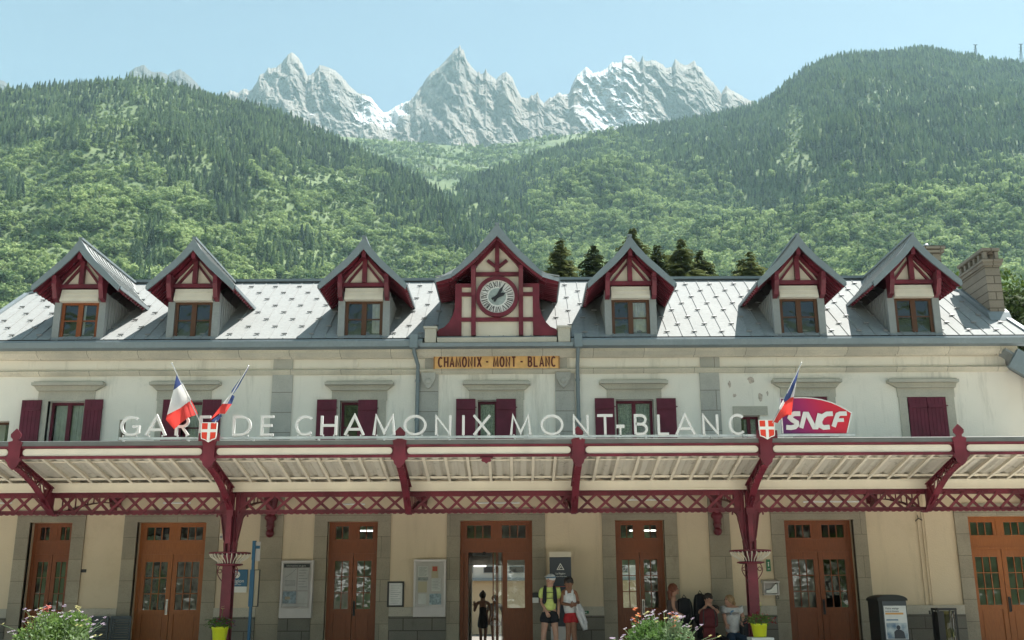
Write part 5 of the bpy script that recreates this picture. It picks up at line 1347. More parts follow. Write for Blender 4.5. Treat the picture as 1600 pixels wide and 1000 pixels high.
SPR = [(875,371,82,.0,'dark spruce just right of the clock gable'),(927,380,90,.2,'pale green spruce left of the fourth dormer from the left'),(988,354,86,.0,'tall spruce rising behind the dormer right of the clock'),
       (1026,381,84,.1,'spruce showing just right of the dormer right of the clock'),(1063,370,80,.0,'tallest dark spruce in the clump above the middle right roof'),(1092,389,83,.1,'shorter spruce on the right of the clump above the middle right roof'),
       (1172,391,82,.0,'lone dark spruce left of the second dormer from the right'),(1158,402,86,.1,'small spruce tip beside the lone dark spruce'),(1044,396,88,.1,'low spruce in the clump between its tallest trees')]
protoT = []
rr = random.Random(21)
for i in range(3):
    T = empty('spruce_tree', (0, 0, 0)); g = MB(); g.tube([(0,0,0),(.1,0,15),(0,0,29.5)], [.35,.22,.03], 8); g.build('trunk', m_bark, T)
    spruce_crown(rr, 30.0, 3.1 + .5 * i).build('crown', m_sp2, T); protoT.append(T)
for i, (px, py, Y, v, lab) in enumerate(SPR):
    T = protoT[i] if i < 3 else copy_tree(protoT[i % 3]); p_ = at(px, py, Y); T.location = (p_.x, Y, p_.z - 30.2); T.rotation_euler = (0, 0, i * 1.7)
    tag(T, lab, 'tree', 'spruces behind the station roof')
# broadleaf trees at the right end of the roof
def broad_crown(rng, rad, h, z0, n, size):
    g = MB(); lobes = [(Vector((rng.uniform(-.6,.6)*rad, rng.uniform(-.6,.6)*rad, z0 + rng.uniform(.2,.8)*h)), rad * rng.uniform(.35,.6)) for _ in range(14)]
    for i in range(n):
        c, r = rng.choice(lobes); d = Vector((rng.gauss(0,1), rng.gauss(0,1), rng.gauss(.2,1))).normalized(); q = c + d * r * rng.uniform(.7, 1.1)
        nn = (d + Vector((rng.gauss(0,.6), rng.gauss(0,.6), rng.gauss(0,.6)))).normalized(); a = nn.cross(Vector((rng.random()+.01, rng.random(), rng.random()))).normalized(); b = nn.cross(a); s = size * rng.uniform(.6, 1.3)
        g.add([q + a*s, q + b*s*.6, q - a*s, q - b*s*.6], [(0,1,2,3)])
    return g
m_br2 = leafmat('near_broad_leaves', (.07,.12,.025), (.17,.22,.055), 1.2, .35); m_pine = leafmat('dark_pine_needles', (.04,.065,.02), (.12,.145,.04), 1.5, .25)
for px, py, Y, rad, mt, lab, sz in ((1512, 418, 44, 2.6, m_br2, 'light green leafy tree showing left of the stone chimney', .13), (1596, 450, 40, 2.4, m_pine, 'dark bushy tree at the right edge behind the stone chimney', .12), (1560, 470, 60, 3.0, m_br2, 'leafy tree low behind the right end of the roof', .15)):
    p_ = at(px, py, Y); T = empty('leafy_tree', (p_.x, Y, 0), lab, 'tree'); g = MB(); g.tube([(p_.x, Y, 0), (p_.x + .2, Y, p_.z * .5), (p_.x, Y, p_.z - .6)], [.3, .2, .05], 8)
    for k in range(5): a = k * 1.3; g.tube([(p_.x + .1, Y, p_.z - rad * 1.6), (p_.x + math.cos(a) * rad * .6, Y + math.sin(a) * rad * .6, p_.z - rad * .7)], [.09, .03], 6)
    g.build('trunk', m_bark, T); gc = broad_crown(random.Random(int(px)), rad, rad * 2.0, -rad * 2.0, 6500, sz); gc.v = [(v[0] + p_.x, v[1] + Y, v[2] + p_.z) for v in gc.v]; gc.build('crown', mt, T)

# cableway pylons on the crest
for px, pb, pt, lab in ((1524, 84, 70, 'small cableway pylon on the crest, left of two'), (1595, 93, 69, 'taller cableway pylon on the crest at the right edge')):
    a, b = at(px, pb + 4, 2500), at(px, pt, 2500); T = empty('cableway_pylon', tuple(a), lab, 'pylon'); g = MB(); w = 3.2
    for sx in (-1, 1):
        for sy in (-1, 1): g.bar((a.x + sx*w, a.y + sy*w, a.z - 6), (b.x + sx*.8, a.y + sy*.8, b.z), .9, .9)
    for k in range(1, 5): z = a.z + (b.z - a.z) * k / 5; q = w * (1 - k/5) + .8; g.bar((a.x - q, a.y, z), (a.x + q, a.y, z), .8, .8)
    g.build('mast', m_iron, T); g = MB(); g.bar((b.x - 6, a.y, b.z), (b.x + 6, a.y, b.z), 1.2, 1.6); g.build('cross_arm', m_iron, T)

# ------------------------------------------------------------------ beyond the hall: platform, pale building
m_pl = mat('platform_asphalt', (.26,.245,.22), .9, var=.12, vscale=.8, bump=.2, bscale=20)
g = MB(); g.box(-40, 40, 32.02, 36, -.3, .02); tag(g.build('platform', m_pl), kind='structure')
g = MB(); g.quad((-60,36,-.01),(60,36,-.01),(60,60,-.01),(-60,60,-.01)); tag(g.build('track_bed', mat('track_ballast', (.18,.165,.145), .95, var=.3, vscale=6)), kind='structure')
PY = 43.0
PB = empty('platform_building', (at(776, 900, PY).x, PY, 0), 'pale beige building with windows seen through the open hall door', 'building')
m_pale = mat('pale_beige_render', (.62,.46,.29), .9, var=.06, vscale=1); m_whiteb = mat('white_cladding', (.66,.61,.54), .8)
xa, xb = at(640, 900, PY).x - 1.5, at(1080, 900, PY).x; zl = Z(905, PY, 776)
g = MB(); g.box(xa, xb, PY, PY + 6, 0, zl); g.build('wall', m_pale, PB)
g = MB(); g.box(xa, xb, PY + .02, PY + 6, zl, zl + 3.2); g.build('upper_wall', m_whiteb, PB)
g = MB(); g.box(xa - .2, xb + .2, PY - .25, PY + .3, zl - .06, zl + .05); g.build('ledge', m_zinc, PB)
x = xa + .3
while x < xb - 1:
    g = MB(); g.box(x, x + .62, PY - .02, PY + .06, zl + .24, zl + .52); w = g.build('window', m_zincw, PB); g = MB(); g.box(x + .03, x + .59, PY - .03, PY - .021, zl + .27, zl + .49); g.build('pane', m_dark, w); x += 1.05
g = MB(); g.prismx([(PY - .6, zl + 3.1), (PY + 3, zl + 4.6), (PY + 6.6, zl + 3.1)], xa - .4, xb + .4); g.build('roof', m_zinc, PB)
# lit ceiling tubes inside the hall
m_lit = bpy.data.materials.new('lit_tube'); m_lit.use_nodes = True; t = m_lit.node_tree; t.nodes.remove(t.nodes['Principled BSDF']); e = nd(t, 'ShaderNodeEmission'); e.inputs[0].default_value = (1,.96,.86,1); e.inputs[1].default_value = 2.2; t.links.new(e.outputs[0], t.nodes['Material Output'].inputs['Surface'])
for px, py, lab in ((574, 829.5, 'lit ceiling tube seen in the fanlight of the third door from the left'), (1010, 829, 'lit ceiling tube seen in the fanlight of the door right of the hikers'), (750, 884.5, 'lit ceiling tube seen through the open hall door')):
    Y = 26.2 if py < 850 else 28.2; a = at(px, py, Y); g = MB(); hl = .42 if py < 850 else .16; g.tube([(a.x - hl, Y, a.z), (a.x + hl, Y, a.z)], .016, 8)
    L_ = empty('ceiling_tube', (a.x, Y, a.z), lab, 'lamp'); g.build('lit_tube', m_lit, L_); g = MB(); g.box(a.x - .46, a.x + .46, Y - .04, Y + .04, a.z + .02, a.z + .06)
    for s in (-.3, .3): g.box(a.x + s - .01, a.x + s + .01, Y - .01, Y + .01, a.z + .06, ZG - .26)
    g.build('housing', m_metal, L_)

# ------------------------------------------------------------------ things on and before the wall
def text(body, size, loc, mt, parent, name='lettering', align='LEFT', sx=1.0, ext=.002):
    c = bpy.data.curves.new(name, 'FONT'); c.body = body; c.size = size; c.extrude = ext; c.align_x = align
    tmp = bpy.data.objects.new('tmp', c); S.collection.objects.link(tmp); dg = bpy.context.evaluated_depsgraph_get(); dg.update()
    me = bpy.data.meshes.new_from_object(tmp.evaluated_get(dg)); bpy.data.objects.remove(tmp)
    me.transform(Matrix.Rotation(R(90), 4, 'X') @ Matrix.Diagonal((sx, 1, 1, 1))); me.materials.clear(); me.materials.append(mt)
    o = bpy.data.objects.new(name, me); link(o, parent)
    po = Vector((0,0,0)); q = parent
    while q is not None: po += Vector(q.location); q = q.parent
    o.location = Vector(loc) - po; return o
m_alu = mat('pale_aluminium_case', (.52,.485,.47), .5, .1, var=.05, vscale=3); m_paper = mat('white_paper', (.66,.66,.64), .7, var=.06, vscale=6); m_slate = mat('slate_print', (.06,.07,.08), .6)
m_grey_ = mat('grey_print', (.30,.31,.32), .7, var=.3, vscale=25); m_redp = mat('red_print', (.55,.08,.06), .6); m_tanp = mat('buff_paper', (.56,.48,.34), .7); m_blue = mat('cobalt_blue_enamel', (.012,.11,.22), .45); m_blueprint = mat('pale_blue_print', (.35,.45,.52), .7, var=.3, vscale=18)
m_navy = mat('navy_sign_panel', (.022,.030,.045), .4)
def rect(g, x0, x1, z0, z1, y, th=.004): g.box(x0, x1, y - th, y, z0, z1)
def case(px0, px1, py0, py1, lab, header):
    Y = YW - .16; x0, x1 = at(px0, py0, Y).x, at(px1, py0, Y).x; z1, z0 = at(px0, py0, Y).z, at(px0, py1, Y).z; w, h = x1 - x0, z1 - z0
    T = empty('poster_case', ((x0+x1)/2, Y, z0), lab, 'notice board')
    g = MB()
    g.box(x0, x1, Y + .02, YW - .01, z0, z1); g.box(x0, x1, Y, Y + .02, z0, z0 + h*.17); g.box(x0, x1, Y, Y + .02, z1 - h*.045, z1); g.box(x0, x0 + w*.07, Y, Y + .02, z0 + h*.17, z1 - h*.045); g.box(x1 - w*.07, x1, Y, Y + .02, z0 + h*.17, z1 - h*.045)
    g.build('case', m_alu, T, bevel=.006)
    def r(u0, u1, v0, v1, mt, nm, dy=0): g = MB(); rect(g, x0 + w*u0, x0 + w*u1, z1 - h*v1, z1 - h*v0, Y + .018 - dy); return g.build(nm, mt, T)
    if header:
        r(.08,.89,.06,.125, m_slate, 'header', .001); text('Informations en gare', .052, (x0 + w*.16, Y + .012, z1 - h*.108), m_white, T, sx=.95)
        r(.09,.49,.135,.52, m_paper, 'poster'); r(.53,.86,.135,.52, m_paper, 'poster'); r(.09,.50,.54,.75, m_blueprint, 'poster'); r(.54,.86,.54,.75, m_paper, 'poster'); r(.09,.85,.76,.80, m_paper, 'strip')
        g = MB()
        for k in range(7): v = .17 + k*.048; rect(g, x0 + w*.56, x0 + w*(.83 - .05*(k%3)), z1 - h*(v+.008), z1 - h*v, Y + .012)
        for k in range(5): v = .35 + k*.022; rect(g, x0 + w*.13, x0 + w*.46, z1 - h*(v+.007), z1 - h*v, Y + .012)
        a = Vector((x0 + w*.13, Y + .012, z1 - h*.30)); b = Vector((x0 + w*.30, Y + .012, z1 - h*.24)); c = Vector((x0 + w*.46, Y + .012, z1 - h*.15)); g.bar(a, b, .004, .006); g.bar(b, c, .004, .006)
        g.build('print', m_grey_, T)
        g = MB(); rect(g, x0 + w*.16, x0 + w*.32, z1 - h*.68, z1 - h*.63, Y + .012); g.build('picture', m_tanp, T)
    else:
        r(.13,.45,.12,.31, m_paper, 'poster'); r(.13,.45,.315,.37, m_grey_, 'poster'); r(.14,.42,.39,.58, m_tanp, 'poster'); r(.15,.40,.60,.78, m_paper, 'poster'); r(.55,.76,.12,.33, m_tanp, 'poster'); r(.58,.73,.13,.21, m_redp, 'poster_heading', .006)
        r(.56,.84,.34,.56, m_paper, 'poster'); r(.50,.86,.60,.79, m_blueprint, 'poster')
        g = MB()
        for k in range(8): v = .14 + k*.02; rect(g, x0 + w*.16, x0 + w*(.42 - .04*(k%3)), z1 - h*(v+.006), z1 - h*v, Y + .010)
        for k in range(7): v = .36 + k*.026; rect(g, x0 + w*.58, x0 + w*(.82 - .05*(k%2)), z1 - h*(v+.006), z1 - h*v, Y + .010)
        g.build('print', m_grey_, T)
    g = MB(); g.quad((x0 + w*.07, Y + .004, z0 + h*.17), (x1 - w*.07, Y + .004, z0 + h*.17), (x1 - w*.07, Y + .004, z1 - h*.045), (x0 + w*.07, Y + .004, z1 - h*.045)); g.build('pane', m_clear, T)
case(440, 490, 875.6, 966, 'pale metal poster case with a dark header, left of the third door', True)
case(646.8, 697, 873.8, 964, 'pale poster case with a small red heading, left of the open main door', False)
def wallbox(px0, px1, py0, py1, Y): return at(px0, py0, Y).x, at(px1, py0, Y).x, at(px0, py1, Y).z, at(px0, py0, Y).z
x0, x1, z0, z1 = wallbox(605.5, 631.5, 908.5, 948.5, YW - .06)
T = empty('notice_frame', ((x0+x1)/2, YW - .06, z0), 'small black framed notice between the third door and the open main door', 'notice'); g = MB(); f = .035
for a, b, c, d in ((x0, x1, z0, z0+f), (x0, x1, z1-f, z1), (x0, x0+f, z0+f, z1-f), (x1-f, x1, z0+f, z1-f)): g.box(a, b, YW - .06, YW - .01, c, d)
g.build('frame', m_iron, T); g = MB(); rect(g, x0+f, x1-f, z0+f, z1-f, YW - .03); g.build('sheet', m_paper, T)
g = MB()
for k in range(9): z = z1 - .09 - k*.045; rect(g, x0 + .07, x1 - .07 - .03*(k%3), z - .008, z, YW - .036, .002)
g.build('print', m_grey_, T)
x0, x1, z0, z1 = wallbox(127, 134.5, 889.5, 894.5, YW - .02); T = empty('number_plaque', (x0, YW, z0), 'tiny dark number plaque on the ochre wall left of the second door', 'plaque'); MB().box(x0, x1, YW - .02, YW - .002, z0, z1).build('plate', m_iron, T)
x0, x1, z0, z1 = wallbox(343, 349, 833, 843, YW - .09); T = empty('intercom_box', (x0, YW, z0), 'small cream box with a grille on the wall, left of the left basket column', 'wall box'); MB().box(x0, x1, YW - .09, YW, z0, z1).build('housing', m_cream, T, bevel=.008); MB().box(x0 + .015, x1 - .015, YW - .098, YW - .091, z0 + .03, z1 - .06).build('grille', m_grey_, T)
# blue region plate
x0, x1, z0, z1 = wallbox(349, 387, 890, 926, YW - .04); T = empty('region_sign', ((x0+x1)/2, YW - .04, z0), 'blue and white Région plate on the wall, partly behind the left column', 'sign')
zm = z0 + (z1 - z0) * .26; MB().box(x0, x1, YW - .04, YW - .01, zm, z1).build('blue_field', m_blue, T); MB().box(x0, x1, YW - .038, YW - .01, z0, zm - .001).build('white_field', m_white, T)
g = MB(); cx_, cz = x0 + (x1-x0)*.56, z1 - .11; g.prism([(cx_ + .075*math.cos(k*math.pi/10), cz + .075*math.sin(k*math.pi/10)) for k in range(20)][::-1], YW - .046, YW - .0401); g.build('roundel', m_white, T)
g = MB(); ribbon(g, [(cx_ - .045, cz - .03), (cx_ - .01, cz + .03), (cx_ + .01, cz), (cx_ + .02, cz + .015), (cx_ + .045, cz - .03)], .008, YW - .05, YW - .0465); g.build('mountain_emblem', m_blue, T)
text('La Région', .105, (x0 + .05, YW - .042, zm + .085), m_white, T); text('Auvergne-Rhône-Alpes', .035, (x0 + .08, YW - .042, zm + .035), m_white, T)
# blue bus totem
Y = 21.6; x = at(391, 960, Y).x
T = empty('stop_totem', (x, Y, 0), 'slim blue totem with timetable case beside the left column', 'stop sign')
zt1, zt0, zc1_, zc0_ = at(400, 845, Y).z, at(398, 875, Y).z, at(395, 890, Y).z, at(392, 948, Y).z
MB().box(x - .026, x + .026, Y - .03, Y + .03, 0, zt0 + .02).build('pole', m_blue, T)
MB().box(x - .03, x + .03, Y - .05, Y + .05, zt0, zt1).box(x - .04, x + .045, Y - .06, Y + .04, zc0_, zc1_).build('blue_casing', m_blue, T)
MB().box(x + .032, x + .13, Y - .012, Y + .012, zt0 - .02, zt1 - .02).build('flag_plate', m_alu, T); MB().box(x + .04, x + .12, Y - .018, Y - .0125, zt1 - .16, zt1 - .10).build('blue_band', m_blue, T)
g = MB(); 
for a, b, c, d in ((x + .046, x + .15, zc0_, zc0_ + .015), (x + .046, x + .15, zc1_ - .015, zc1_), (x + .135, x + .15, zc0_ + .015, zc1_ - .015)): g.box(a, b, Y - .03, Y + .02, c, d)
g.build('timetable_frame', m_iron, T); MB().box(x + .046, x + .135, Y - .01, Y + .005, zc0_ + .015, zc1_ - .015).build('timetable', m_tanp, T)
# dark information totem behind the hikers
Y = 22.45; x0, x1, z0, z1 = wallbox(858.5, 892, 862, 979, Y)
T = empty('information_totem', ((x0+x1)/2, Y, 0), 'tall navy information totem with a triangle emblem behind the two hikers', 'sign')
MB().box(x0, x1, Y, Y + .10, z0, z1 - .115).build('panel', m_navy, T, bevel=.004); MB().box(x0, x1, Y - .002, Y + .10, z1 - .113, z1).build('cream_band', m_panel, T); MB().box(x0 + .01, x1 - .01, Y + .01, Y + .09, 0, z0 - .002).build('base', m_alu, T)
xm = (x0 + x1)/2; zt_ = z1 - .25; g = MB(); ribbon(g, [(xm - .07, zt_ - .12), (xm, zt_ - .0), (xm + .07, zt_ - .12), (xm - .07, zt_ - .12)], .014, Y - .005, Y - .001); ribbon(g, [(xm - .03, zt_ - .115), (xm + .0, zt_ - .06), (xm + .02, zt_ - .085)], .012, Y - .008, Y - .0055); g.build('triangle_emblem', m_white, T)
text('La Région', .052, (xm, Y - .003, z1 - .47), m_white, T, align='CENTER'); text('Auvergne-Rhône-Alpes', .028, (xm, Y - .003, z1 - .52), m_white, T, align='CENTER')
MB().box(x0 + .07, x1 - .10, Y - .003, Y - .0005, z1 - .725, z1 - .715).build('red_rule', m_redp, T)
for k, s_ in enumerate(('GARE', 'DE CHAMONIX', 'MONT-BLANC')): text(s_, .052, (x0 + .05, Y - .003, z1 - .80 - .062 * k), m_white, T, sx=.92)
# ticket validator box
x0, x1, z0, z1 = wallbox(832, 841.5, 926, 942, 22.75); T = empty('ticket_validator', (x0, 22.75, z0), 'black and white ticket box on the door jamb beside the hiker in yellow', 'ticket box')
MB().box(x0, x1, 22.75, YW - .05, z0 + .11, z1).build('black_head', m_iron, T, bevel=.01); MB().box(x0, x1, 22.76, YW - .05, z0, z0 + .108).build('white_base', m_white, T, bevel=.005)
m_green = mat('green_sign_enamel', (.02,.16,.07), .5)
x0, x1, z0, z1 = wallbox(1197, 1203.5, 874, 892.5, YW - .03); T = empty('upright_green_sign', (x0, YW, z0), 'narrow upright green sign right of the right basket column', 'sign'); MB().box(x0, x1, YW - .03, YW - .005, z0, z1).build('plate', m_green, T)
g = MB(); xm = (x0+x1)/2; g.ball((xm, YW - .031, z1 - .07), .016, 4, sc=(1,.2,1)); g.box(xm - .01, xm + .01, YW - .033, YW - .0305, z1 - .15, z1 - .09); g.box(xm - .02, xm + .02, YW - .033, YW - .0305, z0 + .04, z0 + .055); g.build('running_figure_mark', m_white, T)
x0, x1, z0, z1 = wallbox(911.5, 920, 954.5, 958.8, YW - .08); T = empty('small_green_plate', (x0, YW, z0), 'tiny green plate on the stone plinth right of the hikers', 'sign'); MB().box(x0, x1, YW - .08, YW - .055, z0, z1).build('plate', m_green, T); MB().box(x0 + .02, x1 - .04, YW - .083, YW - .0801, z0 + .018, z0 + .036).build('white_arrow', m_white, T)
# hooded box with a white unit
x0, x1, z0, z1 = wallbox(1193.5, 1217, 905.5, 930, YW - .22); T = empty('wall_terminal', ((x0+x1)/2, YW, z0), 'grey hooded wall terminal with a white unit inside, right of the right column', 'terminal')
g = MB(); g.prismx([(YW - .10, z1), (YW - .24, z1 - .04), (YW - .24, z1 - .07), (YW - .001, z1 - .07), (YW - .001, z1)], x0 - .015, x1 + .01); g.box(x0, x0 + .02, YW - .2, YW, z0, z1 - .071); g.box(x1 - .02, x1, YW - .2, YW, z0, z1 - .071); g.box(x0 + .02, x1 - .02, YW - .03, YW, z0, z1 - .071); g.box(x0 + .02, x1 - .02, YW - .2, YW - .03, z0, z0 + .02); g.build('hood', m_alu, T)
g = MB(); g.prism([(x0 + .05, z0 + .04), (x1 - .03, z0 + .04), (x1 - .03, z0 + .23), (x1 - .07, z0 + .23), (x1 - .16, z0 + .12), (x0 + .05, z0 + .10)], YW - .16, YW - .04); g.build('white_unit', m_white, T)
g = MB(); g.tube([(x1 - .03 + .03*math.sin(k), YW - .12, z0 - .0 - .08 * math.sin(k * .5)) for k in range(7)], .006, 5); g.build('cord', m_iron, T)
# display kiosk
Y = 20.9; fx0, fx1 = at(1374, 960, Y).x, at(1417.5, 960, Y).x; zt_ = at(1395, 929, Y).z; zs = at(1395, 937, Y).z; dpt = .62
T = empty('display_kiosk', ((fx0+fx1)/2, Y, 0), 'dark arched display kiosk with a blue and orange poster, right of the sixth door', 'kiosk')
m_kiosk = mat('dark_green_grey_metal', (.010,.012,.011), .6, var=.15, vscale=4)
g = MB(); g.box(fx0, fx1, Y, Y + dpt, .06, zs - .02); g.box(fx0 - .03, fx1 + .03, Y - .03, Y + dpt + .03, 0, .06)
n = 12; xm = (fx0+fx1)/2; hw = (fx1-fx0)/2 + .025; P = [(xm - hw, zs - .019), (xm + hw, zs - .019)] + [(xm + hw * math.cos(k*math.pi/n), zs + .0 + (zt_ - zs) * math.sin(k*math.pi/n)) for k in range(n+1)]
g.prism(P[::-1], Y - .03, Y + dpt + .03); g.build('body', m_kiosk, T)
px0_, px1_ = fx0 + .09, fx1 - .02; pz1, pz0 = at(1398, 946.5, Y).z, at(1398, 999, Y).z
MB().box(px0_ - .02, px1_ + .012, Y - .012, Y - .001, pz0 - .02, pz1 + .09).build('poster_frame', m_slate, T)
MB().box(px0_, px1_, Y - .018, Y - .0125, pz0, pz1).build('poster', m_paper, T)
g = MB(); text('Votre voyage', .055, (px0_ + .025, Y - .02, pz1 - .065), m_slate, T, 'headline', sx=.9); text('tout en douceur', .045, (px0_ + .025, Y - .02, pz1 - .115), m_slate, T, 'headline', sx=.9)
MB().box(px0_ + .02, px0_ + .37, Y - .021, Y - .0185, pz1 - .165, pz1 - .13).build('orange_band', mat('orange_print', (.62,.33,.10), .6), T); MB().box(px0_ + .03, px0_ + .26, Y - .021, Y - .0185, pz1 - .275, pz1 - .255).build('blue_band', m_blue, T)
MB().box(px0_ + .02, px1_ - .01, Y - .021, Y - .0185, pz0 + .01, pz1 - .32).build('picture', mat('blue_photo_print', (.10,.17,.26), .6, col2=(.5,.55,.56), vscale=7), T)
g = MB(); cx_ = px0_ + .25; g.prism([(cx_ - .09, pz0 + .012), (cx_ + .12, pz0 + .012), (cx_ + .10, pz0 + .14), (cx_ + .04, pz0 + .18), (cx_ - .04, pz0 + .18), (cx_ - .09, pz0 + .14)], Y - .024, Y - .0215); g.ball((cx_, Y - .022, pz0 + .22), .038, 6, sc=(1,.1,1.15)); g.build('printed_figure', m_navy, T)
# waste bin with clear sack
Y = 21.9; bx0, bx1 = at(1465, 958, Y).x, at(1495, 958, Y).x; zt_ = at(1480, 954, Y).z; T = empty('waste_bin', ((bx0+bx1)/2, Y, 0), 'dark framed waste bin holding a clear yellowish sack, left of the last door', 'waste bin')
g = MB(); 
for a in (bx0, bx1 - .03): 
    for b in (Y, Y + .30): g.box(a, a + .03, b, b + .03, 0, zt_)
g.box(bx0, bx1, Y - .01, Y + .34, zt_ + .001, zt_ + .05); g.box(bx0 + .03, bx1 - .03, Y, Y + .33, .02, .06); g.box(bx0 + .031, bx0 + .13, Y + .01, Y + .30, .06, zt_ - .02); g.build('frame', m_iron, T)
m_bag = glassmat('clear_sack_film', .0, (.62,.60,.40)); g = MB(); xm = (bx0 + bx1)/2 + .06; g.lathe([(.10,.10),(.13,.2),(.12,.45),(.135,.6),(.12,.75),(.13,zt_ - .06),(.15, zt_ - .01)], (xm, Y + .16, 0), 14); g.build('sack', m_bag, T)
g = MB(); rr = random.Random(4)
for k in range(14): g.ball((xm + rr.uniform(-.07,.07), Y + .16 + rr.uniform(-.06,.06), .14 + k * .03), rr.uniform(.03,.05), 4)
g.build('rubbish', mat('mixed_rubbish', (.30,.28,.12), .8, var=.6, vscale=9), T)
# conduits on the wall right of the sixth door
x = at(1447, 880, YW).x; T = empty('wall_conduits', (x, YW, 0), 'thin cream cable pipes running down the ochre wall above the bin', 'pipes')
for dx, r_ in ((-.10, .010), (.0, .012), (.055, .008)): MB().tube([(x + dx, YW - .02, .9), (x + dx, YW - .02, 3.95)], r_, 6).build('pipe', m_ochre, T)
MB().tube([(x - .05, YW - .03, .02), (x - .05, YW - .03, 1.15)], .03, 8).tube([(x + .08, YW - .03, .02), (x + .08, YW - .03, 1.2)], .025, 8).build('lower_pipe', m_iron, T)
a = at(1435, 812, YW - .1); MB().tube([(a.x - .07, a.y, a.z - .03), (a.x, a.y, a.z + .03), (a.x + .08, a.y, a.z - .01)], .012, 6).tube([(a.x, a.y, a.z + .03), (a.x + .02, YW, a.z + .12)], .008, 5).build('bent_bracket', m_iron, T)
# slatted metal seats left of the second door
Y = 22.35; T0 = None
m_seat = mat('blue_grey_steel_slats', (.045,.06,.068), .45, .3)
for k, (a, b, lab) in enumerate(((132, 161, 'left of the two slatted steel seats beside the second door'), (164, 197, 'right of the two slatted steel seats, next to the second door frame'))):
    x0, x1 = at(a, 970, Y).x, at(b, 970, Y).x; z1, z0 = at(a, 963, Y).z, .50
    T = empty('slatted_seat', ((x0+x1)/2, Y, 0), lab, 'seat', 'slatted steel seats on the ground floor wall')
    g = MB(); g.box(x0, x0 + .035, Y + .3, Y + .33, z0, z1); g.box(x1 - .035, x1, Y + .3, Y + .33, z0, z1); g.box(x0 + .035, x1 - .035, Y + .3, Y + .33, z1 - .04, z1)
    z = z0 + .04
    while z < z1 - .06: g.box(x0 + .035, x1 - .035, Y + .305, Y + .325, z, z + .032); z += .05
    g.build('backrest', m_seat, T); g = MB()
    for j in range(8): g.box(x0, x1, Y - .18 + j * .06, Y - .14 + j * .06, .43, .45)
    g.box(x0, x0 + .03, Y - .18, Y + .32, .40, .429); g.box(x1 - .03, x1, Y - .18, Y + .32, .40, .429); g.build('seat', m_seat, T)
    for sx in (x0 + .03, x1 - .07): MB().box(sx, sx + .04, Y - .02, Y + .02, 0, .40).build('leg', m_seat, T)

# ------------------------------------------------------------------ pots and planters
def leaves(g, rng, c, rx, ry, rz, n, s, mi=0):
    for i in range(n):
        d = Vector((rng.gauss(0,1), rng.gauss(0,1), rng.gauss(0,1))).normalized() * rng.uniform(.35, 1.0) ** .6; q = Vector(c) + Vector((d.x*rx, d.y*ry, d.z*rz))
        nn = Vector((rng.gauss(0,.8), rng.gauss(0,.8), rng.gauss(.5,.8))).normalized(); a = nn.cross(Vector((rng.random()+.01, rng.random(), rng.random()))).normalized(); b = nn.cross(a); k = s * rng.uniform(.6, 1.3)
        g.add([q - a*k, q + b*k*.45, q + a*k, q - b*k*.45], [(0,1,2,3)], mi)
m_pot = mat('lime_yellow_plastic', (.52,.56,.02), .4, spec=.3); m_leafg = leafmat('garden_leaves', (.06,.13,.03), (.20,.29,.08), 6, .35); m_leafs = leafmat('silvery_garden_leaves', (.13,.20,.10), (.26,.33,.18), 8, .35)
def petal(name, c): m = clothmat(name, c); return m
m_pred, m_ppur, m_ppink, m_ppeach, m_plil, m_pyel = petal('deep_red_petals', (.32,.02,.03)), petal('purple_petals', (.16,.07,.17)), petal('salmon_petals', (.60,.20,.17)), petal('orange_petals', (.58,.20,.09)), petal('lilac_petals', (.40,.33,.42)), petal('yellow_petals', (.50,.47,.22))
def flower(g, rng, c, s, n=7, mi=0):
    for k in range(n):
        a = 2*math.pi*k/n + rng.random(); d = Vector((math.cos(a), math.sin(a), rng.uniform(.1,.9))).normalized(); sd_ = d.cross(Vector((0,0,1))).normalized(); c_ = Vector(c)
        g.add([c_, c_ + d*s*.6 + sd_*s*.3, c_ + d*s, c_ + d*s*.6 - sd_*s*.3], [(0,1,2,3)], mi)
def yellow_pot(px, py_t, py_b, Y, pet, pet2, lab, block, seed):
    c = at(px, py_t, Y); zb = at(px, py_b, Y).z; h = c.z - zb; T = empty('flower_pot', (c.x, Y, zb), lab, 'flower pot', 'lime yellow flower pots at the foot of the columns')
    r1 = at(px + 13, py_t, Y).x - c.x; MB().lathe([(r1*.72, 0), (r1*.76, .01), (r1*.93, h*.82), (r1*1.0, h*.84), (r1*1.02, h), (r1*.93, h), (r1*.9, h*.86)], (c.x, Y, zb), 22).build('pot', m_pot, T)
    rr = random.Random(seed); g = MB(); leaves(g, rr, (c.x, Y, c.z + .05), r1*1.5, r1*1.3, .12, 260, .03)
    for k in range(14): a = rr.uniform(0, 6.28); q = Vector((c.x + math.cos(a)*r1*2.0, Y + math.sin(a)*r1, c.z + rr.uniform(-.02,.14))); g.tube([(c.x, Y, c.z - .02), (c.x + math.cos(a)*r1*.9, Y + math.sin(a)*.1, c.z + .12), q], .004, 4)
    g.build('foliage', m_leafg, T); g = MB()
    for k in range(42): a = rr.uniform(0, 6.28); q = rr.random() ** .6; flower(g, rr, (c.x + math.cos(a)*r1*2.1*q, Y + math.sin(a)*r1*1.2*q, c.z + .02 + .15*(1-q) + rr.uniform(-.05,.07)), .035, 6, 0 if rr.random() < .7 else 1)
    g.build('blossoms', [pet, pet2], T); g = MB(); q = Vector((c.x + .04, Y - .05, c.z + .30)); g.tube([(c.x, Y, c.z), q], .006, 5); flower(g, rr, q, .05, 8, 1); flower(g, rr, q + Vector((0,0,.04)), .04, 8, 1); g.build('tall_bloom', [m_leafg, m_pyel], T)
    return zb
YP = 19.25
z_ = yellow_pot(344, 979, 1004, YP, m_ppur, m_pred, 'lime yellow pot of purple flowers at the foot of the left column', False, 3)
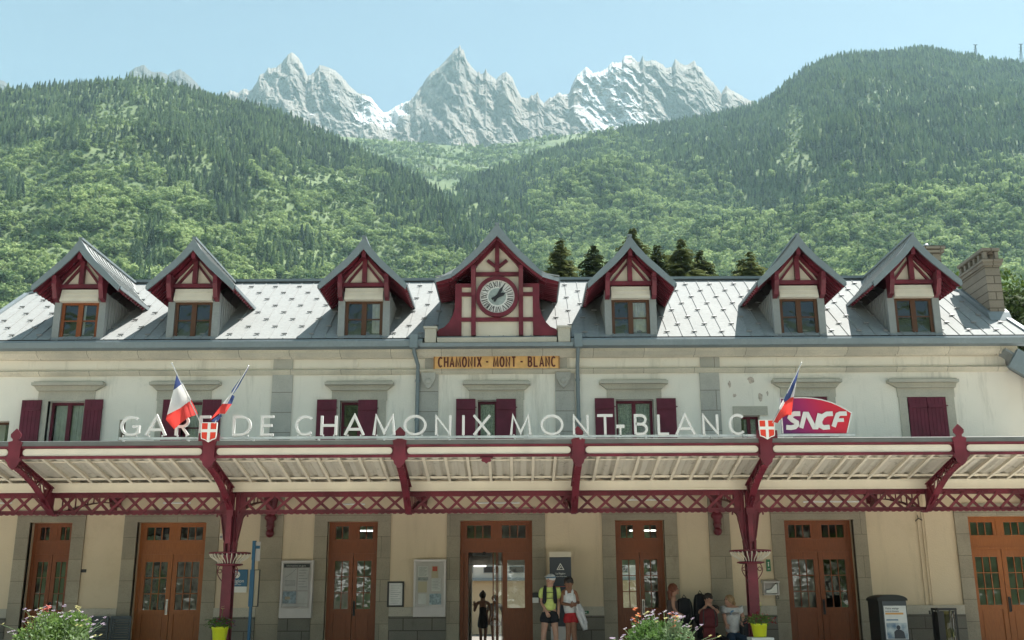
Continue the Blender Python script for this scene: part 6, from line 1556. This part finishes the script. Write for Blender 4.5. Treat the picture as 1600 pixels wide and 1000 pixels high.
z2_ = yellow_pot(1186, 974, 995.5, YP, m_pred, m_ppink, 'lime yellow pot of red flowers at the foot of the right column', True, 5)
m_conc = mat('white_concrete', (.62,.61,.58), .8, var=.06, vscale=8, bump=.15)
for px, zt_, lab in ((344, z_, 'white concrete block under the left lime yellow pot'), (1188, z2_, 'white concrete block under the right lime yellow pot')):
    x = at(px, 996, YP).x; T = empty('concrete_block', (x, YP, 0), lab, 'block', 'white blocks at the foot of the columns'); MB().box(x - .19, x + .19, YP - .19, YP + .19, 0, zt_ - .05).build('body', m_conc, T, bevel=.01); MB().box(x - .20, x + .20, YP - .20, YP + .20, zt_ - .049, zt_ - .002).build('cap', m_conc, T, bevel=.008)
def big_planter(pxc, Y, topy, halfw_px, lab, seed, accents):
    c = at(pxc, 985, Y); zt_ = at(pxc, topy, Y).z; w = at(pxc + halfw_px, 985, Y).x - c.x; T = empty('flower_planter', (c.x, Y, 0), lab, 'planter', 'flower planters in the forecourt')
    MB().lathe([(.30,0),(.33,.02),(.46,.60),(.50,.62),(.50,.68),(.44,.68),(.42,.60)], (c.x, Y, 0), 28).build('tub', m_conc, T)
    rr = random.Random(seed); g = MB()
    for k in range(9): leaves(g, rr, (c.x + rr.uniform(-.6,.6)*w, Y + rr.uniform(-.2,.2), zt_ - .19 + rr.uniform(-.12,.04)), w*.36, .2, .15, 300, .023, rr.choice((0, 0, 1)))
    leaves(g, rr, (c.x, Y, zt_ - .36), w*.95, .38, .22, 1500, .024, 0); leaves(g, rr, (c.x, Y - .1, zt_ - .30), w*.9, .34, .2, 700, .02, 1); leaves(g, rr, (c.x, Y, .78), .45, .40, .22, 1200, .03, 0)
    g.build('foliage', [m_leafg, m_leafs], T); st = MB(); bl = MB()
    for k in range(62):
        a = rr.uniform(0, math.pi); u = rr.uniform(-1, 1); b0 = Vector((c.x + u*w*.7, Y + rr.uniform(-.25,.25), zt_ - .35)); tip = Vector((c.x + u*w*rr.uniform(.9,1.3), Y + rr.uniform(-.35,.35), zt_ - .06 + .10*rr.random() - .22*abs(u)**2))
        st.tube([b0, b0.lerp(tip, .6) + Vector((0,0,.03)), tip], .0028, 3); mi = rr.choice((0,0,0,2,2,1)); flower(bl, rr, tip, rr.uniform(.014,.026), 7, mi); flower(bl, rr, tip + Vector((.012,0,.008)), .016, 6, mi)
    for (px, py, mi, s) in accents:
        q = at(px, py, Y - .1); st.tube([(q.x, q.y, q.z - .3), q], .004, 4)
        for j in range(7): flower(bl, rr, q + Vector((rr.gauss(0,.018), rr.gauss(0,.02), rr.gauss(0,.024)))*1.0, s, 8, mi)
    st.build('stems', m_leafs, T); bl.build('blossoms', [m_plil, m_pyel, m_ppink if False else petal('white_lilac_petals', (.55,.51,.55)), m_ppink, m_ppeach], T)
big_planter(88, 10.0, 952, 62, 'forecourt planter with a salmon bloom at the lower left', 8, [(72, 954, 3, .03), (47, 968, 1, .02), (122, 951, 1, .02), (60, 976, 2, .02)])
big_planter(1030, 10.0, 962, 68, 'forecourt planter with orange blooms below the seated travellers', 9, [(994, 962, 4, .025), (992, 970, 4, .02), (1052, 962, 4, .02), (1053, 974, 4, .02)])

# what the door panes mirror: trees and parasols on the square behind the photographer
for k, (x, y) in enumerate(((-11.5, -9), (-4, -15), (3.5, -12), (10.5, -16), (17, -10))):
    T = empty('square_tree', (x, y, 0), 'leafy tree on the square behind the photographer', 'tree', 'trees on the square'); MB().tube([(x, y, 0), (x + .1, y, 3.2), (x, y, 5)], [.18, .13, .05], 8).build('trunk', m_bark, T)
    gc = broad_crown(random.Random(40 + k), 2.4, 4.2, 2.4, 2600, .2); gc.v = [(v[0] + x, v[1] + y, v[2]) for v in gc.v]; gc.build('crown', m_br2, T)
for k, (x, y) in enumerate(((-8, -3.5), (-1.5, -5), (6.5, -4), (13, -5))):
    T = empty('parasol', (x, y, 0), 'white parasol on the square behind the photographer', 'parasol', 'parasols on the square'); MB().tube([(x, y, 0), (x, y, 2.7)], .03, 8).build('pole', m_metal, T)
    MB().lathe([(1.5, 2.05), (.75, 2.42), (.02, 2.75)], (x, y, 0), 8, smooth=False, cap=False).build('canopy', m_wht if 'm_wht' in globals() else m_white, T)

m_hw = mat('hotel_render', (.42,.38,.32), .9, var=.1, vscale=1); m_hr = mat('hotel_roof', (.12,.10,.09), .8)
for x, w, h, c in ((-22, 15, 11, 'pale'), (0, 12, 9, 'cream'), (19, 16, 12, 'grey')):  # unseen buildings, added to vary what the door panes reflect
    T = empty('unseen_hotel', (x, -38, 0), c + ' unseen hotel behind the photographer, added for the door pane reflections', 'building'); MB().box(x - w/2, x + w/2, -46, -38, 0, h).build('wall', m_hw, T)
    MB().prismx([(-47, h), (-42, h + 3.2), (-37, h)], x - w/2 - .6, x + w/2 + .6).build('roof', m_hr, T); g = MB()
    for zi in range(int(h / 3)):
        for xi in range(int(w / 2.6)): a = x - w/2 + .9 + xi * 2.6; MB().box(a, a + 1.1, -37.98, -37.9, 1 + zi*3, 2.6 + zi*3).build('window', m_dark, T)
# ------------------------------------------------------------------ people
def skin_mesh(name, chains, mt, parent, extra=None, sub=2):
    """chains: list of [(point, radius), ...]; first point of a later chain may repeat an earlier point (joined there)"""
    vs, rs, es = [], [], []
    def vid(p, r):
        for i, q in enumerate(vs):
            if (q - p).length < 1e-4: return i
        vs.append(p); rs.append(r); return len(vs) - 1
    for ch in chains:
        ids = [vid(Vector(p), r) for p, r in ch]
        es += [(a, b) for a, b in zip(ids, ids[1:]) if a != b]
    me = bpy.data.meshes.new(name); me.from_pydata(vs, es, []); tmp = bpy.data.objects.new(name, me); S.collection.objects.link(tmp)
    md = tmp.modifiers.new('s', 'SKIN'); md.use_smooth_shade = True; sv = me.skin_vertices[0].data
    for i, r in enumerate(rs):
        sv[i].radius = (r, r) if not isinstance(r, tuple) else r; sv[i].use_root = (i == 0)
    sd2 = tmp.modifiers.new('d', 'SUBSURF'); sd2.levels = sub; sd2.render_levels = sub
    dg = bpy.context.evaluated_depsgraph_get(); dg.update(); m2 = bpy.data.meshes.new_from_object(tmp.evaluated_get(dg)); bpy.data.objects.remove(tmp)
    g = MB(); g.v = [tuple(v.co) for v in m2.vertices]; g.f = [list(p.vertices) for p in m2.polygons]; g.m = [0] * len(g.f); g.sm = [True] * len(g.f)
    if extra: extra(g)
    bpy.data.meshes.remove(m2)
    return g.build(name, mt, parent)
def hand_chains(w, d, side, s=1.0, curl=.5):
    """palm + four fingers and a thumb leaving wrist w along direction d"""
    d = Vector(d).normalized(); up = Vector((0, -1, 0)); sdv = d.cross(up).normalized() * side; n = sdv.cross(d).normalized()
    palm = Vector(w) + d * .05 * s; out = [[(w, .026), (palm, .030)]]
    for k, l in enumerate((.066, .075, .07, .055)):
        b = Vector(w) + d * .085 * s + sdv * (.028 - .019 * k) * s; m_ = b + d * l * .5 * s + n * curl * .02; e = m_ + d * l * .4 * s + n * curl * .04
        out.append([(palm, .030), (b, .010), (m_, .009), (e, .007)])
    b = Vector(w) + d * .035 * s + sdv * .04 * s; out.append([(palm, .030), (b, .012), (b + (d * .6 + sdv * .7).normalized() * .045 * s, .009)])
    return out
def face(g, h, f, s=1.0, up=Vector((0,0,1)), dark=1):
    """nose, ears, brow and chin added to the head mesh; f is the facing direction"""
    f = Vector(f).normalized(); r = f.cross(up).normalized(); u = r.cross(f)
    g.ball(h + f*.088*s - u*.012, .014*s, 5, sc=(1,1,1.5)); 
    for k in (-1, 1): g.ball(h + r*k*.078*s - u*.01, .022*s, 4, sc=(.6,.8,1.3))
    g.ball(h + f*.058*s - u*.068*s, .030*s, 6, sc=(1.1,1,.8)); g.ball(h - f*.03*s + u*.02*s, .088*s, 8)
    for k in (-1, 1): g.ball(h + f*.076*s + r*k*.034*s + u*.018*s, .0115*s, 4, mi=1)
    g.add([tuple(h + f*.090*s - u*.052*s + r*a + u*b) for a, b in ((-.024,0),(0,.006),(.024,0),(0,-.008))], [(0,1,2,3)], 2)
m_eye = mat('eye_dark', (.02,.015,.012), .3); m_lip = mat('lip', (.32,.09,.08), .5)
def skinmat(name, c): return mat(name, c, .55, var=.08, vscale=14, spec=.3)
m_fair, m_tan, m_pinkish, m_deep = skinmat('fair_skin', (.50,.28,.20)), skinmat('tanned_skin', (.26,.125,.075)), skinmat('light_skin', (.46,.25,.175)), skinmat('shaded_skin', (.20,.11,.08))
def fabric(name, c, v=.12): return mat(name, c, .9, var=v, vscale=12, bump=.5, bscale=22)
def person(loc, lab, J, skin, up=Vector((0,0,1)), facing=(0,-1,0), build=1.0, arms=(True, True), hands=None):
    """J: joint positions in world space"""
    T = empty('person', tuple(loc), lab, 'person')
    P = J; b = build
    ch = [[(P['pelvis'], .115*b), (P['waist'], .10*b), (P['chest'], .125*b), (P['neck0'], .070*b), (P['neck'], .052), (P['head'] - up*.055, .072), (P['head'], .088), (P['head'] + up*.06, .078), (P['head'] + up*.10, .045)]]
    for s in ('l', 'r'):
        ch.append([(P['neck0'], .070*b), (P['sh_'+s], .058*b), (P['el_'+s], .040*b), (P['wr_'+s], .027)])
        ch.append([(P['pelvis'], .115*b), (P['hip_'+s], .092*b), (P['kn_'+s], .058*b), (P['an_'+s], .036), (P['to_'+s], .034)])
        hd = (P['ha_'+s] - P['wr_'+s]); ch += hand_chains(P['wr_'+s], hd, 1 if s == 'r' else -1)
    o = skin_mesh('body', ch, [skin, m_eye, m_lip], T, lambda g: face(g, P['head'], facing, 1.0, up))
    return T, ch
def pt(px, py, Y): return at(px, py, Y)
def stand_feet(x, y, dx=.12): return
def clothes(name, chains, mt, T, sub=2): return skin_mesh(name, chains, mt, T, None, sub)
def hair(name, h, f, r, mt, T, extra=None, up=Vector((0,0,1)), back=.025, lift=.03, scz=1.0):
    g = MB(); f = Vector(f).normalized(); c = h - f*back + up*lift; n = 12
    rr = random.Random(int(h.x * 100))
    g.ball(c, r, n, sc=(1, 1.06, scz)); g.v = [tuple(Vector(v) + Vector((rr.gauss(0,.003), rr.gauss(0,.003), rr.gauss(0,.003)))) for v in g.v]
    if extra: extra(g)
    return g.build(name, mt, T)

# hiker in a neon yellow tee with a black running vest
Y = 21.35
J = dict(head=pt(859.6,906.5,Y-.03), neck=pt(859.4,915.5,Y), neck0=pt(859.2,920,Y), chest=pt(858.8,928,Y), waist=pt(858.5,944,Y), pelvis=pt(858.8,956,Y),
    sh_l=pt(847.5,922,Y), sh_r=pt(870.5,922,Y), el_l=pt(846.5,941,Y+.02), el_r=pt(873.2,941,Y+.04), wr_l=pt(852.8,954,Y-.14), wr_r=pt(872.6,956,Y-.02), ha_l=pt(856,960,Y-.18), ha_r=pt(871.6,962,Y-.04),
    hip_l=pt(853,960,Y), hip_r=pt(864.5,960,Y), kn_l=pt(849.5,989,Y-.05), kn_r=pt(868.5,989,Y-.03))
for s, px in (('l', 847.5), ('r', 870)): a = pt(px, 1016, Y); J['an_'+s] = Vector((a.x, Y + .02, .09)); J['to_'+s] = Vector((a.x + (.03 if s == 'r' else -.03), Y - .15, .04))
HF = Vector((-.45, -1, .35))
T, ch = person((J['pelvis'].x, Y, 0), 'standing hiker in a neon yellow tee, black running vest and white cap', J, m_fair, facing=HF)
m_neon = fabric('neon_yellow_jersey', (.60,.68,.20)); m_blk = fabric('black_sportswear', (.012,.012,.016)); m_wht = fabric('white_knit', (.66,.66,.66)); m_redf = fabric('red_shorts_cloth', (.40,.02,.025))
clothes('shirt', [[(J['pelvis'] - Vector((0,0,.01)), .150), (J['waist'], .140), (J['chest'], .150), (J['neck0'] + Vector((0,0,-.01)), .092), (J['neck0'] + Vector((0,0,.03)), .072)]] + [[(J['neck0'] + Vector((0,0,-.01)), .085), (J['sh_'+s], .090), (J['sh_'+s].lerp(J['el_'+s], .72), .078)] for s in 'lr'], m_neon, T)
clothes('shorts', [[(J['pelvis'] + Vector((0,0,.09)), .142), (J['pelvis'] - Vector((0,0,.02)), .15)]] + [[(J['pelvis'] - Vector((0,0,.02)), .15), (J['hip_'+s], .13), (J['hip_'+s].lerp(J['kn_'+s], .30), .125), (J['hip_'+s].lerp(J['kn_'+s], .50), .118)] for s in 'lr'], m_blk, T)
for s, sg in (('l', -1), ('r', 1)):
    c_ = J['chest']; clothes('vest_strap', [[(c_ + Vector((sg*.085, -.02, .16)), .035), (c_ + Vector((sg*.10, -.12, .07)), .04), (c_ + Vector((sg*.105, -.125, -.10)), .045), (c_ + Vector((sg*.12, -.09, -.19)), .035)]], m_blk, T, 1)
g = MB(); g.box(J['chest'].x - .07, J['chest'].x + .07, Y - .165, Y - .155, J['chest'].z + .02, J['chest'].z + .03); g.box(J['chest'].x - .06, J['chest'].x + .06, Y - .165, Y - .155, J['chest'].z - .09, J['chest'].z - .08); g.build('vest_clasp', m_blk, T)
h = J['head']; g = MB(); n = 12
g.ball(h + Vector((.012,.012,.045)), .100, 10, sc=(1,1.05,.80)); g.lathe([(.02,.0),(.085,.0),(.088,.008),(.02,.012)], (h.x - .03, h.y - .085, h.z + .062), 14); g.build('cap', m_wht, T)
g = MB(); g.tube([h + Vector((math.cos(a)*.100 + .01, math.sin(a)*.104 + .005, .062 + .01*math.sin(a))) for a in [2*math.pi*k/16 for k in range(9, 17)]], .014, 6); g.build('sunglasses_on_cap', fabric('blue_lens', (.03,.12,.22)), T)
m_shoe = mat('running_shoe', (.30,.30,.32), .7, var=.3, vscale=20)
def shoes(J, T, mt=m_shoe):
    for s in 'lr':
        a, b = J['an_'+s], J['to_'+s]; d = (Vector((b.x, b.y, 0)) - Vector((a.x, a.y, 0))).normalized()
        clothes('shoe', [[(Vector((a.x, a.y, .05)) - d*.04, .045), (Vector((a.x, a.y, .05)) + d*.06, .045), (Vector((a.x, a.y, .038)) + d*.17, .036)]], mt, T, 1)
shoes(J, T)

# man in a white tank top and red shorts, white jacket over his arm
J = dict(head=pt(888.4,911.5,Y-.02), neck=pt(888.6,919.5,Y), neck0=pt(888.8,924,Y), chest=pt(889.5,932,Y), waist=pt(890.8,946,Y), pelvis=pt(892,958,Y),
    sh_l=pt(880.5,926,Y), sh_r=pt(898.5,925.5,Y), el_l=pt(877.5,943,Y-.04), el_r=pt(903.4,942.5,Y-.02), wr_l=pt(890.5,945,Y-.20), wr_r=pt(899.5,944.5,Y-.20), ha_l=pt(896,944.6,Y-.23), ha_r=pt(895.5,945.6,Y-.22),
    hip_l=pt(888.4,961,Y), hip_r=pt(896,961,Y), kn_l=pt(888.5,988,Y-.05), kn_r=pt(896.5,988,Y-.10))
for s, px in (('l', 883), ('r', 903)): a = pt(px, 1016, Y); J['an_'+s] = Vector((a.x, Y + .02, .09)); J['to_'+s] = Vector((a.x, Y - .15, .04))
T, ch = person((J['pelvis'].x, Y, 0), 'standing man in a white tank top and red shorts beside the hiker in yellow', J, m_tan, facing=(-.25,-1,-.05), build=.98)
clothes('tank_top', [[(J['pelvis'] - Vector((0,0,.06)), .150), (J['waist'], .142), (J['chest'], .155), (J['neck0'] - Vector((0,0,.01)), .105)]], m_wht, T)
for s in 'lr': clothes('shoulder_strap', [[(J['neck0'].lerp(J['sh_'+s], .50) + Vector((0,-.10,-.10)), .030), (J['neck0'].lerp(J['sh_'+s], .52) + Vector((0,-.065,.0)), .030), (J['neck0'].lerp(J['sh_'+s], .55) + Vector((0,0,.05)), .024)]], m_wht, T, 1)
clothes('shorts', [[(J['pelvis'] + Vector((0,0,.05)), .135), (J['pelvis'] - Vector((0,0,.05)), .148)]] + [[(J['pelvis'] - Vector((0,0,.05)), .148), (J['hip_'+s], .125), (J['hip_'+s].lerp(J['kn_'+s], .30), .118), (J['hip_'+s].lerp(J['kn_'+s], .52), .11)] for s in 'lr'], m_redf, T)
m_dkhair = mat('dark_brown_hair', (.022,.015,.012), .7, var=.3, vscale=30); hair('hair', J['head'], (-.25,-1,0), .098, m_dkhair, T, lift=.035)
shoes(J, T)
a0 = pt(902, 944.5, Y - .16); g = MB(); rr = random.Random(6); prof = [(903,944),(911,955),(917.5,972),(918,984),(913,980),(906,968),(900,958),(899,948)]
n = 9
L_ = [(899,945),(900,953),(903,962),(907,971),(913,984.5)]; Rr = [(905,944),(910,953),(914.5,962),(918,972),(917.5,983)]
vs = []
for i in range(13):
    u = i/12; 
    def pl(E): k = u*(len(E)-1); j = min(int(k), len(E)-2); return Vector(E[j]).lerp(Vector(E[j+1]), k-j)
    a, b = pl(L_), pl(Rr)
    for j in range(n): q = a.lerp(b, j/(n-1)); vs.append(at(q.x, q.y, Y - .16 + .05*math.sin(j*1.7 + u*3) - .02))
fs = [(i*n+j, i*n+j+1, (i+1)*n+j+1, (i+1)*n+j) for i in range(12) for j in range(n-1)]
g.add(vs, fs, 0, True); o = g.build('jacket', fabric('white_jacket_cloth', (.62,.60,.60))); sd_m = o.modifiers.new('t', 'SOLIDIFY'); sd_m.thickness = .03
tag(o, 'crumpled white jacket hanging from the forearm of the man in red shorts', 'jacket')

# figures on the platform beyond the hall
def standing(px, top, Y, H, lab, skin, cloth, facing, dress=True, seed=1, hairm=None, x=None, pose=0):
    x = at(px, 930, Y).x; k = H / 1.7; z = lambda v: v * k
    V = lambda a, b, c: Vector((x + a, Y + b, z(c)))
    J = dict(head=V(0,0,1.58), neck=V(0,0,1.46), neck0=V(0,0,1.38), chest=V(0,0,1.26), waist=V(0,0,1.06), pelvis=V(0,0,.92), sh_l=V(-.17,0,1.37), sh_r=V(.17,0,1.37), el_l=V(-.25,.0,1.12), el_r=V(.24,.02,1.10),
        wr_l=V(-.24,-.16,1.28) if pose == 0 else V(-.2,-.1,.9), wr_r=V(.20,-.08,.88), ha_l=V(-.24,-.20,1.36) if pose == 0 else V(-.18,-.12,.82), ha_r=V(.19,-.10,.80), hip_l=V(-.08,0,.88), hip_r=V(.08,0,.88), kn_l=V(-.06,-.04,.48), kn_r=V(.08,.04,.48),
        an_l=V(-.05,0,.08), an_r=V(.05,.12,.10), to_l=V(-.05,-.14,.04), to_r=V(.05,-.02,.04))
    T, ch = person((x, Y, 0), lab, J, skin, facing=facing, build=.92)
    if dress: clothes('dress', [[(J['chest'] + Vector((0,0,.05)), .12), (J['waist'], .105), (J['pelvis'], .15), (V(0,0,.72), .17), (V(0,0,.60), .165)]], cloth, T)
    else:
        clothes('shirt', [[(J['pelvis'] + Vector((0,0,.08)), .13), (J['waist'], .125), (J['chest'], .135), (J['neck0'], .085)]] + [[(J['neck0'], .085), (J['sh_'+s], .075), (J['sh_'+s].lerp(J['el_'+s], .6), .06)] for s in 'lr'], cloth, T)
        clothes('shorts', [[(J['pelvis'], .13), (J['pelvis'] - Vector((0,0,.03)), .13)]] + [[(J['pelvis'] - Vector((0,0,.03)), .13), (J['hip_'+s], .11), (J['hip_'+s].lerp(J['kn_'+s], .5), .10)] for s in 'lr'], fabric('pale_shorts_cloth', (.5,.48,.45)), T)
    hair('hair', J['head'], facing, .10, hairm or m_dkhair, T, lift=.03, extra=(lambda g: g.ball(J['head'] + Vector((0,.03,.12)), .045, 6)) if pose == 0 else None)
    shoes(J, T, m_blk); return T
standing(754.5, 919, 31.2, 1.60, 'dark silhouetted woman in a short dress seen through the open main door', m_deep, m_blk, (.2,1,0))
standing(773.5, 921, 31.6, 1.50, 'figure in grey seen through the glass of the sliding door', m_deep, fabric('grey_shirt_cloth', (.22,.21,.21)), (0,1,0), False, 2, pose=1)

# seated travellers against the wall
m_bench = mat('dark_granite_seat', (.10,.10,.095), .8, var=.2, vscale=6); Y = 22.25
x0, x1 = at(1040, 985, Y).x, at(1168, 985, Y).x; T = empty('wall_bench', ((x0+x1)/2, Y, 0), 'low dark bench under the three seated travellers', 'bench')
MB().box(x0, x1, Y - .05, Y + .42, .50, .56).build('seat', m_bench, T, bevel=.01)
for q in (.04, .48, .92): MB().box(x0 + (x1-x0)*q, x0 + (x1-x0)*q + .12, Y, Y + .36, 0, .499).build('support', m_bench, T)
def seated(K, lab, skin, facing, build=.95, knee_dx=(-.12,.14)):
    pv = K['pelvis']; J = dict(K)
    for s, sg, dx in (('l', -1, knee_dx[0]), ('r', 1, knee_dx[1])):
        J['hip_'+s] = pv + Vector((sg*.09, -.05, -.02)); J['kn_'+s] = Vector((pv.x + dx, Y - .46, .56)); J['an_'+s] = Vector((pv.x + dx*1.1, Y - .42, .10)); J['to_'+s] = Vector((pv.x + dx*1.2, Y - .58, .04))
    T, ch = person((pv.x, pv.y, 0), lab, J, skin, facing=facing, build=build); return T, J
# woman with red hair, in profile
B0 = Y + .05
K = dict(head=pt(1053.5,921.5,B0-.05), neck=pt(1052,929.5,B0), neck0=pt(1050.5,933.5,B0), chest=pt(1049.8,940,B0), waist=pt(1050.5,951,B0), pelvis=pt(1052,960.5,B0),
    sh_l=pt(1048,934.5,B0+.14), sh_r=pt(1051.5,935,B0-.14), el_l=pt(1052,950,B0+.14), el_r=pt(1052.5,949.5,B0-.16), wr_l=pt(1060,957,B0+.06), wr_r=pt(1058,957.5,B0-.14), ha_l=pt(1063,959,B0+.04), ha_r=pt(1062,960,B0-.14))
K['pelvis'].z = .68
T, J = seated(K, 'seated red haired woman in a pale top and red trousers, turned to the right', m_pinkish, (1,-.2,0), .88, (.22,.34))
clothes('top', [[(J['pelvis'] + Vector((0,0,.04)), .13), (J['waist'], .125), (J['chest'], .138), (J['neck0'] - Vector((0,0,.03)), .085)]], fabric('dark_strap_top', (.10,.07,.065)), T)
clothes('trousers', [[(J['pelvis'] + Vector((0,0,.02)), .125), (J['pelvis'] - Vector((0,.02,.0)), .12)]] + [[(J['pelvis'] - Vector((0,.02,0)), .12), (J['hip_'+s], .10), (J['kn_'+s], .078), (J['an_'+s] + Vector((0,0,.05)), .055)] for s in 'lr'], fabric('bright_red_cloth', (.36,.02,.02)), T)
m_redhair = mat('auburn_hair', (.17,.045,.018), .6, var=.35, vscale=40)
hair('hair', J['head'], (1,-.2,0), .102, m_redhair, T, back=.03, extra=lambda g: g.tube([J['head'] + Vector((-.05,0,.03)), J['head'] + Vector((-.095,0,-.06)), J['head'] + Vector((-.10,0,-.18)), J['head'] + Vector((-.08,0,-.26))], [.06,.06,.045,.015], 8)); shoes(J, T)
# dark haired traveller with hands at the chin over a dark red rucksack
K = dict(head=pt(1107,936.5,Y-.06), neck=pt(1107,944,Y-.02), neck0=pt(1107,948,Y), chest=pt(1107,955,Y+.02), waist=pt(1107,964,Y+.06), pelvis=pt(1107,972,Y+.08),
    sh_l=pt(1098,950.5,Y), sh_r=pt(1116,950.5,Y), el_l=pt(1093,958,Y-.40), el_r=pt(1121.5,957,Y-.40), wr_l=pt(1102.5,947.8,Y-.36), wr_r=pt(1112,947.8,Y-.36), ha_l=pt(1106,944.6,Y-.36), ha_r=pt(1108.5,945.2,Y-.36))
K['pelvis'].z = .68; K['waist'].z = .86
T, J = seated(K, 'seated dark haired traveller resting chin on hands above a dark red rucksack', m_pinkish, (0,-1,0), .95, (-.30,.32))
clothes('shirt', [[(J['pelvis'] + Vector((0,0,.0)), .145), (J['waist'], .14), (J['chest'], .15), (J['neck0'], .09)]] + [[(J['neck0'], .09), (J['sh_'+s], .082), (J['sh_'+s].lerp(J['el_'+s], .6), .07)] for s in 'lr'], m_blk, T)
clothes('trousers', [[(J['pelvis'] + Vector((0,0,.02)), .125), (J['pelvis'] - Vector((0,.02,0)), .12)]] + [[(J['pelvis'] - Vector((0,.02,0)), .12), (J['hip_'+s], .10), (J['kn_'+s], .078), (J['an_'+s] + Vector((0,0,.05)), .055)] for s in 'lr'], m_blk, T)
hair('hair', J['head'], (0,-1,0), .098, m_dkhair, T, lift=.035); shoes(J, T)
# fair haired woman in a white tee with a blue print
K = dict(head=pt(1138.5,939,Y-.06), neck=pt(1141,946.5,Y-.02), neck0=pt(1143,950.5,Y), chest=pt(1143.5,957,Y), waist=pt(1144,967,Y+.03), pelvis=pt(1145,974,Y+.06),
    sh_l=pt(1132.5,952.5,Y-.02), sh_r=pt(1155,952,Y), el_l=pt(1131.5,965,Y-.08), el_r=pt(1161,963,Y+.0), wr_l=pt(1134.5,975,Y-.18), wr_r=pt(1161.5,972.5,Y-.14), ha_l=pt(1136,978.5,Y-.24), ha_r=pt(1160,976,Y-.2))
K['pelvis'].z = .68; K['waist'].z = .84
T, J = seated(K, 'seated fair haired woman in a white tee with a blue print', m_fair, (-1,-.5,.1), 1.06, (-.14,.20))
clothes('tee_shirt', [[(J['pelvis'] + Vector((0,0,.02)), .165), (J['waist'], .165), (J['chest'], .165), (J['neck0'], .095), (J['neck0'] + Vector((0,-.01,.04)), .075)]] + [[(J['neck0'], .10), (J['sh_'+s], .098), (J['sh_'+s].lerp(J['el_'+s], .68), .088)] for s in 'lr'], m_wht, T)
clothes('jeans', [[(J['pelvis'] + Vector((0,0,.0)), .135), (J['pelvis'] - Vector((0,.03,.02)), .125)]] + [[(J['pelvis'] - Vector((0,.03,.02)), .125), (J['hip_'+s], .11), (J['kn_'+s], .085), (J['an_'+s] + Vector((0,0,.05)), .06)] for s in 'lr'], fabric('dark_blue_denim', (.02,.045,.085)), T)
c = J['chest']; g = MB(); g.prism([(c.x - .07, c.z - .04), (c.x - .05, c.z + .03), (c.x + .0, c.z + .05), (c.x + .04, c.z + .01), (c.x + .08, c.z - .02), (c.x + .04, c.z - .06)][::-1], Y - .158, Y - .14); g.build('blue_print', fabric('blue_print_ink', (.16,.30,.45)), T)
m_blond = mat('blond_hair', (.30,.19,.09), .6, var=.3, vscale=40)
hair('hair', J['head'], (-1,-.5,.1), .100, m_blond, T, back=.03, extra=lambda g: g.tube([J['head'] + Vector((.08,.03,.03)), J['head'] + Vector((.125,.04,-.05)), J['head'] + Vector((.12,.03,-.13))], [.035,.03,.01], 7)); shoes(J, T)

# rucksacks
def rucksack(px, py, Y, w, h, d, mt, lab, tilt=0):
    c = at(px, py, Y); T = empty('rucksack', (c.x, Y, 0), lab, 'rucksack'); zb = c.z - h/2
    g = MB(); n = 14
    for k in range(9):
        pass
    prof = [(0,.0),(.78,.02),(.96,.12),(1,.35),(.97,.6),(.88,.8),(.66,.94),(0,1)]
    vs = []
    for (r, z) in prof:
        for k in range(n):
            a = 2*math.pi*k/n; ca, sa = math.cos(a), math.sin(a); e = .62
            vs.append((c.x + w/2*r*math.copysign(abs(ca)**e, ca) + tilt*z*h, Y + d/2*r*math.copysign(abs(sa)**e, sa), zb + z*h))
    g.add(vs, [(i*n+k, i*n+(k+1)%n, (i+1)*n+(k+1)%n, (i+1)*n+k) for i in range(len(prof)-1) for k in range(n)], 0, True); g.build('bag', mt, T)
    g = MB(); g.ball((c.x + tilt*h*.3, Y - d*.46, zb + h*.32), w*.30, 8, sc=(1,.35,.9)); g.build('front_pocket', mt, T)
    g = MB(); g.tube([(c.x - .04 + tilt*h, Y, zb + h*.97), (c.x + tilt*h, Y, zb + h + .05), (c.x + .05 + tilt*h, Y, zb + h*.97)], .010, 6)
    for s in (-1, 1): g.tube([(c.x + s*w*.28 + tilt*h, Y - d*.30, zb + h*.93), (c.x + s*w*.33 + tilt*h*.5, Y - d*.53, zb + h*.55), (c.x + s*w*.32, Y - d*.42, zb + h*.12)], .012, 6)
    g.build('strap', m_iron, T)
    g = MB(); zz = zb
    if zz > .57: g.box(c.x - w*.3, c.x + w*.3, Y - d*.25, Y + d*.25, .56, zb + .03); g.build('base', mt, T)
    return T
m_blkn = fabric('black_nylon', (.014,.014,.018)); m_mrn = fabric('dark_red_nylon', (.11,.014,.018))
rucksack(1069.5, 955, Y + .1, .36, .56, .26, m_blkn, 'black rucksack standing beside the red haired woman')
rucksack(1094.5, 950.5, Y + .18, .30, .62, .24, m_blkn, 'black rucksack behind the shoulder of the dark haired traveller')
rucksack(1107, 965.5, Y - .42, .38, .38, .26, m_mrn, 'dark red rucksack held on the lap of the dark haired traveller')
rucksack(1166, 985, Y - .12, .26, .40, .22, m_blkn, 'small black bag beside the hand of the fair haired woman')
